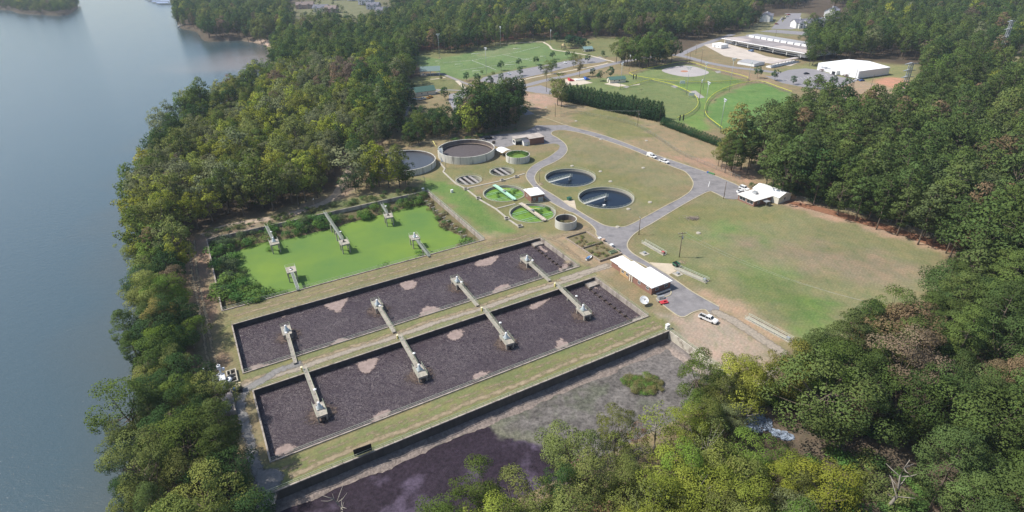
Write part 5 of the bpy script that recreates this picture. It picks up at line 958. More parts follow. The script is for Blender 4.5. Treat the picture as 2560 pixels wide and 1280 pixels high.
for i, (x, y) in enumerate([(1430, 415), (1501, 429), (1526, 454), (1625, 506), (1544, 568), (1571, 523), (1440, 303), (1616, 352), (1608, 420), (1502, 349), (1365, 269), (1746, 583)]):
    t = thing('manhole', 'low round concrete manhole in the dry grass of the plant', 'manhole', (*G(x, y), 0), 0, 'manholes in the grass'); MB().lathe([(.95, 0), (.85, .3), (.5, .32), (.5, .36), (0, .37)], n=18).build('ring', conc, t)
# ---------------------------------------------------------------- drying beds
A3, an3, L3, W3 = frame3((1414, 595), (1500, 652), (1465, 579), .4); W3 = abs(W3)
t = thing('drying_bed', 'walled sludge drying bed overgrown with dry weeds beside the road', 'bed', (A3.x, A3.y, 0), an3)
for b in ((0, L3, -.15, .15), (0, L3, W3-.15, W3+.15), (-.15, .0, -.15, W3+.15), (L3, L3+.2, -.15, W3+.15), (L3*.48, L3*.48+.2, .15, W3-.15)): MB().box(*b, -.2, .75).build('wall', mat('bed_wall', (.33, .27, .21), .9, var=.3, scale=1), t)
MB().box(0, L3, .15, W3-.15, .02, .12).build('soil', mat('weedy_soil', (.24, .17, .10), .95, var=.4, scale=1.3, c2=(.12, .13, .06)), t)
for k in range(34):
    u_, v_ = rnd.uniform(.04, .96)*L3, rnd.uniform(.08, .92)*W3; plant('bed_weed', SHR[k % 3], A3.x+u_*math.cos(an3)-v_*math.sin(an3), A3.y+u_*math.sin(an3)+v_*math.cos(an3), rnd.choice([(.13, .12, .055), (.16, .11, .06), (.10, .12, .04)]), 'dry weed clump in the walled drying bed', 'weed', 'weeds in the drying bed', s=rnd.uniform(.2, .42), z=.05, names=('foliage', 'stem'), sx=1.5)
t = thing('green_frames', 'green steel frames lying at the near end of the drying bed', 'frames', (*G(1535, 630), .1), an3+PI/2); m = MB()
for k in range(3): m.box(-2.2, 2.2, -1+k*.8, -.8+k*.8, .1, .5)
m.box(-2.2, -2, -1, .8, 0, .5).box(2, 2.2, -1, .8, 0, .5).build('frame', mat('faded_green', (.22, .30, .18), .6, var=.2), t)
# ---------------------------------------------------------------- flumes with rails
for (a, b, w, lb) in [((1608, 607), (1662, 638), 1.7, 'short railed flume on the lawn by the road bend'), ((1690, 672), (1768, 706), 2.2, 'railed concrete flume beside the green dumpster'), ((1866, 795), (1978, 855), 2.0, 'long railed flume beside the gravel road at the field edge')]:
    A3 = Vector(G(*a)); B3_ = Vector(G(*b)); d = B3_-A3; L3 = d.length; t = thing('flume', lb, 'flume', (A3.x, A3.y, 0), math.atan2(d.y, d.x), 'railed flumes')
    MB().box(0, L3, -w/2, -w/2+.3, 0, .4).box(0, L3, w/2-.3, w/2, 0, .4).box(0, L3, -w/2+.3, w/2-.3, -.1, .12).build('trough', conc, t)
    m = MB(); m.rail([(0, -w/2, .4), (L3, -w/2, .4)], r=.05, h=.95); m.rail([(0, w/2, .4), (L3, w/2, .4)], r=.05, h=.95); m.build('railing', railm, t)
    MB().box(L3-1.6, L3-.6, -.4, .4, .4, 1.1).build('pump', redp if 'short' in lb else galv, t)
for x, y in ((1611, 634), (1694, 685)):
    t = thing('valve_pad', 'concrete valve pad with a small pump beside a flume', 'pad', (*G(x, y), 0), an3, 'valve pads by the flumes'); MB().box(-1.4, 1.4, -1.4, 1.4, 0, .12).build('pad', conc, t); MB().box(-.5, .5, -.5, .5, .12, .7).build('pump', galv, t)
pad = [GP([(1623, 656), (1690, 660), (1700, 672), (1672, 687)]), GP([(1545, 640), (1560, 636), (1576, 648), (1560, 656)]), GP([(1405, 502), (1436, 500), (1441, 523), (1424, 516)])]
sheet('concrete_apron', pad, z=.045, m=mat('apron', (.52, .44, .33), .9, var=.12, scale=.4))
# ---------------------------------------------------------------- vehicles
tyre = darkm
def paint(c): return mat('car_paint_%02x%02x%02x' % tuple(int(x*255) for x in c), c, .35, var=.03, spec=.5)
def vehicle(name, label, cat, px, py, ang, c, kind='car', group=None, s=1.0, loc=None):
    """nose towards +x"""
    t = thing(name, label, cat, loc or at(px, py), ang, group); t.scale = (s,)*3; pt = paint(c)
    Lh, hw = (2.35, .92) if kind == 'car' else (2.45, .98) if kind == 'suv' else (2.95, 1.0); zb = .42 if kind == 'car' else .55; zt = .92 if kind == 'car' else 1.12; h = 1.45 if kind == 'car' else 1.85
    def loft(secs, m):                                     # secs: (x, halfwidth, z0, z1)
        v = []; f = []
        for x, w, z0, z1 in secs: v += [(x, -w, z0), (x, w, z0), (x, w, z1), (x, -w, z1)]
        for i in range(len(secs)-1):
            for k in range(4): f.append((4*i+k, 4*i+(k+1) % 4, 4*i+4+(k+1) % 4, 4*i+4+k))
        f += [(3, 2, 1, 0), tuple(range(4*len(secs)-4, 4*len(secs)))]; m.add(v, f); return m
    if kind == 'pickup':
        b = MB(); loft([(-.35, hw, zb-.1, zt), (1.5, hw, zb-.1, zt+.02), (2.6, hw*.97, zb-.1, zt-.02), (Lh, hw*.85, zb, zt-.2)], b); b.box(-Lh, -.35, -hw, -hw+.12, zb-.05, zt).box(-Lh, -.35, hw-.12, hw, zb-.05, zt).box(-Lh, -Lh+.1, -hw+.12, hw-.12, zb-.05, zt).box(-Lh+.1, -.35, -hw+.12, hw-.12, zb-.08, zb+.12).build('body', pt, t)
        MB().box(-Lh+.1, -.36, -hw+.12, hw-.12, zb+.12, zb+.2).build('bed_liner', darkm, t)
        c0, c1, r0, r1 = -.7, 1.5, -.45, .85
    elif kind == 'van':
        b = MB(); loft([(-Lh, hw, zb-.1, zt), (1.6, hw, zb-.1, zt), (Lh, hw*.9, zb, zt-.15)], b).box(-Lh+.05, -.2, -hw, hw, zt, 2.1).build('body', pt, t); c0, c1, r0, r1 = -.2, 1.7, -.15, .9
    else:
        b = MB(); loft([(-Lh, hw*.86, zb, zt-.1), (-Lh*.85, hw, zb-.15, zt), (.9, hw, zb-.15, zt), (Lh*.85, hw*.97, zb-.12, zt-.1), (Lh, hw*.8, zb, zt-.25)], b).build('body', pt, t); c0, c1, r0, r1 = (-1.85, 1.0, -1.2, .35) if kind == 'car' else (-2.2, 1.0, -2.0, .45)
    wtop = hw*.74; zz = zt-.01
    g = MB(); g.add([(c0, -hw*.95, zz), (c1, -hw*.95, zz), (c1, hw*.95, zz), (c0, hw*.95, zz), (r0, -wtop, h-.06), (r1, -wtop, h-.06), (r1, wtop, h-.06), (r0, wtop, h-.06)], [(3, 2, 1, 0), (4, 5, 6, 7), (0, 1, 5, 4), (1, 2, 6, 5), (2, 3, 7, 6), (3, 0, 4, 7)]); g.build('window', glass, t)
    m = MB().box(r0-.02, r1+.02, -wtop-.02, wtop+.02, h-.06, h)
    for sx, (a, b_) in ((0, (c0, r0)), (1, (c1, r1))):
        for sy in (-1, 1): m.beam((a, sy*hw*.95, zz), (b_, sy*(wtop+.01), h-.03), .09)
    for sy in (-1, 1): m.beam(((c0+c1)/2, sy*hw*.955, zz), ((r0+r1)/2, sy*(wtop+.015), h-.03), .09)
    m.build('roof', pt, t)
    for x in (-Lh*.62, Lh*.62):
        for y in (-hw+.08, hw-.08):
            w_ = MB(); n = 14; v = [(x+.37*math.cos(2*PI*k/n), y+dy, .37+.37*math.sin(2*PI*k/n)) for dy in (-.12, .12) for k in range(n)]; w_.add(v, [(k, (k+1) % n, n+(k+1) % n, n+k) for k in range(n)]+[tuple(range(n)), tuple(range(n, 2*n))]); w_.build('wheel', tyre, t)
    for y in (-hw*.68, hw*.68): MB().box(Lh*.97, Lh+.02, y-.16, y+.16, zt-.42, zt-.28).build('headlight', mat('lamp_glass', (.7, .7, .65), .2), t)
    return t
WH = (.80, .80, .79)
def dirang(a, b): p, q = G(*a), G(*b); return math.atan2(q[1]-p[1], q[0]-p[0])
vehicle('pickup_truck', 'white pickup with a dark bed liner parked on the bare dirt yard', 'pickup', 1770, 801, dirang((1748, 792), (1792, 810)), WH, 'pickup')
vehicle('utility_truck', 'white utility truck with a boxed bed, rear one of two on the loop road', 'truck', 1629, 393, dirang((1615, 388), (1642, 398)), WH, 'van')
vehicle('pickup_truck', 'white pickup carrying a dark load, front one of two on the loop road', 'pickup', 1660, 406, dirang((1645, 399), (1674, 410)), WH, 'pickup')
vehicle('parked_car', 'white car behind the other one beside the brick office', 'car', 1860, 474, dirang((1848, 468), (1874, 478)), WH, 'suv')
vehicle('parked_car', 'white car whose tail is tucked under the front edge of the office roof', 'car', 1854, 482, dirang((1842, 482), (1866, 480)), WH, 'car')
vehicle('suv_car', 'black utility vehicle parked beyond the largest round tank', 'car', 1221, 347, dirang((1208, 346), (1233, 345)), (.015, .016, .02), 'suv')
vehicle('pickup_truck', 'yellow orange pickup parked by the green roofed park hall', 'pickup', 1075, 246, dirang((1066, 248), (1084, 242)), (.62, .30, .03), 'pickup')
vehicle('pickup_truck', 'white pickup beside the yellow one at the park hall', 'pickup', 1056, 250, dirang((1047, 252), (1066, 248)), WH, 'pickup')
vehicle('flat_trailer', 'low white vehicle behind the white pickup at the park hall', 'car', 1036, 251, 0, (.7, .7, .7), 'car')
vehicle('parked_car', 'silver car near the left end of the long park lot', 'car', 1272, 187, dirang((1265, 184), (1280, 188)), (.5, .55, .6), 'car')
vehicle('parked_car', 'white car near the right end of the long park lot', 'car', 1412, 162, dirang((1405, 160), (1420, 164)), WH, 'car')
vehicle('parked_car', 'dark car half hidden behind a tree in the park lot with white bays', 'car', 1143, 277, 0, (.02, .02, .025), 'car')
vehicle('parked_car', 'black car alone on the warehouse lot', 'car', 2015, 191, .1, (.012, .012, .015), 'car')
vehicle('parked_car', 'white car at the corner of the white warehouse', 'car', 2143, 205, .3, WH, 'car')
vehicle('parked_car', 'blue car beside the white one at the warehouse corner', 'car', 2153, 207, .3, (.05, .12, .35), 'car')
for i, (x, y, c, l) in enumerate([(1969, 54, (.5, .06, .05), 'red car farthest up the apartment lot'), (1965, 58, WH, 'white car in the apartment lot next to the red one'), (1957, 62, (.12, .12, .15), 'grey car in the middle of the apartment lot row'), (1953, 65, (.6, .6, .62), 'silver car lower in the apartment lot row'), (1939, 75, (.35, .04, .05), 'dark red car lowest in the apartment lot row')]): vehicle('parked_car', l, 'car', x, y, .1, c, 'car', group='cars in the apartment lot')
vehicle('work_van', 'blue and white box van in front of the long factory', 'van', 1875, 139, 1.9, (.10, .17, .30), 'van')
# ---------------------------------------------------------------- posts, poles and lights
def pole(name, label, px, py, h, kind, group=None, m=None, r=.14):
    t = thing(name, label, 'pole' if kind != 'light' else 'light', at(px, py), rnd.uniform(0, 3), group); MB().tube([(0, 0, -.3), (0, 0, h)], [r*1.2, r*.8], 8).build('pole', m or wood, t)
    if kind == 'utility':
        t.rotation_euler = (0, 0, .2); MB().box(-1.6, 1.6, -.08, .08, h-.6, h-.42).box(-1.2, 1.2, -.08, .08, h-1.7, h-1.55).build('crossarm', wood, t)
        for x in (-1.45, -.5, .5, 1.45): MB().lathe([(.07, 0), (.1, .15), (0, .28)], (x, 0, h-.42), 8).build('insulator', galv, t)
        MB().lathe([(.3, 0), (.32, .8), (0, .85)], (.4, .1, h-2.9), 12).build('transformer', galv, t)
    elif kind == 'lamp': MB().box(-.1, .9, -.12, .12, h-.25, h-.05).build('lamp_head', galv, t)
    elif kind == 'light':
        MB().box(-1.8, 1.8, -.08, .08, h-.3, h-.12).box(-1.2, 1.2, -.08, .08, h-1.3, h-1.15).build('crossbar', galv, t); m2 = MB()
        for x in (-1.5, -.5, .5, 1.5): m2.box(x-.32, x+.32, -.5, -.05, h-.35, h+.3)
        m2.box(-1, -.3, -.5, -.05, h-1.4, h-.8).box(.3, 1, -.5, -.05, h-1.4, h-.8).build('floodlight', mat('floodlight', (.72, .74, .76), .3), t)
    return t
for x, y, h, l in [(1099.5, 150, 23, 'left corner of the soccer field'), (1252, 130, 21, 'shaded far side of the soccer field'), (1216, 186, 22, 'near side of the soccer field by the goals'), (1376, 125, 15, 'far right end of the soccer field')]: pole('floodlight_pole', 'tall grey floodlight mast at the %s' % l, x, y, h, 'light', 'soccer floodlights', galv)
for x, y, h, l in [(1551, 226, 20, 'behind the park restroom'), (1715, 240, 20, 'between the ball fields at the middle'), (1757, 228, 20, 'beside the netting between the ball fields'), (1748, 252, 14, 'nearest the shaded bleacher pad'), (1760, 292, 22, 'where the two outfield fences meet'), (1822, 232, 24, 'at the top of the bright outfield'), (1869.5, 211, 16, 'at the tip of the yellow fence'), (1800, 330, 19.5, 'inside the bright green outfield'), (1572, 185, 14, 'at the left corner of the sand infield')]: pole('floodlight_pole', 'tall floodlight mast %s' % l, x, y, h, 'light', 'ball field floodlights', galv if h > 15 else wood)
for x, y, h, l in [(1715, 165, 10, 'left of three bare poles by the sand infield'), (1723, 164, 10, 'middle of three bare poles by the sand infield'), (1751, 171, 14, 'right of three bare poles by the sand infield'), (1738, 146, 9, 'pole beside the factory drive'), (1366, 231, 8, 'pole by the triangular lot'), (1388, 292, 9, 'pole by the gate'), (2044, 228, 12, 'pole in front of the warehouse lot'), (2112, 228, 12, 'left pole behind the pines near the warehouse'), (2130, 229, 15, 'right pole behind the pines near the warehouse'), (2171, 240, 14, 'pole on the dry verge of the power line'), (2178, 273, 12, 'pale leaning pole below the power line'), (2190, 276, 8, 'short pale lamp pole below the power line'), (1936, 105, 8, 'pole behind the long factory')]: pole('wood_pole', l, x, y, h, 'lamp', 'wooden poles')
pole('utility_pole', 'grey utility pole with two crossarms standing in the big field', 1698, 643, 10.4, 'utility'); pole('utility_pole', 'utility pole with crossarm in front of the dark hedge', 1594, 314, 9.5, 'utility')
pole('lamp_post', 'dark lamp pole on the kerb where the roads join', 1597, 587, 7.6, 'lamp'); pole('lamp_post', 'dark bare pole on the kerb in front of the brick office', 1809, 497, 8.4, 'lamp')
pole('lamp_post', 'slim lamp pole beside the curved road and upper dark clarifier', 1349, 454, 6, 'lamp', r=.09); pole('lamp_post', 'grey lamp pole in front of the largest round tank', 1115, 421, 7.5, 'lamp', m=galv, r=.1); pole('lamp_post', 'slim pole near the corner of the green pond', 1063, 466, 5, 'lamp', r=.08); pole('lamp_post', 'dark leaning pole by the steel machine near the lake trees', 529, 972, 7, 'lamp', r=.1); pole('lamp_post', 'thin dark pole on the path above the green pond', 789, 532, 6.5, 'lamp', r=.09)
pole('wood_pole', 'pale pole behind the parked black vehicle', 1206, 337, 9, 'lamp')
# wires from the utility pole
def wire(name, label, pts, sag=1.2, r=.03):
    A3, B3_ = Vector(pts[0]), Vector(pts[1]); P = [A3.lerp(B3_, k/16)-Vector((0, 0, 4*sag*(k/16)*(1-k/16))) for k in range(17)]
    o = MB().tube(P, r, 4).build(name, mat('wire', (.35, .35, .33), .5), fix=False); return tag(o, label, 'wire', 'power wires')
p0 = at(1698, 643); p1 = at(1594, 314)
for k in (-1.3, 1.3): wire('power_wire', 'thin wire sagging from the field pole toward the right wood', [(p0[0]+k, p0[1], 10.1), (*G(2160, 820), 9)], 2.5, .022)
for k in (-1.3, 1.3): wire('power_wire', 'thin wire from the hedge pole to the gate pole', [(p1[0]+k, p1[1], 9.3), (*G(1388, 292), 8.8)], 1.5, .025)
# ---------------------------------------------------------------- transmission towers
def tower(px, py, h, label, ang):
    t = thing('transmission_tower', label, 'pylon', at(px, py), ang, 'lattice towers'); m = MB(); L4 = [(-3.2, -3.2), (3.2, -3.2), (3.2, 3.2), (-3.2, 3.2)]
    for (x, y) in L4: m.beam((x, y, 0), (x*.28, y*.28, h*.5), .42); m.beam((x*.28, y*.28, h*.5), (x*.25, y*.25, h), .36)
    for k in range(12):
        z0, z1 = h*k/12, h*(k+1)/12; s0 = 1-.72*min(1, z0/(h*.5)); s1 = 1-.72*min(1, z1/(h*.5)); s0 = max(s0, .26); s1 = max(s1, .26)
        for i in range(4): a, b = L4[i], L4[(i+1) % 4]; m.beam((a[0]*s0, a[1]*s0, z0), (b[0]*s1, b[1]*s1, z1), .14)
    m.build('lattice', galv, t)
    for z in (h*.66, h*.82, h*.98): MB().add([(-5, -.4, z), (-5, .4, z), (0, .8, z+.9), (0, -.8, z+.9), (5, .4, z), (5, -.4, z)], [(0, 1, 2, 3), (3, 2, 4, 5)]).beam((-5, 0, z), (5, 0, z), .35).build('crossarm', galv, t)
tower(2248, 262, 27, 'steel lattice power tower left of the power line gap', .2); tower(2484, 178, 37, 'steel lattice power tower rising from the wood at the right edge', .3)
# ---------------------------------------------------------------- fences
yel = mat('yellow_cap', (.62, .62, .06), .5, var=.08)
def fence(name, label, px, h=1.5, step=4, cap=None, closed=False, r=.05, capr=.1, fill=True, smooth=4, group=None):
    W_ = smooth_line(GP(px), smooth, closed) if smooth else GP(px); o = W_[0]; z0 = gz(*o); P = [(p[0]-o[0], p[1]-o[1], gz(*p)-z0) for p in W_]
    t = thing(name, label, 'fence', (*o, z0), 0, group); m = MB(); tot = 0; m.rail(P, h=h, step=step, r=r*.6, rails=(1.0,), closed=closed, post=r*.7); m.build('post', chain, t)
    Q = P+[P[0]] if closed else P
    if fill:
        n = len(Q); f = MB().add([(x, y, z+dz) for x, y, z in Q for dz in (.05, h)], [(2*i, 2*i+2, 2*i+3, 2*i+1) for i in range(n-1)]); f.build('mesh', mesh_m, t)
    if cap: m = MB(); [m.beam((a[0], a[1], a[2]+h), (b[0], b[1], b[2]+h), capr*2) for a, b in zip(Q[:-1], Q[1:])]; m.build('cap', cap, t)
    return t
mesh_m = mat('chain_mesh', (.22, .24, .22), .7, metal=.2, var=.1); nt_ = mesh_m.node_tree; nt_.nodes['Principled BSDF'].inputs['Alpha'].default_value = .16
fence('outfield_fence', 'yellow capped fence round the ball field with the grey sand infield', [(1572, 192), (1655, 175), (1705, 167), (1738, 171), (1770, 181), (1800, 187), (1868, 204), (1842, 210), (1780, 214), (1705, 213), (1638, 207)], 2, cap=yel, closed=True, capr=.12, smooth=3)
fence('outfield_fence', 'yellow capped curved fence of the dull green ball field', [(1547, 227), (1590, 217), (1625, 208.5), (1637, 210), (1680, 220), (1717, 235), (1737, 247), (1744, 262), (1740, 275), (1722, 290), (1692, 302)], 2, cap=yel, capr=.12)
fence('outfield_fence', 'yellow capped curved fence of the bright green ball field', [(1978, 238), (1945, 227), (1900, 213), (1855, 217), (1817, 227), (1785, 242), (1767, 260), (1761, 280), (1767, 297), (1785, 312), (1805, 327)], 2, cap=yel, capr=.12)
fence('perimeter_fence', 'chain link fence along the bank below the hedge', [(1402, 292), (1440, 285), (1500, 295), (1580, 312), (1640, 345), (1700, 385), (1760, 412), (1850, 450)], 2)
fence('perimeter_fence', 'chain link fence along the edge of the pine wood', [(1990, 500), (2092, 521), (2175, 545), (2278, 579), (2374, 612)], 2)
fence('perimeter_fence', 'chain link fence behind the round tanks', [(1020, 378), (1060, 362), (1130, 345), (1210, 333), (1290, 318)], 2)
fence('gate', 'closed pipe gate across the plant entrance road', [(1337, 297), (1368, 292)], 1.3, smooth=0, fill=False, step=2)
# ---------------------------------------------------------------- park buildings
def hall(name, label, px, py, ang, L3, W3, h0, h1, wm, rm, open_=False, ov=.5, doors=True):
    t = thing(name, label, 'building' if not open_ else 'shelter', at(px, py), ang)
    if open_:
        for x in (.3, L3/2, L3-.3):
            for y in (.3, W3-.3): MB().box(x-.15, x+.15, y-.15, y+.15, 0, h0).build('post', wm, t)
        MB().box(0, L3, 0, W3, .02, .12).build('slab', conc, t)
        for k in range(4): x = 2+k*(L3-4)/3; MB().box(x-.4, x+.4, W3*.2, W3*.8, .7, .78).box(x-.75, x-.5, W3*.2, W3*.8, .4, .46).box(x+.5, x+.75, W3*.2, W3*.8, .4, .46).box(x-.1, x+.1, W3*.45, W3*.55, .1, .7).build('picnic_bench', galv, t)
    else:
        m = MB(); gable_wall(m, 0, L3, 0, W3, h0, h1); m.build('wall', wm, t)
        if doors: MB().box(-.06, 0, W3*.35, W3*.6, 0, 2.6).build('door', glass, t)
        for x in (L3*.3, L3*.6): win(t, x, 0, 1.4, 1.0, .9, 's')
    m = MB(); gable(m, 0, L3, 0, W3, h0+.02, h1+.02, ov); m.build('roof', rm, t); return t
hall('park_hall', 'white park hall with a dark green gable roof', 1040, 243, .45, 16, 8.5, 3.4, 6.2, creamw, greenroof)
hall('picnic_shelter', 'open picnic shelter with a pale green gable roof at the soccer field', 1052, 193, .1, 17, 11, 4.2, 7.2, white, mat('faded_green_roof', (.18, .25, .23), .5, var=.06), True)
hall('restroom', 'small white park restroom with a green roof above the hedge', 1524, 211, .18, 13.5, 7, 2.8, 4.4, creamw, greenroof)
hall('playground_gazebo', 'tiny gazebo with an aqua roof beyond the playground', 1460, 139, .2, 9, 7, 2.6, 4.4, white, mat('aqua_roof', (.2, .3, .29), .5), True)
# playground
t = thing('playground', 'tan playground tower with slide by the dark round trees', 'playground', at(1408, 133), 0)
MB().box(-2, 2, -2, 2, 2, 2.2).build('platform', wood, t); MB().lathe([(2.3, 3.8), (0, 6)], n=4).build('roof', mat('tan_roof', (.45, .33, .16), .6), t); m = MB(); [m.box(x-.12, x+.12, y-.12, y+.12, 0, 4) for x in (-1.8, 1.8) for y in (-1.8, 1.8)]; m.build('post', wood, t); m = MB(); m.tube([(2, 0, 2.2), (5, -.5, 1.2), (7.5, -1, .3)], .5); m.build('slide', mat('tan_plastic', (.45, .33, .2), .5), t); MB().box(7, 16, -1, 0, 0, 1.6).build('play_panel', wood, t)
# skate park
t = thing('skate_ramp', 'red and blue skate ramps on the pale slab behind the hedge', 'ramp', at(1430, 205), .2)
def ramp(n, m_, x): MB().add([(x, 0, 0), (x+5, 0, 0), (x+5, 6, 0), (x, 6, 0), (x, 0, 2), (x, 6, 2), (x+1, 0, 1.9), (x+1, 6, 1.9)], [(0, 1, 6, 4), (3, 2, 7, 5), (4, 6, 7, 5), (6, 1, 2, 7), (0, 4, 5, 3), (0, 3, 2, 1)]).build(n, m_, t)
ramp('red_ramp', redp, -2); ramp('blue_ramp', bluep, 12)
MB().box(3.5, 11.5, 1, 5, 0.02, .8).build('funbox', white, t)
# soccer goals
for x, y, w, l in [(1147, 169, 7, 'left small goal on the soccer field'), (1191, 185, 7, 'near small goal by the parking row'), (1190, 146, 9, 'goal at the shaded far side of the field'), (1293, 136, 8, 'far goal in the middle of the field'), (1276, 170, 10, 'near goal behind the row of small trees'), (1095, 162, 4, 'tiny goal at the left end of the field'), (1357, 152, 5, 'goal half hidden at the right end of the field')]:
    t = thing('soccer_goal', 'white %s' % l, 'goal', at(x, y), .1, 'soccer goals'); h = 2.4
    MB().tube([(-w/2, 0, 0), (-w/2, 0, h), (w/2, 0, h), (w/2, 0, 0)], .1, 6).build('frame', white, t); MB().tube([(-w/2, 0, h), (-w/2, 1.8, 0), (w/2, 1.8, 0), (w/2, 0, h)], .07, 5).build('net_frame', white, t)
# field markings
mk = MB()
def marking(px, w=.35, z=.06): 
    for a, b in zip(px[:-1], px[1:]):
        p, q = Vector(G(*a)), Vector(G(*b)); n = Vector((-(q-p).y, (q-p).x)).normalized()*w/2; z_ = gz(*p)+z; z2 = gz(*q)+z
        mk.add([(p.x+n.x, p.y+n.y, z_), (p.x-n.x, p.y-n.y, z_), (q.x-n.x, q.y-n.y, z2), (q.x+n.x, q.y+n.y, z2)], [(0, 1, 2, 3)])
for l in ([(1108, 160), (1180, 155), (1290, 139), (1350, 128)], [(1180, 155), (1240, 176)], [(1150, 178), (1240, 166), (1330, 150)], [(1260, 144), (1330, 156)]): marking(l, .4)
for k in range(11): marking([(1124+k*.6, 240+k*4.0), (1146+k*.6, 239.4+k*4.0)], .25)
for k in range(26): x = 1225+k*9; y = 190.5-k*1.42; marking([(x, y), (x+9, y+2.6)], .22)
for k in range(14): marking([(1945+k*9, 205-k*1.1), (1952+k*9, 208-k*.8)], .22)
tag(mk.build('ground_marking', mat('marking_white', (.62, .62, .6), .7), fix=False), kind='structure')
# pads around the ball fields
bp = [GP([(1557, 220), (1565, 216.5), (1574, 219), (1566, 222.5)]), GP([(1676, 219), (1686, 216), (1695, 220), (1688, 223.5)]), GP([(1722, 232), (1738, 229), (1762, 246), (1748, 248)]), GP([(1786, 185), (1799, 183), (1803, 187), (1792, 189)])]
sheet('bleacher_pad', [p for p in bp], zf=lambda X, Y: zland(X, Y)+.06, m=mat('pad_grey', (.34, .32, .30), .9, var=.1))
for x, y, l in [(1705, 217, 'white scoreboard between the upper two ball fields'), (1728, 246, 'small white board on the curved outfield fence')]:
    t = thing('scoreboard', l, 'board', at(x, y), 0); MB().box(-2, 2, -.15, .15, 1.5, 3.6).build('panel', white, t); MB().box(-1.7, -1.5, -.1, .1, 0, 1.5).box(1.5, 1.7, -.1, .1, 0, 1.5).build('post', galv, t)
for x, y, l in [(1586, 203, 'pair of dark panels left of the first ball field'), (1703, 304, 'pair of tall black panels at the end of the curved fence')]:
    t = thing('dark_panels', l, 'board', at(x, y), 0); MB().box(-1.4, -.7, -.15, .15, .6, 4.2).box(.8, 1.5, -.15, .15, .6, 4.4).build('panel', darkm, t); MB().box(-1.2, -1, -.1, .1, 0, .8).box(1.2, 1.4, -.1, .1, 0, .8).build('post', galv, t)
# ---------------------------------------------------------------- warehouses and factory
Z8 = 7.4
def prismroof(name, label, corners, z, wallm_, roofm_, ridge=1.2, cat='building', sign=False):
    """corners: px of the eaves: front-left, front-right, back-right"""
    A3, an3, L3, W3 = frame3(*corners, z); A3 = Vector(A3); b0 = gz(*A3); t = thing(name, label, cat, (A3.x, A3.y, b0), an3); z -= b0
    m = MB(); gable_wall(m, 0, L3, 0, W3, z, z+ridge, 'y' if ridge > 0 and sign else 'x'); m.build('wall', wallm_, t); m = MB(); gable(m, 0, L3, 0, W3, z+.03, z+ridge+.03, .15, .1, 'y' if sign else 'x'); m.build('roof', roofm_, t); return t, L3, W3, z
t, L3, W3, zw = prismroof('white_warehouse', 'big bright white gabled warehouse beside the pine wood', ((2046, 157.5), (2148.5, 178.5), (2206, 164.5)), 7.6, metalw, roofw, 1.6, sign=True)
MB().box(L3*.40, L3*.56, -3.2, 0, 0, 3.2).build('porch', white, t); MB().box(L3*.45, L3*.53, -3.26, -3.2, 0, 2.4).build('door', glass, t)
m = MB(); xs = L3*.10
for i, (w_, h_) in enumerate([(.6, .8), (.7, 1.0), (.6, .7), (.7, 1.0), (2.2, 1.7), (.6, 1.0), (.6, .8), (.7, .9), (.6, .7)]):
    m.box(xs, xs+w_, -.06, 0, zw-2.6-h_/2, zw-2.6+h_/2); xs += w_+.25
m.build('wall_sign', mat('sign_grey', (.32, .34, .38), .6), t)
for x in (L3*.16, L3*.74): plant('round_bush', SHR[1], *(Vector((t.location.x, t.location.y))+Vector((x*math.cos(t.rotation_euler.z)+1.6*math.sin(t.rotation_euler.z), x*math.sin(t.rotation_euler.z)-1.6*math.cos(t.rotation_euler.z)))), (.12, .07, .07), 'round purplish bush against the front wall of the white warehouse', 'bush', 'bushes at the warehouse wall', names=('foliage', 'stem'))
t, L3, W3, zw = prismroof('storage_building', 'small white metal building with a grey roof on the factory yard', ((1844, 153.5), (1886, 160.5), (1911, 155)), 4.8, metalw, greyroof, .6)
A3, an3, L3, W3 = frame3((1803, 109), (1995, 146), (2006, 129), 4.5); b0 = gz(*A3); t = thing('long_factory', 'long low factory with a flat patchwork roof and a white eave over the yard', 'building', (A3.x, A3.y, b0), an3)
W3 = 46; L3 += 6; MB().box(2, L3-2, 4, W3, 0, 3.9).build('wall', metalw, t); MB().box(0, L3, 0, W3, 3.9, 4.5).build('roof', mat('patch_roof', (.30, .27, .27), .85, var=.25, scale=.06, detail=2), t)
MB().box(-.2, L3+.2, -.5, .3, 4.2, 4.75).build('eave', roofw, t); MB().box(-.5, L3*.25, 3, W3*.35, 4.502, 4.62).box(L3*.62, L3, 4, W3*.35, 4.502, 4.62).build('pale_roof_patch', mat('pale_patch', (.48, .42, .39), .9, var=.1), t)
for k in range(11): MB().box(8+k*(L3-12)/11, 8+k*(L3-12)/11+(L3-12)/11*.8, W3*.62, W3*.66, 4.5, 6.2).build('skylight', roofw, t)
MB().box(2, L3-2, W3*.66, W3, 4.5, 5.8).build('upper_roof', greyroof, t)
for k in range(7): MB().box(4+k*(L3-8)/6-.25, 4+k*(L3-8)/6+.25, .5, 1, 0, 3.9).build('column', white, t)
MB().box(L3*.1, L3*.9, 3.9, 4, .6, 1.7).build('window', glass, t)
for x in (.12, .50): MB().box(L3*x, L3*x+6, 3.88, 3.99, 2, 3.8).build('dock_door', darkm, t)
t = thing('guard_hut', 'small white hut at the left end of the long factory', 'building', at(1778, 129), an3); MB().box(0, 13, 0, 9, 0, 3.2).build('wall', white, t); MB().box(-.2, 13.2, -.2, 9.2, 3.2, 3.5).build('roof', roofw, t); MB().box(3, 5, -.06, 0, 0, 2.3).box(8, 10, -.06, 0, 1, 2).build('door', mat('grey_panel', (.4, .42, .45), .5), t)
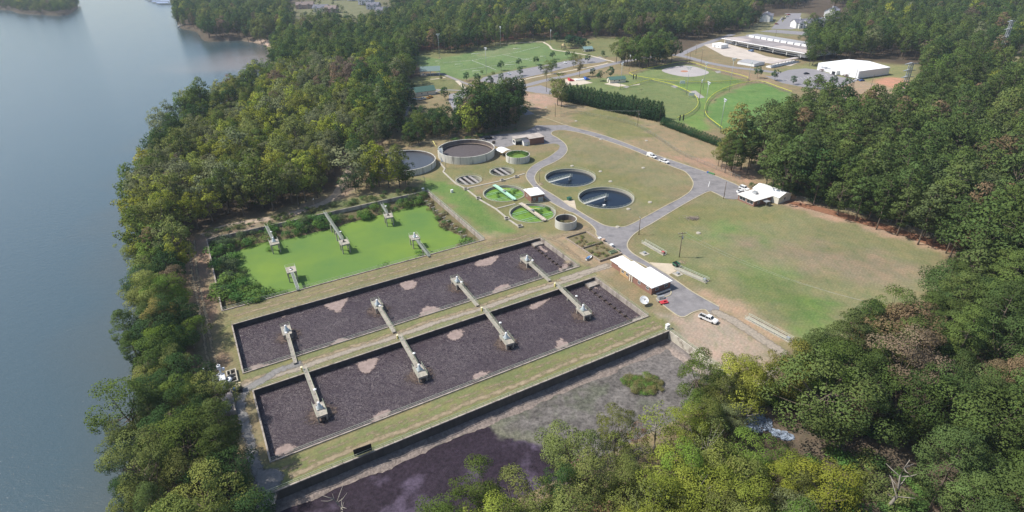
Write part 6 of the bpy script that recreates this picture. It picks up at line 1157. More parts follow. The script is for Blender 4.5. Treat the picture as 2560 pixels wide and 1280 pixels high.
a = at(1926, 177); t = thing('covered_walkway', 'long narrow roofed loading walkway closing the yard before the warehouse', 'walkway', a, dirang((1926, 177), (1995, 162))); L3 = (Vector(G(1995, 162))-Vector(G(1926, 177))).length
MB().box(0, L3, 0, 5, 3.6, 3.85).build('roof', mat('pale_patch', (.48, .42, .39)), t); MB().box(0, L3, 0, 5, 0, 1.1).build('platform', metalw, t); m = MB(); [m.box(x-.12, x+.12, .1, .34, 1.1, 3.6) for x in np.linspace(.4, L3-.4, 9)]; m.build('post', galv, t)
# apartments and houses
def house(px, py, ang, L3, W3, h0, h1, label, wm, rm, gab=2, group='houses', name='house'):
    t = thing(name, label, 'house' if name == 'house' else 'building', at(px, py), ang, group); m = MB(); gable_wall(m, 0, L3, 0, W3, h0, h1); m.build('wall', wm, t); m = MB(); gable(m, 0, L3, 0, W3, h0+.03, h1+.03, .5); m.build('roof', rm, t)
    for k in range(gab):
        x = L3*(k+.5)/gab; m = MB(); gable_wall(m, x-3, x+3, -2.5, 0, h0-.3, h0+2.0, 'y'); m.build('dormer', wm, t); m = MB(); gable(m, x-3, x+3, -2.5, 2, h0-.25, h0+2.05, .3, .15, 'y'); m.build('dormer_roof', rm, t)
        for z in ((1, h0-2.4) if h0 > 5 else (1.0,)): win(t, x, -2.5, z, 2.2, 1.5, 's')
    MB().box(L3*.3, L3*.3+1, W3*.4, W3*.4+1, h0, h1+1.6).build('chimney', wm, t); return t
house(1986, 84, .08, 22, 13, 6, 9.5, 'white two storey apartment house with a dark roof beside the parking lot', white, slate, 2, 'apartment houses', 'apartment_house')
house(2012, 84, .08, 18, 13, 6, 9.3, 'white apartment house with dark roof half hidden by a green treetop', white, slate, 1, 'apartment houses', 'apartment_house'); house(2045, 80, .1, 26, 13, 6, 9.5, 'white apartment house at the right end of the row against the pines', white, slate, 2, 'apartment houses', 'apartment_house')
house(2082, 58, .9, 26, 13, 6, 10, 'grey roofed apartment block emerging from the treetops behind the row', white, slate, 1, 'apartment houses', 'apartment_house'); house(1921, 70, 1.1, 24, 12, 7, 10, 'white apartment block left of the parked cars', white, slate, 1, 'apartment houses', 'apartment_house')
bw = mat('tan_siding', (.45, .33, .28), .8, var=.08); gr = mat('grey_siding', (.5, .5, .52), .7, var=.06); rb = mat('tan_shingle', (.24, .19, .17), .9, var=.15); gb_ = mat('blue_shingle', (.22, .24, .28), .9, var=.12)
for x, y, a, L3, l, w_, r_ in [(742, 30, .1, 30, 'tan house with a hipped roof at the left end of the far houses', bw, rb), (783, 36, -.15, 26, 'grey roofed house with white windows next to the tan one', creamw, slate), (812, 38, -.15, 20, 'brownish roofed house low among the treetops', bw, rb), (832, 12, -.1, 34, 'long pale house row at the top edge of the picture', gr, rb), (870, 14, -.25, 34, 'blue grey roofed house in the middle of the top row', gr, gb_), (897, 22, -.3, 26, 'blue grey house with steep gables right of the middle', gr, gb_), (917, 30, -.2, 22, 'dark roofed house at the right end of the curved row', gr, slate), (800, 8, 0, 26, 'white fronted house above the round street trees', white, rb), (980, 14, .1, 26, 'white and navy house alone right of the row', white, slate), (940, 40, -.2, 20, 'small grey house poking out of the trees below the row', creamw, slate), (1648, 18, 0, 30, 'lone pale roof deep in the far wood', gr, greyroof)]:
    t = house(x, y, a, L3, 14, 7, 11.5, l, w_, r_, 2, 'far houses')
# ---------------------------------------------------------------- lake: docks and boat
t = thing('marina_dock', 'rows of blue roofed boat slips at the top of the lake', 'dock', (*G(1085, 20, LAKE_Z), LAKE_Z+.5), .3) if 0 else None
bluer = mat('blue_dock_roof', (.35, .42, .60), .5, var=.05)
for k, (x, y, w_) in enumerate([(361, 0, 34), (370, 4, 42), (381, 9, 46), (392, 13, 46)]):
    g = G(x, y, LAKE_Z); t = thing('covered_dock', '%s blue roofed boat dock counted from the near end' % ['fourth', 'third', 'second', 'first'][k], 'dock', (*g, LAKE_Z+.5), .05, 'covered docks')
    MB().box(0, w_, 0, 9, 0, .6).build('deck', conc, t); m = MB(); gable(m, 0, w_, 0, 9, 3.6, 4.8, .4); m.build('roof', bluer, t); m = MB(); [m.box(x_-.15, x_+.15, y_-.15, y_+.15, .6, 3.6) for x_ in np.linspace(.5, w_-.5, 6) for y_ in (.4, 8.6)]; m.build('post', galv, t)
g = G(452, 68, LAKE_Z); t = thing('pontoon_boat', 'white pontoon boat moored by the wooded point', 'boat', (*g, LAKE_Z+.4), 0); m = MB()
for y in (-1.1, 1.1): m.tube([(-5, y, .1), (4, y, .1), (5.2, y, .35)], .45, 8)
m.build('pontoon', galv, t); MB().box(-5, 5, -1.5, 1.5, .5, .7).box(-4, -1, -1.3, 1.3, .7, 1.3).build('deck', white, t); MB().box(-4, 1.5, -1.4, 1.4, 2.6, 2.75).build('canopy', white, t); m = MB(); [m.box(x-.05, x+.05, y-.05, y+.05, .7, 2.6) for x in (-3.9, 1.4) for y in (-1.3, 1.3)]; m.build('post', galv, t)
# ---------------------------------------------------------------- yard items
def dish():
    p = Vector(G(1609, 762)); t = thing('satellite_dish', 'big round white satellite dish at the corner of the lower basin', 'dish', (p.x, p.y, 0), 0)
    MB().tube([(0, 0, 0), (0, 0, 1.3)], .12, 8).build('mast', galv, t)
    prof = [(0, 0)]+[(r_, .28*(r_/1.5)**2*1.1) for r_ in (.4, .8, 1.2, 1.5)]; d = MB().lathe(prof+[(1.5, .34), (1.2, .14), (0, -.05)], n=36, sm=True).build('reflector', white, t)
    d.location = (0, 0, 1.7); d.rotation_euler = (rad(32), 0, rad(15)); f = MB().box(-.16, .16, -.16, .16, .75, 1.05).beam((.9, 0, .25), (0, 0, .9), .05).beam((-.5, .8, .25), (0, 0, .9), .05).beam((-.5, -.8, .25), (0, 0, .9), .05).build('feed_horn', darkm, d)
dish()
def bin_(name, label, px, py, ang, c, s=1, cat='bin', group=None, lid=None):
    t = thing(name, label, cat, (*G(px, py), 0), ang, group); t.scale = (s,)*3; m = MB(); v = [(-.9, -.8, .15), (.9, -.8, .15), (.9, .8, .15), (-.9, .8, .15), (-1.1, -1, 1.5), (1.1, -1, 1.5), (1.1, 1, 1.5), (-1.1, 1, 1.5)]
    m.add(v, [(3, 2, 1, 0), (0, 1, 5, 4), (1, 2, 6, 5), (2, 3, 7, 6), (3, 0, 4, 7)]); m.build('body', c, t)
    if lid: MB().box(-1.12, 1.12, -1.02, 1.02, 1.5, 1.58).build('lid', lid, t)
    else: MB().box(-1.0, 1.0, -.9, .9, .3, 1.1).build('contents', darkm, t)
    m = MB(); [m.box(x-.1, x+.1, y-.1, y+.1, 0, .16) for x in (-.7, .7) for y in (-.6, .6)]; m.build('caster', darkm, t); return t
bin_('dumpster', 'open green dumpster at the end of the concrete apron', 1690, 666, an3, greenp, 1.0, 'dumpster'); bin_('dumpster', 'dark green dumpster beside the lower dark clarifier', 1423, 500, AX, greenp, .85, 'dumpster', lid=mat('green_lid', (.03, .1, .07), .5))
for k in range(5): bin_('wheelie_bin', ('blue wheeled bin at the left end of the row on the road edge' if k == 0 else 'green wheeled bin in the row on the road edge'), 1769.5+k*3.6, 432+k*1.2, dirang((1769, 432), (1784, 437)), bluep if k == 0 else mat('bin_green', (.10, .26, .10), .5), .42, group=None if k == 0 else 'green wheeled bins', lid=bluep if k == 0 else mat('bin_green', (.10, .26, .10)))
for x, y, c, l in [(1499, 600, white, 'left white cube tank on the road edge by the drying bed'), (1508, 604, mat('tan_crate', (.55, .38, .26), .7), 'tan crate between the white cube tanks on the road edge'), (1529, 617, white, 'right white cube tank alone on the road edge')]:
    t = thing('cube_tank', l, 'tank', (*G(x, y), 0), AX, 'cube tanks'); MB().box(-.6, .6, -.6, .6, .15, 1.15).build('bottle', c, t); MB().box(-.65, .65, -.65, .65, 0, .14).build('pallet', wood, t); MB().lathe([(.15, 0), (.15, .08), (0, .08)], (0, 0, 1.15), 10).build('cap', galv, t)
t = thing('dinghy', 'small white and blue boat hull lying by the drying bed wall', 'boat', (*G(1472, 647), 0), .9); m = MB(); S_ = [(-1.9, .45, .15), (-1, .75, 0), (.4, .75, 0), (1.5, .45, .05), (2.1, .05, .3)]; v = []
for x, w_, z in S_: v += [(x, -w_, .65), (x, -w_*.6, z), (x, w_*.6, z), (x, w_, .65)]
m.add(v, [(4*i+k, 4*i+k+1, 4*i+k+5, 4*i+k+4) for i in range(4) for k in range(3)]+[(0, 1, 2, 3)]); m.build('hull', white, t); MB().box(-.9, .6, -.3, .3, .45, .95).build('seat', mat('blue_seat', (.15, .28, .5), .6), t)
t = thing('red_mower', 'red tractor mower deck on the pavement by the brick building', 'mower', (*G(1660, 757), 0), .3); MB().add([(-1.4, -.9, .25), (1.2, -.9, .25), (1.5, 0, .25), (1.2, .9, .25), (-1.4, .9, .25), (-1.3, -.8, .5), (1.1, -.8, .5), (1.35, 0, .5), (1.1, .8, .5), (-1.3, .8, .5)], [(4, 3, 2, 1, 0), (5, 6, 7, 8, 9), (0, 1, 6, 5), (1, 2, 7, 6), (2, 3, 8, 7), (3, 4, 9, 8), (4, 0, 5, 9)]).build('deck', redp, t); MB().box(-.3, .5, -.25, .25, .5, .95).beam((.2, 0, .5), (1.3, .2, 1.3), .1).build('hitch', redp, t)
for y in (-.7, .7): MB().lathe([(.25, -.08), (.25, .08), (0, .08)], (-1.5, y, .25), 12).build('wheel', darkm, t)
t = thing('picnic_table', 'grey picnic table beside the red mower', 'table', (*G(1652, 745), 0), .2); MB().box(-1.1, 1.1, -.4, .4, .72, .78).build('top', galv, t)
for y in (-.85, .6): MB().box(-1.1, 1.1, y, y+.25, .42, .47).build('bench', galv, t)
for x in (-.8, .8): MB().box(x-.05, x+.05, -.7, .7, 0, .72).build('leg', galv, t)
t = thing('white_sign', 'leaning white pole sign on the asphalt before the office', 'sign', (*G(1771, 467), 0), .8); MB().beam((0, 0, .1), (1.2, .3, 2.2), .22, .12).build('board', white, t); MB().box(-.25, .25, -.25, .25, 0, .12).build('foot', conc, t)
for x, y, h, l in [(1130, 481, 1.3, 'small white utility box on the lawn near the green pond'), (1058, 478, 1.5, 'grey cabinet at the far right corner of the green pond'), (1668, 822, 1.6, 'white electrical cabinet on the corner of the lagoon wall'), (1510, 517, .9, 'low concrete box beside the lower dark clarifier')]:
    t = thing('utility_box', l, 'cabinet', (*G(x, y), 0), AX); MB().box(-.55, .55, -.4, .4, 0, h).build('cabinet', white if 'white' in l else galv, t); MB().box(-.62, .62, -.47, .47, h, h+.08).build('lid', white, t)
t = thing('black_screen', 'black square screen standing against the rail on the lower berm', 'screen', (*G(909, 1136), 0), AX-.05); MB().box(-2.1, 2.1, -.06, .06, .35, 2.5).build('panel', darkm, t); MB().box(-1.9, -1.8, -.05, .05, 0, .35).box(1.8, 1.9, -.05, .05, 0, .35).build('leg', darkm, t)
t = thing('wood_box', 'small wooden box floating at the foot of the lagoon wall', 'box', (*G(746, 1222, LZ), LZ), AX); MB().box(-.6, .6, -.5, .5, 0, .5).build('box', conc, t); MB().box(-.45, .45, -.35, .35, .5, .52).build('lid', galv, t)
# brush pile
t = thing('brush_pile', 'grey pile of cut branches in the big field', 'pile', (*G(1732, 548), 0)); m = MB()
for k in range(90):
    a = Vector((rnd.gauss(0, 1.5), rnd.gauss(0, .8), rnd.uniform(.1, .9))); d = Vector((rnd.gauss(0, 1), rnd.gauss(0, 1), rnd.gauss(0, .3))).normalized()*rnd.uniform(.4, 1.2); m.beam(a-d, a+d, .07)
m.build('branch_heap', mat('dead_wood', (.33, .27, .24), .9, var=.3), t)
# golf cart
t = thing('golf_cart', 'golf cart with a tan roof on the gravel beside the steel machine', 'cart', (*G(600, 975), 0), rad(115))
MB().box(-1.1, 1.1, -.55, .55, .3, .55).box(-.9, -.1, -.5, .5, .55, .85).box(.85, 1.1, -.5, .5, .55, .95).build('body', mat('cart_black', (.03, .03, .035), .5), t); MB().box(-.8, .95, -.62, .62, 1.85, 1.95).build('roof', mat('cart_tan', (.75, .62, .38), .6), t); m = MB(); [m.box(x-.03, x+.03, y-.03, y+.03, .55, 1.85) for x in (-.75, .9) for y in (-.55, .55)]; m.build('post', darkm, t)
for x in (-.75, .8):
    for y in (-.5, .5):
        w_ = MB(); n = 12; v = [(x+.24*math.cos(2*PI*k/n), y+dy, .24+.24*math.sin(2*PI*k/n)) for dy in (-.09, .09) for k in range(n)]; w_.add(v, [(k, (k+1) % n, n+(k+1) % n, n+k) for k in range(n)]+[tuple(range(n)), tuple(range(n, 2*n))]); w_.build('wheel', darkm, t)
# steel machine (grit unit) and channels
p = G(563, 985); t = thing('grit_machine', 'silver pipework machine over open concrete channels at the lake trees', 'machine', (*p, 0), AX)
m = MB()
for b in ((-2.5, -2.2, 0, 8.6), (-.9, -.7, 0, 8.6), (-2.2, -.9, 8.4, 8.6), (1.2, 3.8, 8.8, 9.1), (1.2, 3.8, 3.1, 3.4), (3.5, 3.8, 3.4, 8.8), (1.2, 1.5, 3.4, 8.8), (1.5, 3.5, 5.1, 5.3), (1.5, 3.5, 6.6, 6.8), (2.2, 2.4, 6.8, 8.8)): m.box(*b, -.6, .8)
m.build('channel_wall', conc, t); MB().box(-2.2, -.9, 0, 8.4, -.3, .1).box(1.5, 3.5, 3.4, 8.8, -.3, .1).build('dark_water', dk, t)
m = MB(); [m.box(-2.2, -.9, y, y+.18, .35, .55) for y in np.linspace(.6, 7.6, 10)]; m.build('bar_rack', galv, t)
silver = mat('silver', (.70, .71, .74), .45, metal=.2, var=.1)
MB().box(-.55, .95, 3.4, 6.6, .2, 2.2).box(-.45, .85, 2.5, 3.4, .2, 1.7).build('housing', silver, t); MB().tube([(.2, 6, 2.2), (.15, 6.5, 3.1), (.1, 7, 3.7)], .26, 10).tube([(-.55, 5, 1.2), (-.9, 5.4, 1.9), (-.9, 6.2, 2.3), (-.2, 6.6, 2.4)], .2, 8).build('discharge_pipe', silver, t)
MB().box(-.4, .5, 6.7, 7.7, 3.5, 4.5).box(.6, 1.3, 6.9, 7.6, 2.6, 3.3).lathe([(.2, 4.5), (.2, 5.0), (0, 5.1)], (.05, 7.2, 0), 10).build('motor_box', silver, t)
MB().tube([(.9, 3.6, 1.0), (1.7, 3.5, 1.1), (2.1, 4.1, 1.1), (1.9, 4.9, 1.0), (1.2, 5.2, .9)], .42, 10).build('elbow_pipe', silver, t); MB().tube([(.2, 2.5, 1.0), (.2, 1.5, 1.0), (.2, 1.1, .3)], .38, 10).build('outlet_pipe', silver, t)
t = thing('settling_trough', 'rectangular concrete trough of grey foamy water below the steel machine', 'trough', (*p, 0), AX); m = MB()
for b in ((-2.5, 1.8, -.4, -.05), (1.45, 1.8, -9.6, -.4), (-2.5, -2.2, -9.6, -.4), (-2.2, 1.45, -9.6, -9.3)): m.box(*b, 0, 1.3)
m.build('wall', wallm, t); MB().box(-2.2, 1.45, -9.3, -.4, .1, .7).build('water', mat('foamy_water', (.30, .27, .27), .6, var=.3, scale=1.2), t); t2 = thing('blue_drum', 'blue drum at the corner of the settling trough', 'drum', (*UV(*(c2(*p)+np.array((2.4, -.2)))), 0)); MB().lathe([(0, 0), (.35, 0), (.38, .5), (.35, 1.0), (0, 1.0)], n=16).build('barrel', bluep, t2); MB().lathe([(0, 1.06), (.36, 1.05), (.36, 1.0)], n=16).build('lid', bluep, t2)
# grey flat roof left of the tanks, riprap, dead branches, fence bits
t = thing('lean_roof', 'low grey metal roof half hidden in the trees left of the tanks', 'shed', (*G(905, 392), 0), .3); MB().box(0, 9, 0, 5, 2.2, 2.35).build('roof', galv, t); m = MB(); [m.box(x, x+.15, y, y+.15, 0, 2.2) for x in (.2, 8.6) for y in (.2, 4.6)]; m.build('post', galv, t)
rr = [smooth_line(GP([(1862, 1050), (1885, 1035), (1920, 1045), (1930, 1065), (1905, 1082), (1870, 1075)]), 3, True), smooth_line(GP([(1925, 1075), (1965, 1080), (1985, 1095), (1970, 1102), (1935, 1090)]), 3, True)]
m = MB()
for q in rr:
    cx, cy = sum(p[0] for p in q)/len(q), sum(p[1] for p in q)/len(q)
    X, Y = rng.uniform(min(p[0] for p in q), max(p[0] for p in q), 420), rng.uniform(min(p[1] for p in q), max(p[1] for p in q), 420); k = inside(X, Y, q)
    for x, y in zip(X[k], Y[k]):
        s_ = rnd.uniform(.16, .42); a = rnd.uniform(0, 3); v = [(x+s_*math.cos(a+i*PI/2)*rnd.uniform(.7, 1.2), y+s_*math.sin(a+i*PI/2)*rnd.uniform(.7, 1.2), z) for z in (-.1, s_*rnd.uniform(.4, .9)) for i in range(4)]; m.add(v, [(0, 1, 5, 4), (1, 2, 6, 5), (2, 3, 7, 6), (3, 0, 4, 7), (4, 5, 6, 7)])
tag(m.build('riprap_stones', mat('bluish_stone', (.27, .32, .40), .8, var=.5, scale=.9)), 'bluish broken stones lining the creek', 'stones', kind='stuff')
def deadtree(label, px, py, h, seed, s=1):
    R_ = random.Random(seed); t = thing('dead_tree', label, 'dead tree', at(px, py), R_.uniform(0, 6)); m = MB(); P = [Vector((0, 0, 0))]
    for k in range(6): P.append(P[-1]+Vector((R_.uniform(-.5, .9), R_.uniform(-.4, .4), h/6)))
    m.tube(P, [.3*s, .26*s, .22*s, .18*s, .13*s, .09*s, .04*s], 7); m.build('trunk', palebark, t)
    for k in range(9):
        a = P[2+k % 4]; d = Vector((R_.uniform(-1, 1), R_.uniform(-1, 1), R_.uniform(.2, .8))).normalized()*R_.uniform(1.5, 4); b_ = a+d*.5+Vector((0, 0, R_.uniform(-.3, .3))); MB().tube([a, b_, a+d+Vector((0, 0, .4))], [.13, .09, .03], 5).build('branch', palebark, t)
deadtree('bare pale dead tree leaning over the clearing in the lower right wood', 2215, 1275, 15, 4, 1.3); deadtree('small bare pale tree beside the curved fence in the lower right wood', 2085, 1000, 11, 9); deadtree('bare pale trunk standing in the purple lagoon bank at the bottom', 858, 1300, 7, 12, .7); deadtree('pale driftwood snag at the lake shore', 300, 1085, 3, 15, .7)
fence('silt_fence', 'curved black fence in the clearing of the lower right wood', [(2010, 1082), (2040, 1090), (2085, 1110), (2110, 1120), (2160, 1098), (2190, 1075)], .9, cap=darkm, capr=.05, smooth=3)
# ---------------------------------------------------------------- hedge, park trees, feature trees, shrubs
hp = smooth_line(GP([(1408, 253), (1460, 262), (1520, 275), (1590, 290), (1655, 305)]), 10)
W_ = [Vector(p) for p in hp]; cum = [0]
for a, b in zip(W_[:-1], W_[1:]): cum.append(cum[-1]+(b-a).length)
def along(Wl, cum, s):
    for i in range(len(cum)-1):
        if cum[i+1] >= s: return Wl[i].lerp(Wl[i+1], (s-cum[i])/(cum[i+1]-cum[i]+1e-9))
    return Wl[-1]
for row in (0, 4.4):
    s_ = 1
    while s_ < cum[-1]:
        p = along(W_, cum, s_); plant('cypress_tree', rnd.choice(CYP), p.x+row*.35, p.y+row, (.024, .050, .020), 'dense dark cypress in the tall double row above the plant road', 'cypress', 'cypress hedge row', s=rnd.uniform(.98, 1.16), sx=rnd.uniform(1.05, 1.2), var=.1); s_ += rnd.uniform(2.7, 3.3)
W_ = [Vector(p) for p in smooth_line(GP([(1658, 312), (1700, 328), (1750, 347), (1810, 370)]), 8)]; cum = [0]
for a, b in zip(W_[:-1], W_[1:]): cum.append(cum[-1]+(b-a).length)
s_ = 0
while s_ < cum[-1]:
    p = along(W_, cum, s_); plant('hedge_bush', rnd.choice(CYP), p.x, p.y, (.028, .062, .026), 'low dark bush in the clipped hedge right of the tall cypresses', 'bush', 'low hedge bushes', s=rnd.uniform(.42, .5), sx=1.7, var=.12); s_ += 2.3
PT = [(1166, 203, 1), (1193, 208, 1.05), (1225, 219.5, 1.25), (1253, 178, 1.15), (1253, 203, .9), (1298, 169, 1.0), (1300.5, 190.5, 1.05), (1340, 165, 1.0), (1352, 181, .9), (1382, 154, 1.0), (1385, 172, .9), (1419, 151, .9), (1469, 161, 1.0), (1028, 230, 1.1), (1113, 250, 1.3), (1148, 276, 1.2), (1036, 272, 1.0), (1032, 289, 1.0), (1021, 256, .9), (1102, 203, .55), (1391, 118, 1.3), (1205, 187, .5), (1481, 193, .9), (1500, 205, 1.1), (1526, 197, 1.2), (1892, 201, 1.2), (1507, 150, .8), (1935, 206, 1.1), (1982, 215, .9), (2013, 224, .9), (2042, 226, 1.1), (2080, 221, 1.1), (1222, 225, .5), (1233, 192, .6)]
for i, (x, y, s_) in enumerate(PT):
    p = G(x, y); c = (.03, .065, .026) if s_ > .7 and x != 2013 else (.09, .12, .035)
    w = 'the warehouse lot' if x > 1800 else 'the soccer field lot' if y < 200 and x > 1150 else 'the park restroom' if x > 1450 else 'the park paths'
    plant('park_tree', PARKT[i % 2], p[0], p[1], c, 'small %s round tree planted beside %s' % ('dark' if s_ > .7 else 'sparse', w), 'tree', 'small planted trees by %s' % w, s=s_*1.05)
for x, y in [(1420, 126), (1428, 128), (1436, 127), (1444, 130), (1452, 131), (1460, 133)]: p = G(x, y); plant('park_tree', PARKT[0], p[0], p[1], (.022, .05, .024), 'dark round tree in the dense clump beside the playground', 'tree', 'clump beside the playground', s=1.5, sx=1.2)
big = [(1577, 172, 26, MG), (1598, 174, 28, MG), (1568, 165, 25, OL), (1655, 165, 27, DG), (1677, 166, 25, DG), (1630, 162, 28, DG), (1540, 163, 20, OL), (1620, 172, 26, MG), (1640, 170, 28, MG), (1560, 170, 22, OL), (1666, 158, 27, MG), (1610, 160, 27, MG), (1585, 163, 26, DG), (1592, 168, 24, DG), (1648, 162, 27, MG), (1662, 168, 22, OL), (1634, 174, 24, DG), (1552, 168, 22, MG), (1605, 176, 22, MG)]
for x, y, h, c in big: p = G(x, y); plant('broadleaf_tree', rnd.choice(BF), p[0], p[1], c, 'tall tree of the free standing group left of the factory', 'tree', 'tall group left of the factory', s=h/17, sx=1.0)
ft = [(1367, 203, 17, OL, TALL, 'tall slim tree in front of the middle of the long park lot'), (1448, 194, 18, (.09, .085, .04), TALL, 'tall slim tree with a brownish crown right of the long park lot'), (1380, 186, 14, MG, BF, 'rounder tree behind the tall slim one at the park lot'), (1433, 172, 13, MG, BF, 'small round tree left of the brownish slim one'),
      (1394, 264, 20, OL, BF, 'olive tree at the left end of the cypress row'), (1403, 267, 17, OL, BF, 'lower olive tree touching the first cypress'), (972, 470, 21, (.17, .18, .028), BF, 'yellow green tree in front of the grey water tank'), (948, 466, 21, (.16, .18, .026), BF, 'left companion of the yellow green tree at the tank'), (1000, 468, 20, (.11, .13, .035), BF, 'right companion of the yellow green tree at the tank'), (930, 470, 19, OL, BF, 'broad olive tree left of the yellow green one at the tank'), (1015, 468, 15, MG, BF, 'mid green tree in front of the grey water tank rim'), (945, 440, 18, OL, BF, 'olive tree rising behind the yellow green tank tree'), (915, 425, 16, OL, BF, 'olive tree left behind the grey water tank'), (1005, 455, 13, OL, BF, 'lower olive tree touching the grey water tank'),
      (890, 482, 12, DG, BF, 'dark low tree on the path above the green pond'), (865, 488, 9, DG, BF, 'darkest low tree at the bend of the pale path'), (918, 470, 12, OL, BF, 'olive tree between the dark bush and the tank trees'), (905, 450, 15, OL, BF, 'taller olive tree behind the dark bushes'), (935, 480, 9, MG, BF, 'small round tree left of the tank trees'),
      (1828, 425, 31, (.12, .12, .035), PF, 'tall pine with a yellowish top alone above the office'), (1812, 432, 19, P1, PN, 'dark pine below the tall yellowish one'), (1852, 424, 27, DG, PF, 'dark pine right of the tall yellowish one'), (1795, 415, 11, OL, BF, 'small olive tree left of the lone pines'), (1832, 440, 20, P1, PN, 'full dark pine at the front of the lone group'), (1803, 422, 17, (.10, .105, .035), PF, 'shorter yellowish pine at the left of the lone group'), (1875, 418, 20, DG, PF, 'dark tree joining the lone group to the wood'), (1868, 432, 24, P1, PF, 'dark pine closest to the office shed'), (1842, 412, 26, P1, PF, 'pine standing behind the lone group'),
      (1835, 1015, 17, (.15, .165, .03), BN, 'tall yellow green tree at the edge of the dirt yard'), (1868, 1010, 15, (.14, .15, .03), BN, 'yellow green tree leaning over the gravel road'), (1800, 1000, 13, OL, BN, 'olive tree left of the tall yellow green one'), (1760, 985, 10, DG, BN, 'dark round tree at the lagoon corner'), (1790, 1040, 14, OL, BN, 'olive tree below the dark round one at the lagoon corner'),
      (1460, 1235, 12, (.19, .115, .085), BSP, 'bare pinkish brown tree among the green ones below the lagoon'), (1590, 1130, 9, RU, BSP, 'small rust red topped tree beside the lagoon'), (1400, 1290, 12, DG, BN, 'dark rounded tree below the purple water'), (1340, 1370, 12, BG, BN, 'fresh green tree with reddish twigs at the bottom edge'), (1500, 1370, 13, (.15, .095, .05), BSP, 'reddish sparse tree at the bottom edge'),
      (1750, 1310, 18, YG, BN, 'broad yellow tree at the bottom edge'), (1840, 1370, 18, YG, BN, 'large yellow green crown near the bottom edge'), (1700, 1250, 15, (.12, .17, .03), BN, 'fresh yellow green tree below the lagoon corner'), (1060, 1420, 13, (.17, .17, .05), BSP, 'sparse yellowish tree in front of the purple water'), (960, 1430, 12, (.15, .16, .06), BSP, 'thin olive tree at the lower end of the lagoon'), (600, 1400, 12, (.16, .16, .05), BSP, 'pale yellow tree at the bottom by the blue gravel'), (690, 1420, 10, (.16, .17, .05), BSP, 'small pale yellow tree on the berm end'),
      (1960, 1010, 17, (.13, .12, .03), BN, 'yellow brown tinged tree at the gravel road end'), (2005, 1020, 18, BG, BN, 'bright green tree right of the gravel road end'), (2060, 1030, 18, MG, BN, 'green bushy tree above the red clearing'), (2010, 960, 16, MG, BN, 'tree at the near corner of the big field'), (2120, 930, 12, (.22, .14, .05), BSP, 'half bare tree with orange leaves right of the big field'), (2180, 860, 14, YG, BN, 'yellow green crown at the field corner'), (2060, 885, 8, DG, BN, 'low dark bush at the lower corner of the big field'), (2260, 1080, 11, YG, BSP, 'thin yellowish tree beside the red clearing'), (2130, 1060, 13, BG, BN, 'fresh green tree low over the fence in the clearing'),
      (2480, 1060, 20, PB, PN, 'pine with rusty brown needles in the right wood'), (2440, 1040, 17, PB, PN, 'second rusty brown pine in the right wood'), (340, 640, 15, YG, BN, 'yellowish tree on the lake shore left of the dirt track'), (385, 470, 19, (.15, .15, .03), BF, 'bright yellow green tree in the wood near the lake'), (400, 560, 17, (.17, .17, .03), BF, 'yellow crown over the lake shore wood'), (455, 540, 17, DG, PF, 'dark conical tree beside the yellow crown'), (430, 860, 14, (.15, .12, .04), BN, 'golden brown tree by the lake west of the basins')]
for x, y, h, c, fam, l in ft:
    p = G(x, y); b = 24 if fam in (PF, PN) else 20 if fam is TALL else 17
    plant('pine_tree' if fam in (PF, PN) else 'broadleaf_tree', rnd.choice(fam), p[0], p[1], c, l, 'pine' if fam in (PF, PN) else 'tree', None, s=h/b, z=gz(*p) if not (inside(np.array([p[0]]), np.array([p[1]]), rect(*B4))[0]) else LZ-.3)
for k in range(48):
    p = G(rnd.uniform(738, 960), rnd.uniform(-4, 62)); plant('street_tree', rnd.choice(BF), p[0], p[1], rnd.choice([DG, MG, OL]), 'round tree growing between the far houses at the top of the picture', 'tree', 'trees between the far houses', s=rnd.uniform(.4, .7))
# shrubs round the green pond
def scatter(name, poly, n, c, label, cat, group, s0, s1, z=None, zfn=None, sx=1.2, avoid=None):
    xs = [p[0] for p in poly]; ys = [p[1] for p in poly]; k = 0; tries = 0
    while k < n and tries < n*30:
        tries += 1; x, y = rnd.uniform(min(xs), max(xs)), rnd.uniform(min(ys), max(ys)); X, Y = np.array([x]), np.array([y])
        if not inside(X, Y, poly)[0] or (avoid is not None and inside(X, Y, avoid)[0]): continue
        zz = zfn(X, Y)[0] if zfn else z; plant(name, rnd.choice(SHR), x, y, rnd.choice(c), label, cat, group, s=rnd.uniform(s0, s1), z=None if zz is None else float(zz), names=('foliage', 'stem'), sx=sx); k += 1
bz = lambda X, Y: bankz(X, Y)
sc = [(.06, .115, .028), (.05, .10, .03), (.075, .12, .03), (.055, .075, .035)]
scatter('bank_shrub', UP([(-7, 236), (86, 236), (88, 244), (-7, 244)]), 70, sc, 'green shrub on the far bank of the duckweed pond', 'shrub', 'shrubs on the far bank of the green pond', .7, 1.5, zfn=bz, avoid=gwater)
scatter('bank_shrub', UP([(-7.5, 185), (7, 185), (10, 196), (2, 215), (3, 240), (-7.5, 244)]), 60, sc, 'green shrub on the left bank of the duckweed pond', 'shrub', 'shrubs on the left bank of the green pond', .8, 1.9, zfn=bz, avoid=gwater)
scatter('bank_shrub', UP([(78, 186), (87, 186), (87, 244), (76, 244)]), 55, [(.055, .10, .03), (.09, .10, .05), (.12, .095, .055)], 'shrub or dry weed below the white posts on the right bank of the pond', 'shrub', 'shrubs on the right bank of the green pond', .45, .95, zfn=bz, avoid=gwater)
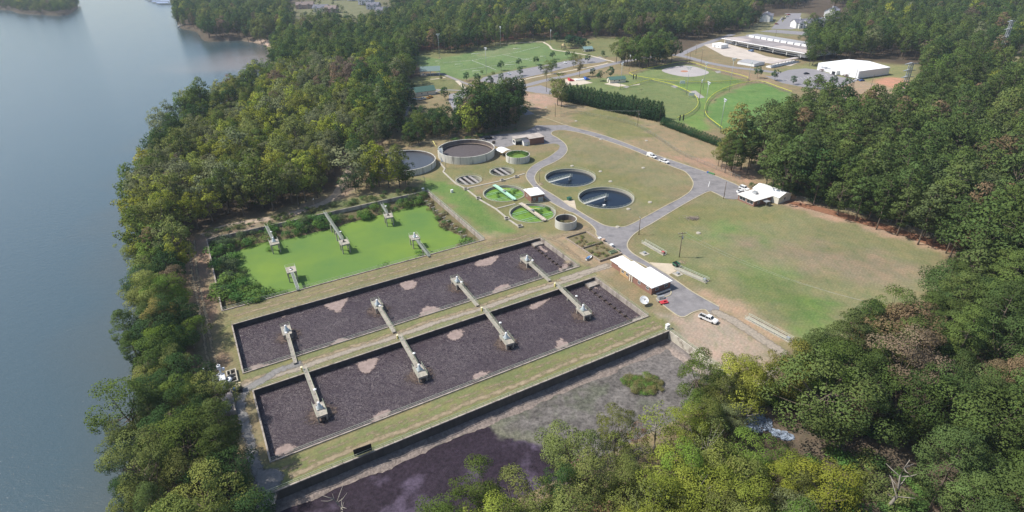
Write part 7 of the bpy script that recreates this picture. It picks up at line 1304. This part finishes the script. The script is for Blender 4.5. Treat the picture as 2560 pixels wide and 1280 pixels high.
for x, y, s_, l in [(966, 668, 1.2, 'round bright shrub against the near rail of the green pond'), (1050, 636, 1.1, 'shrub under the tall legged bridge at the near right of the pond'), (705, 733, 1.0, 'shrub at the near rail left of the tall legged bridge'), (1168, 610, 1.5, 'big shrub in the near right corner of the green pond'), (596, 640, 1.0, 'low grey green shrub island at the left of the duckweed'), (672, 622, .7, 'small shrub under the far left pond bridge')]:
    p = G(x, y, GZ+.8); plant('bank_shrub', SHR[0], p[0], p[1], (.07, .13, .028), l, 'shrub', None, s=s_*.95, z=GZ-.1, names=('foliage', 'stem'), sx=1.35)
scatter('lagoon_weed', smooth_line(GP([(1565, 945), (1595, 940), (1640, 945), (1655, 970), (1640, 985), (1600, 985), (1570, 970)], LZ), 3, True), 75, [(.085, .12, .032), (.125, .115, .05), (.10, .10, .04), (.075, .135, .03)], 'leafy clump in the green weed island of the lagoon', 'weed', 'weed island in the lagoon', .25, .5, z=LZ-.1, sx=1.7)
scatter('track_bush', UP([(-8, 246.5), (88, 246.5), (88, 253), (-8, 253)]), 80, [(.07, .10, .035), (.05, .08, .03), (.10, .11, .045)], 'low bush in the rough strip between the green pond and the pale path', 'bush', 'bushes between the green pond and the path', .35, .8)
scatter('fence_bush', GP([(1120, 352), (1210, 336), (1290, 322), (1290, 328), (1210, 343), (1125, 360)]), 30, [(.05, .09, .028)], 'clipped bush along the fence behind the round tanks', 'bush', 'bushes behind the round tanks', .5, .9)
scatter('understory_bush', GP([(1880, 470), (1960, 493), (2100, 520), (2360, 600), (2420, 590), (2200, 530), (2000, 470)]), 60, [(.06, .095, .03), (.045, .08, .028)], 'bush at the foot of the pines along the big field', 'bush', 'bushes at the pine wood edge', .8, 1.6)
scatter('understory_bush', GP([(1900, 1030), (1960, 1010), (2100, 1060), (2180, 1090), (2150, 1060), (2000, 980), (1900, 980)]), 75, [(.06, .11, .03), (.09, .13, .03)], 'bush at the edge of the red clearing in the lower right wood', 'bush', 'bushes at the red clearing', .8, 1.6)
scatter('understory_bush', GP([(2000, 1150), (2200, 1130), (2300, 1200), (2350, 1350), (2100, 1350)]), 60, [(.10, .12, .04), (.06, .11, .03)], 'scattered bush in the lower right clearing', 'bush', 'bushes in the lower right clearing', .5, 1.4)
# ---------------------------------------------------------------- haze
hz = MB().box(-2700, 2700, -80, 3700, -7, 112).build('haze', None); tag(hz, 'thin blue haze over the whole valley', 'haze', kind='stuff')
hm = bpy.data.materials.new('haze'); hm.use_nodes = True; ht = hm.node_tree; ht.nodes.remove(ht.nodes['Principled BSDF'])
pv = N(ht, 'ShaderNodeVolumePrincipled'); pv.inputs['Color'].default_value = (.72, .84, 1, 1); pv.inputs['Density'].default_value = .0001; pv.inputs['Anisotropy'].default_value = .1
ht.links.new(pv.outputs[0], ht.nodes['Material Output'].inputs['Volume']); hz.data.materials.append(hm)
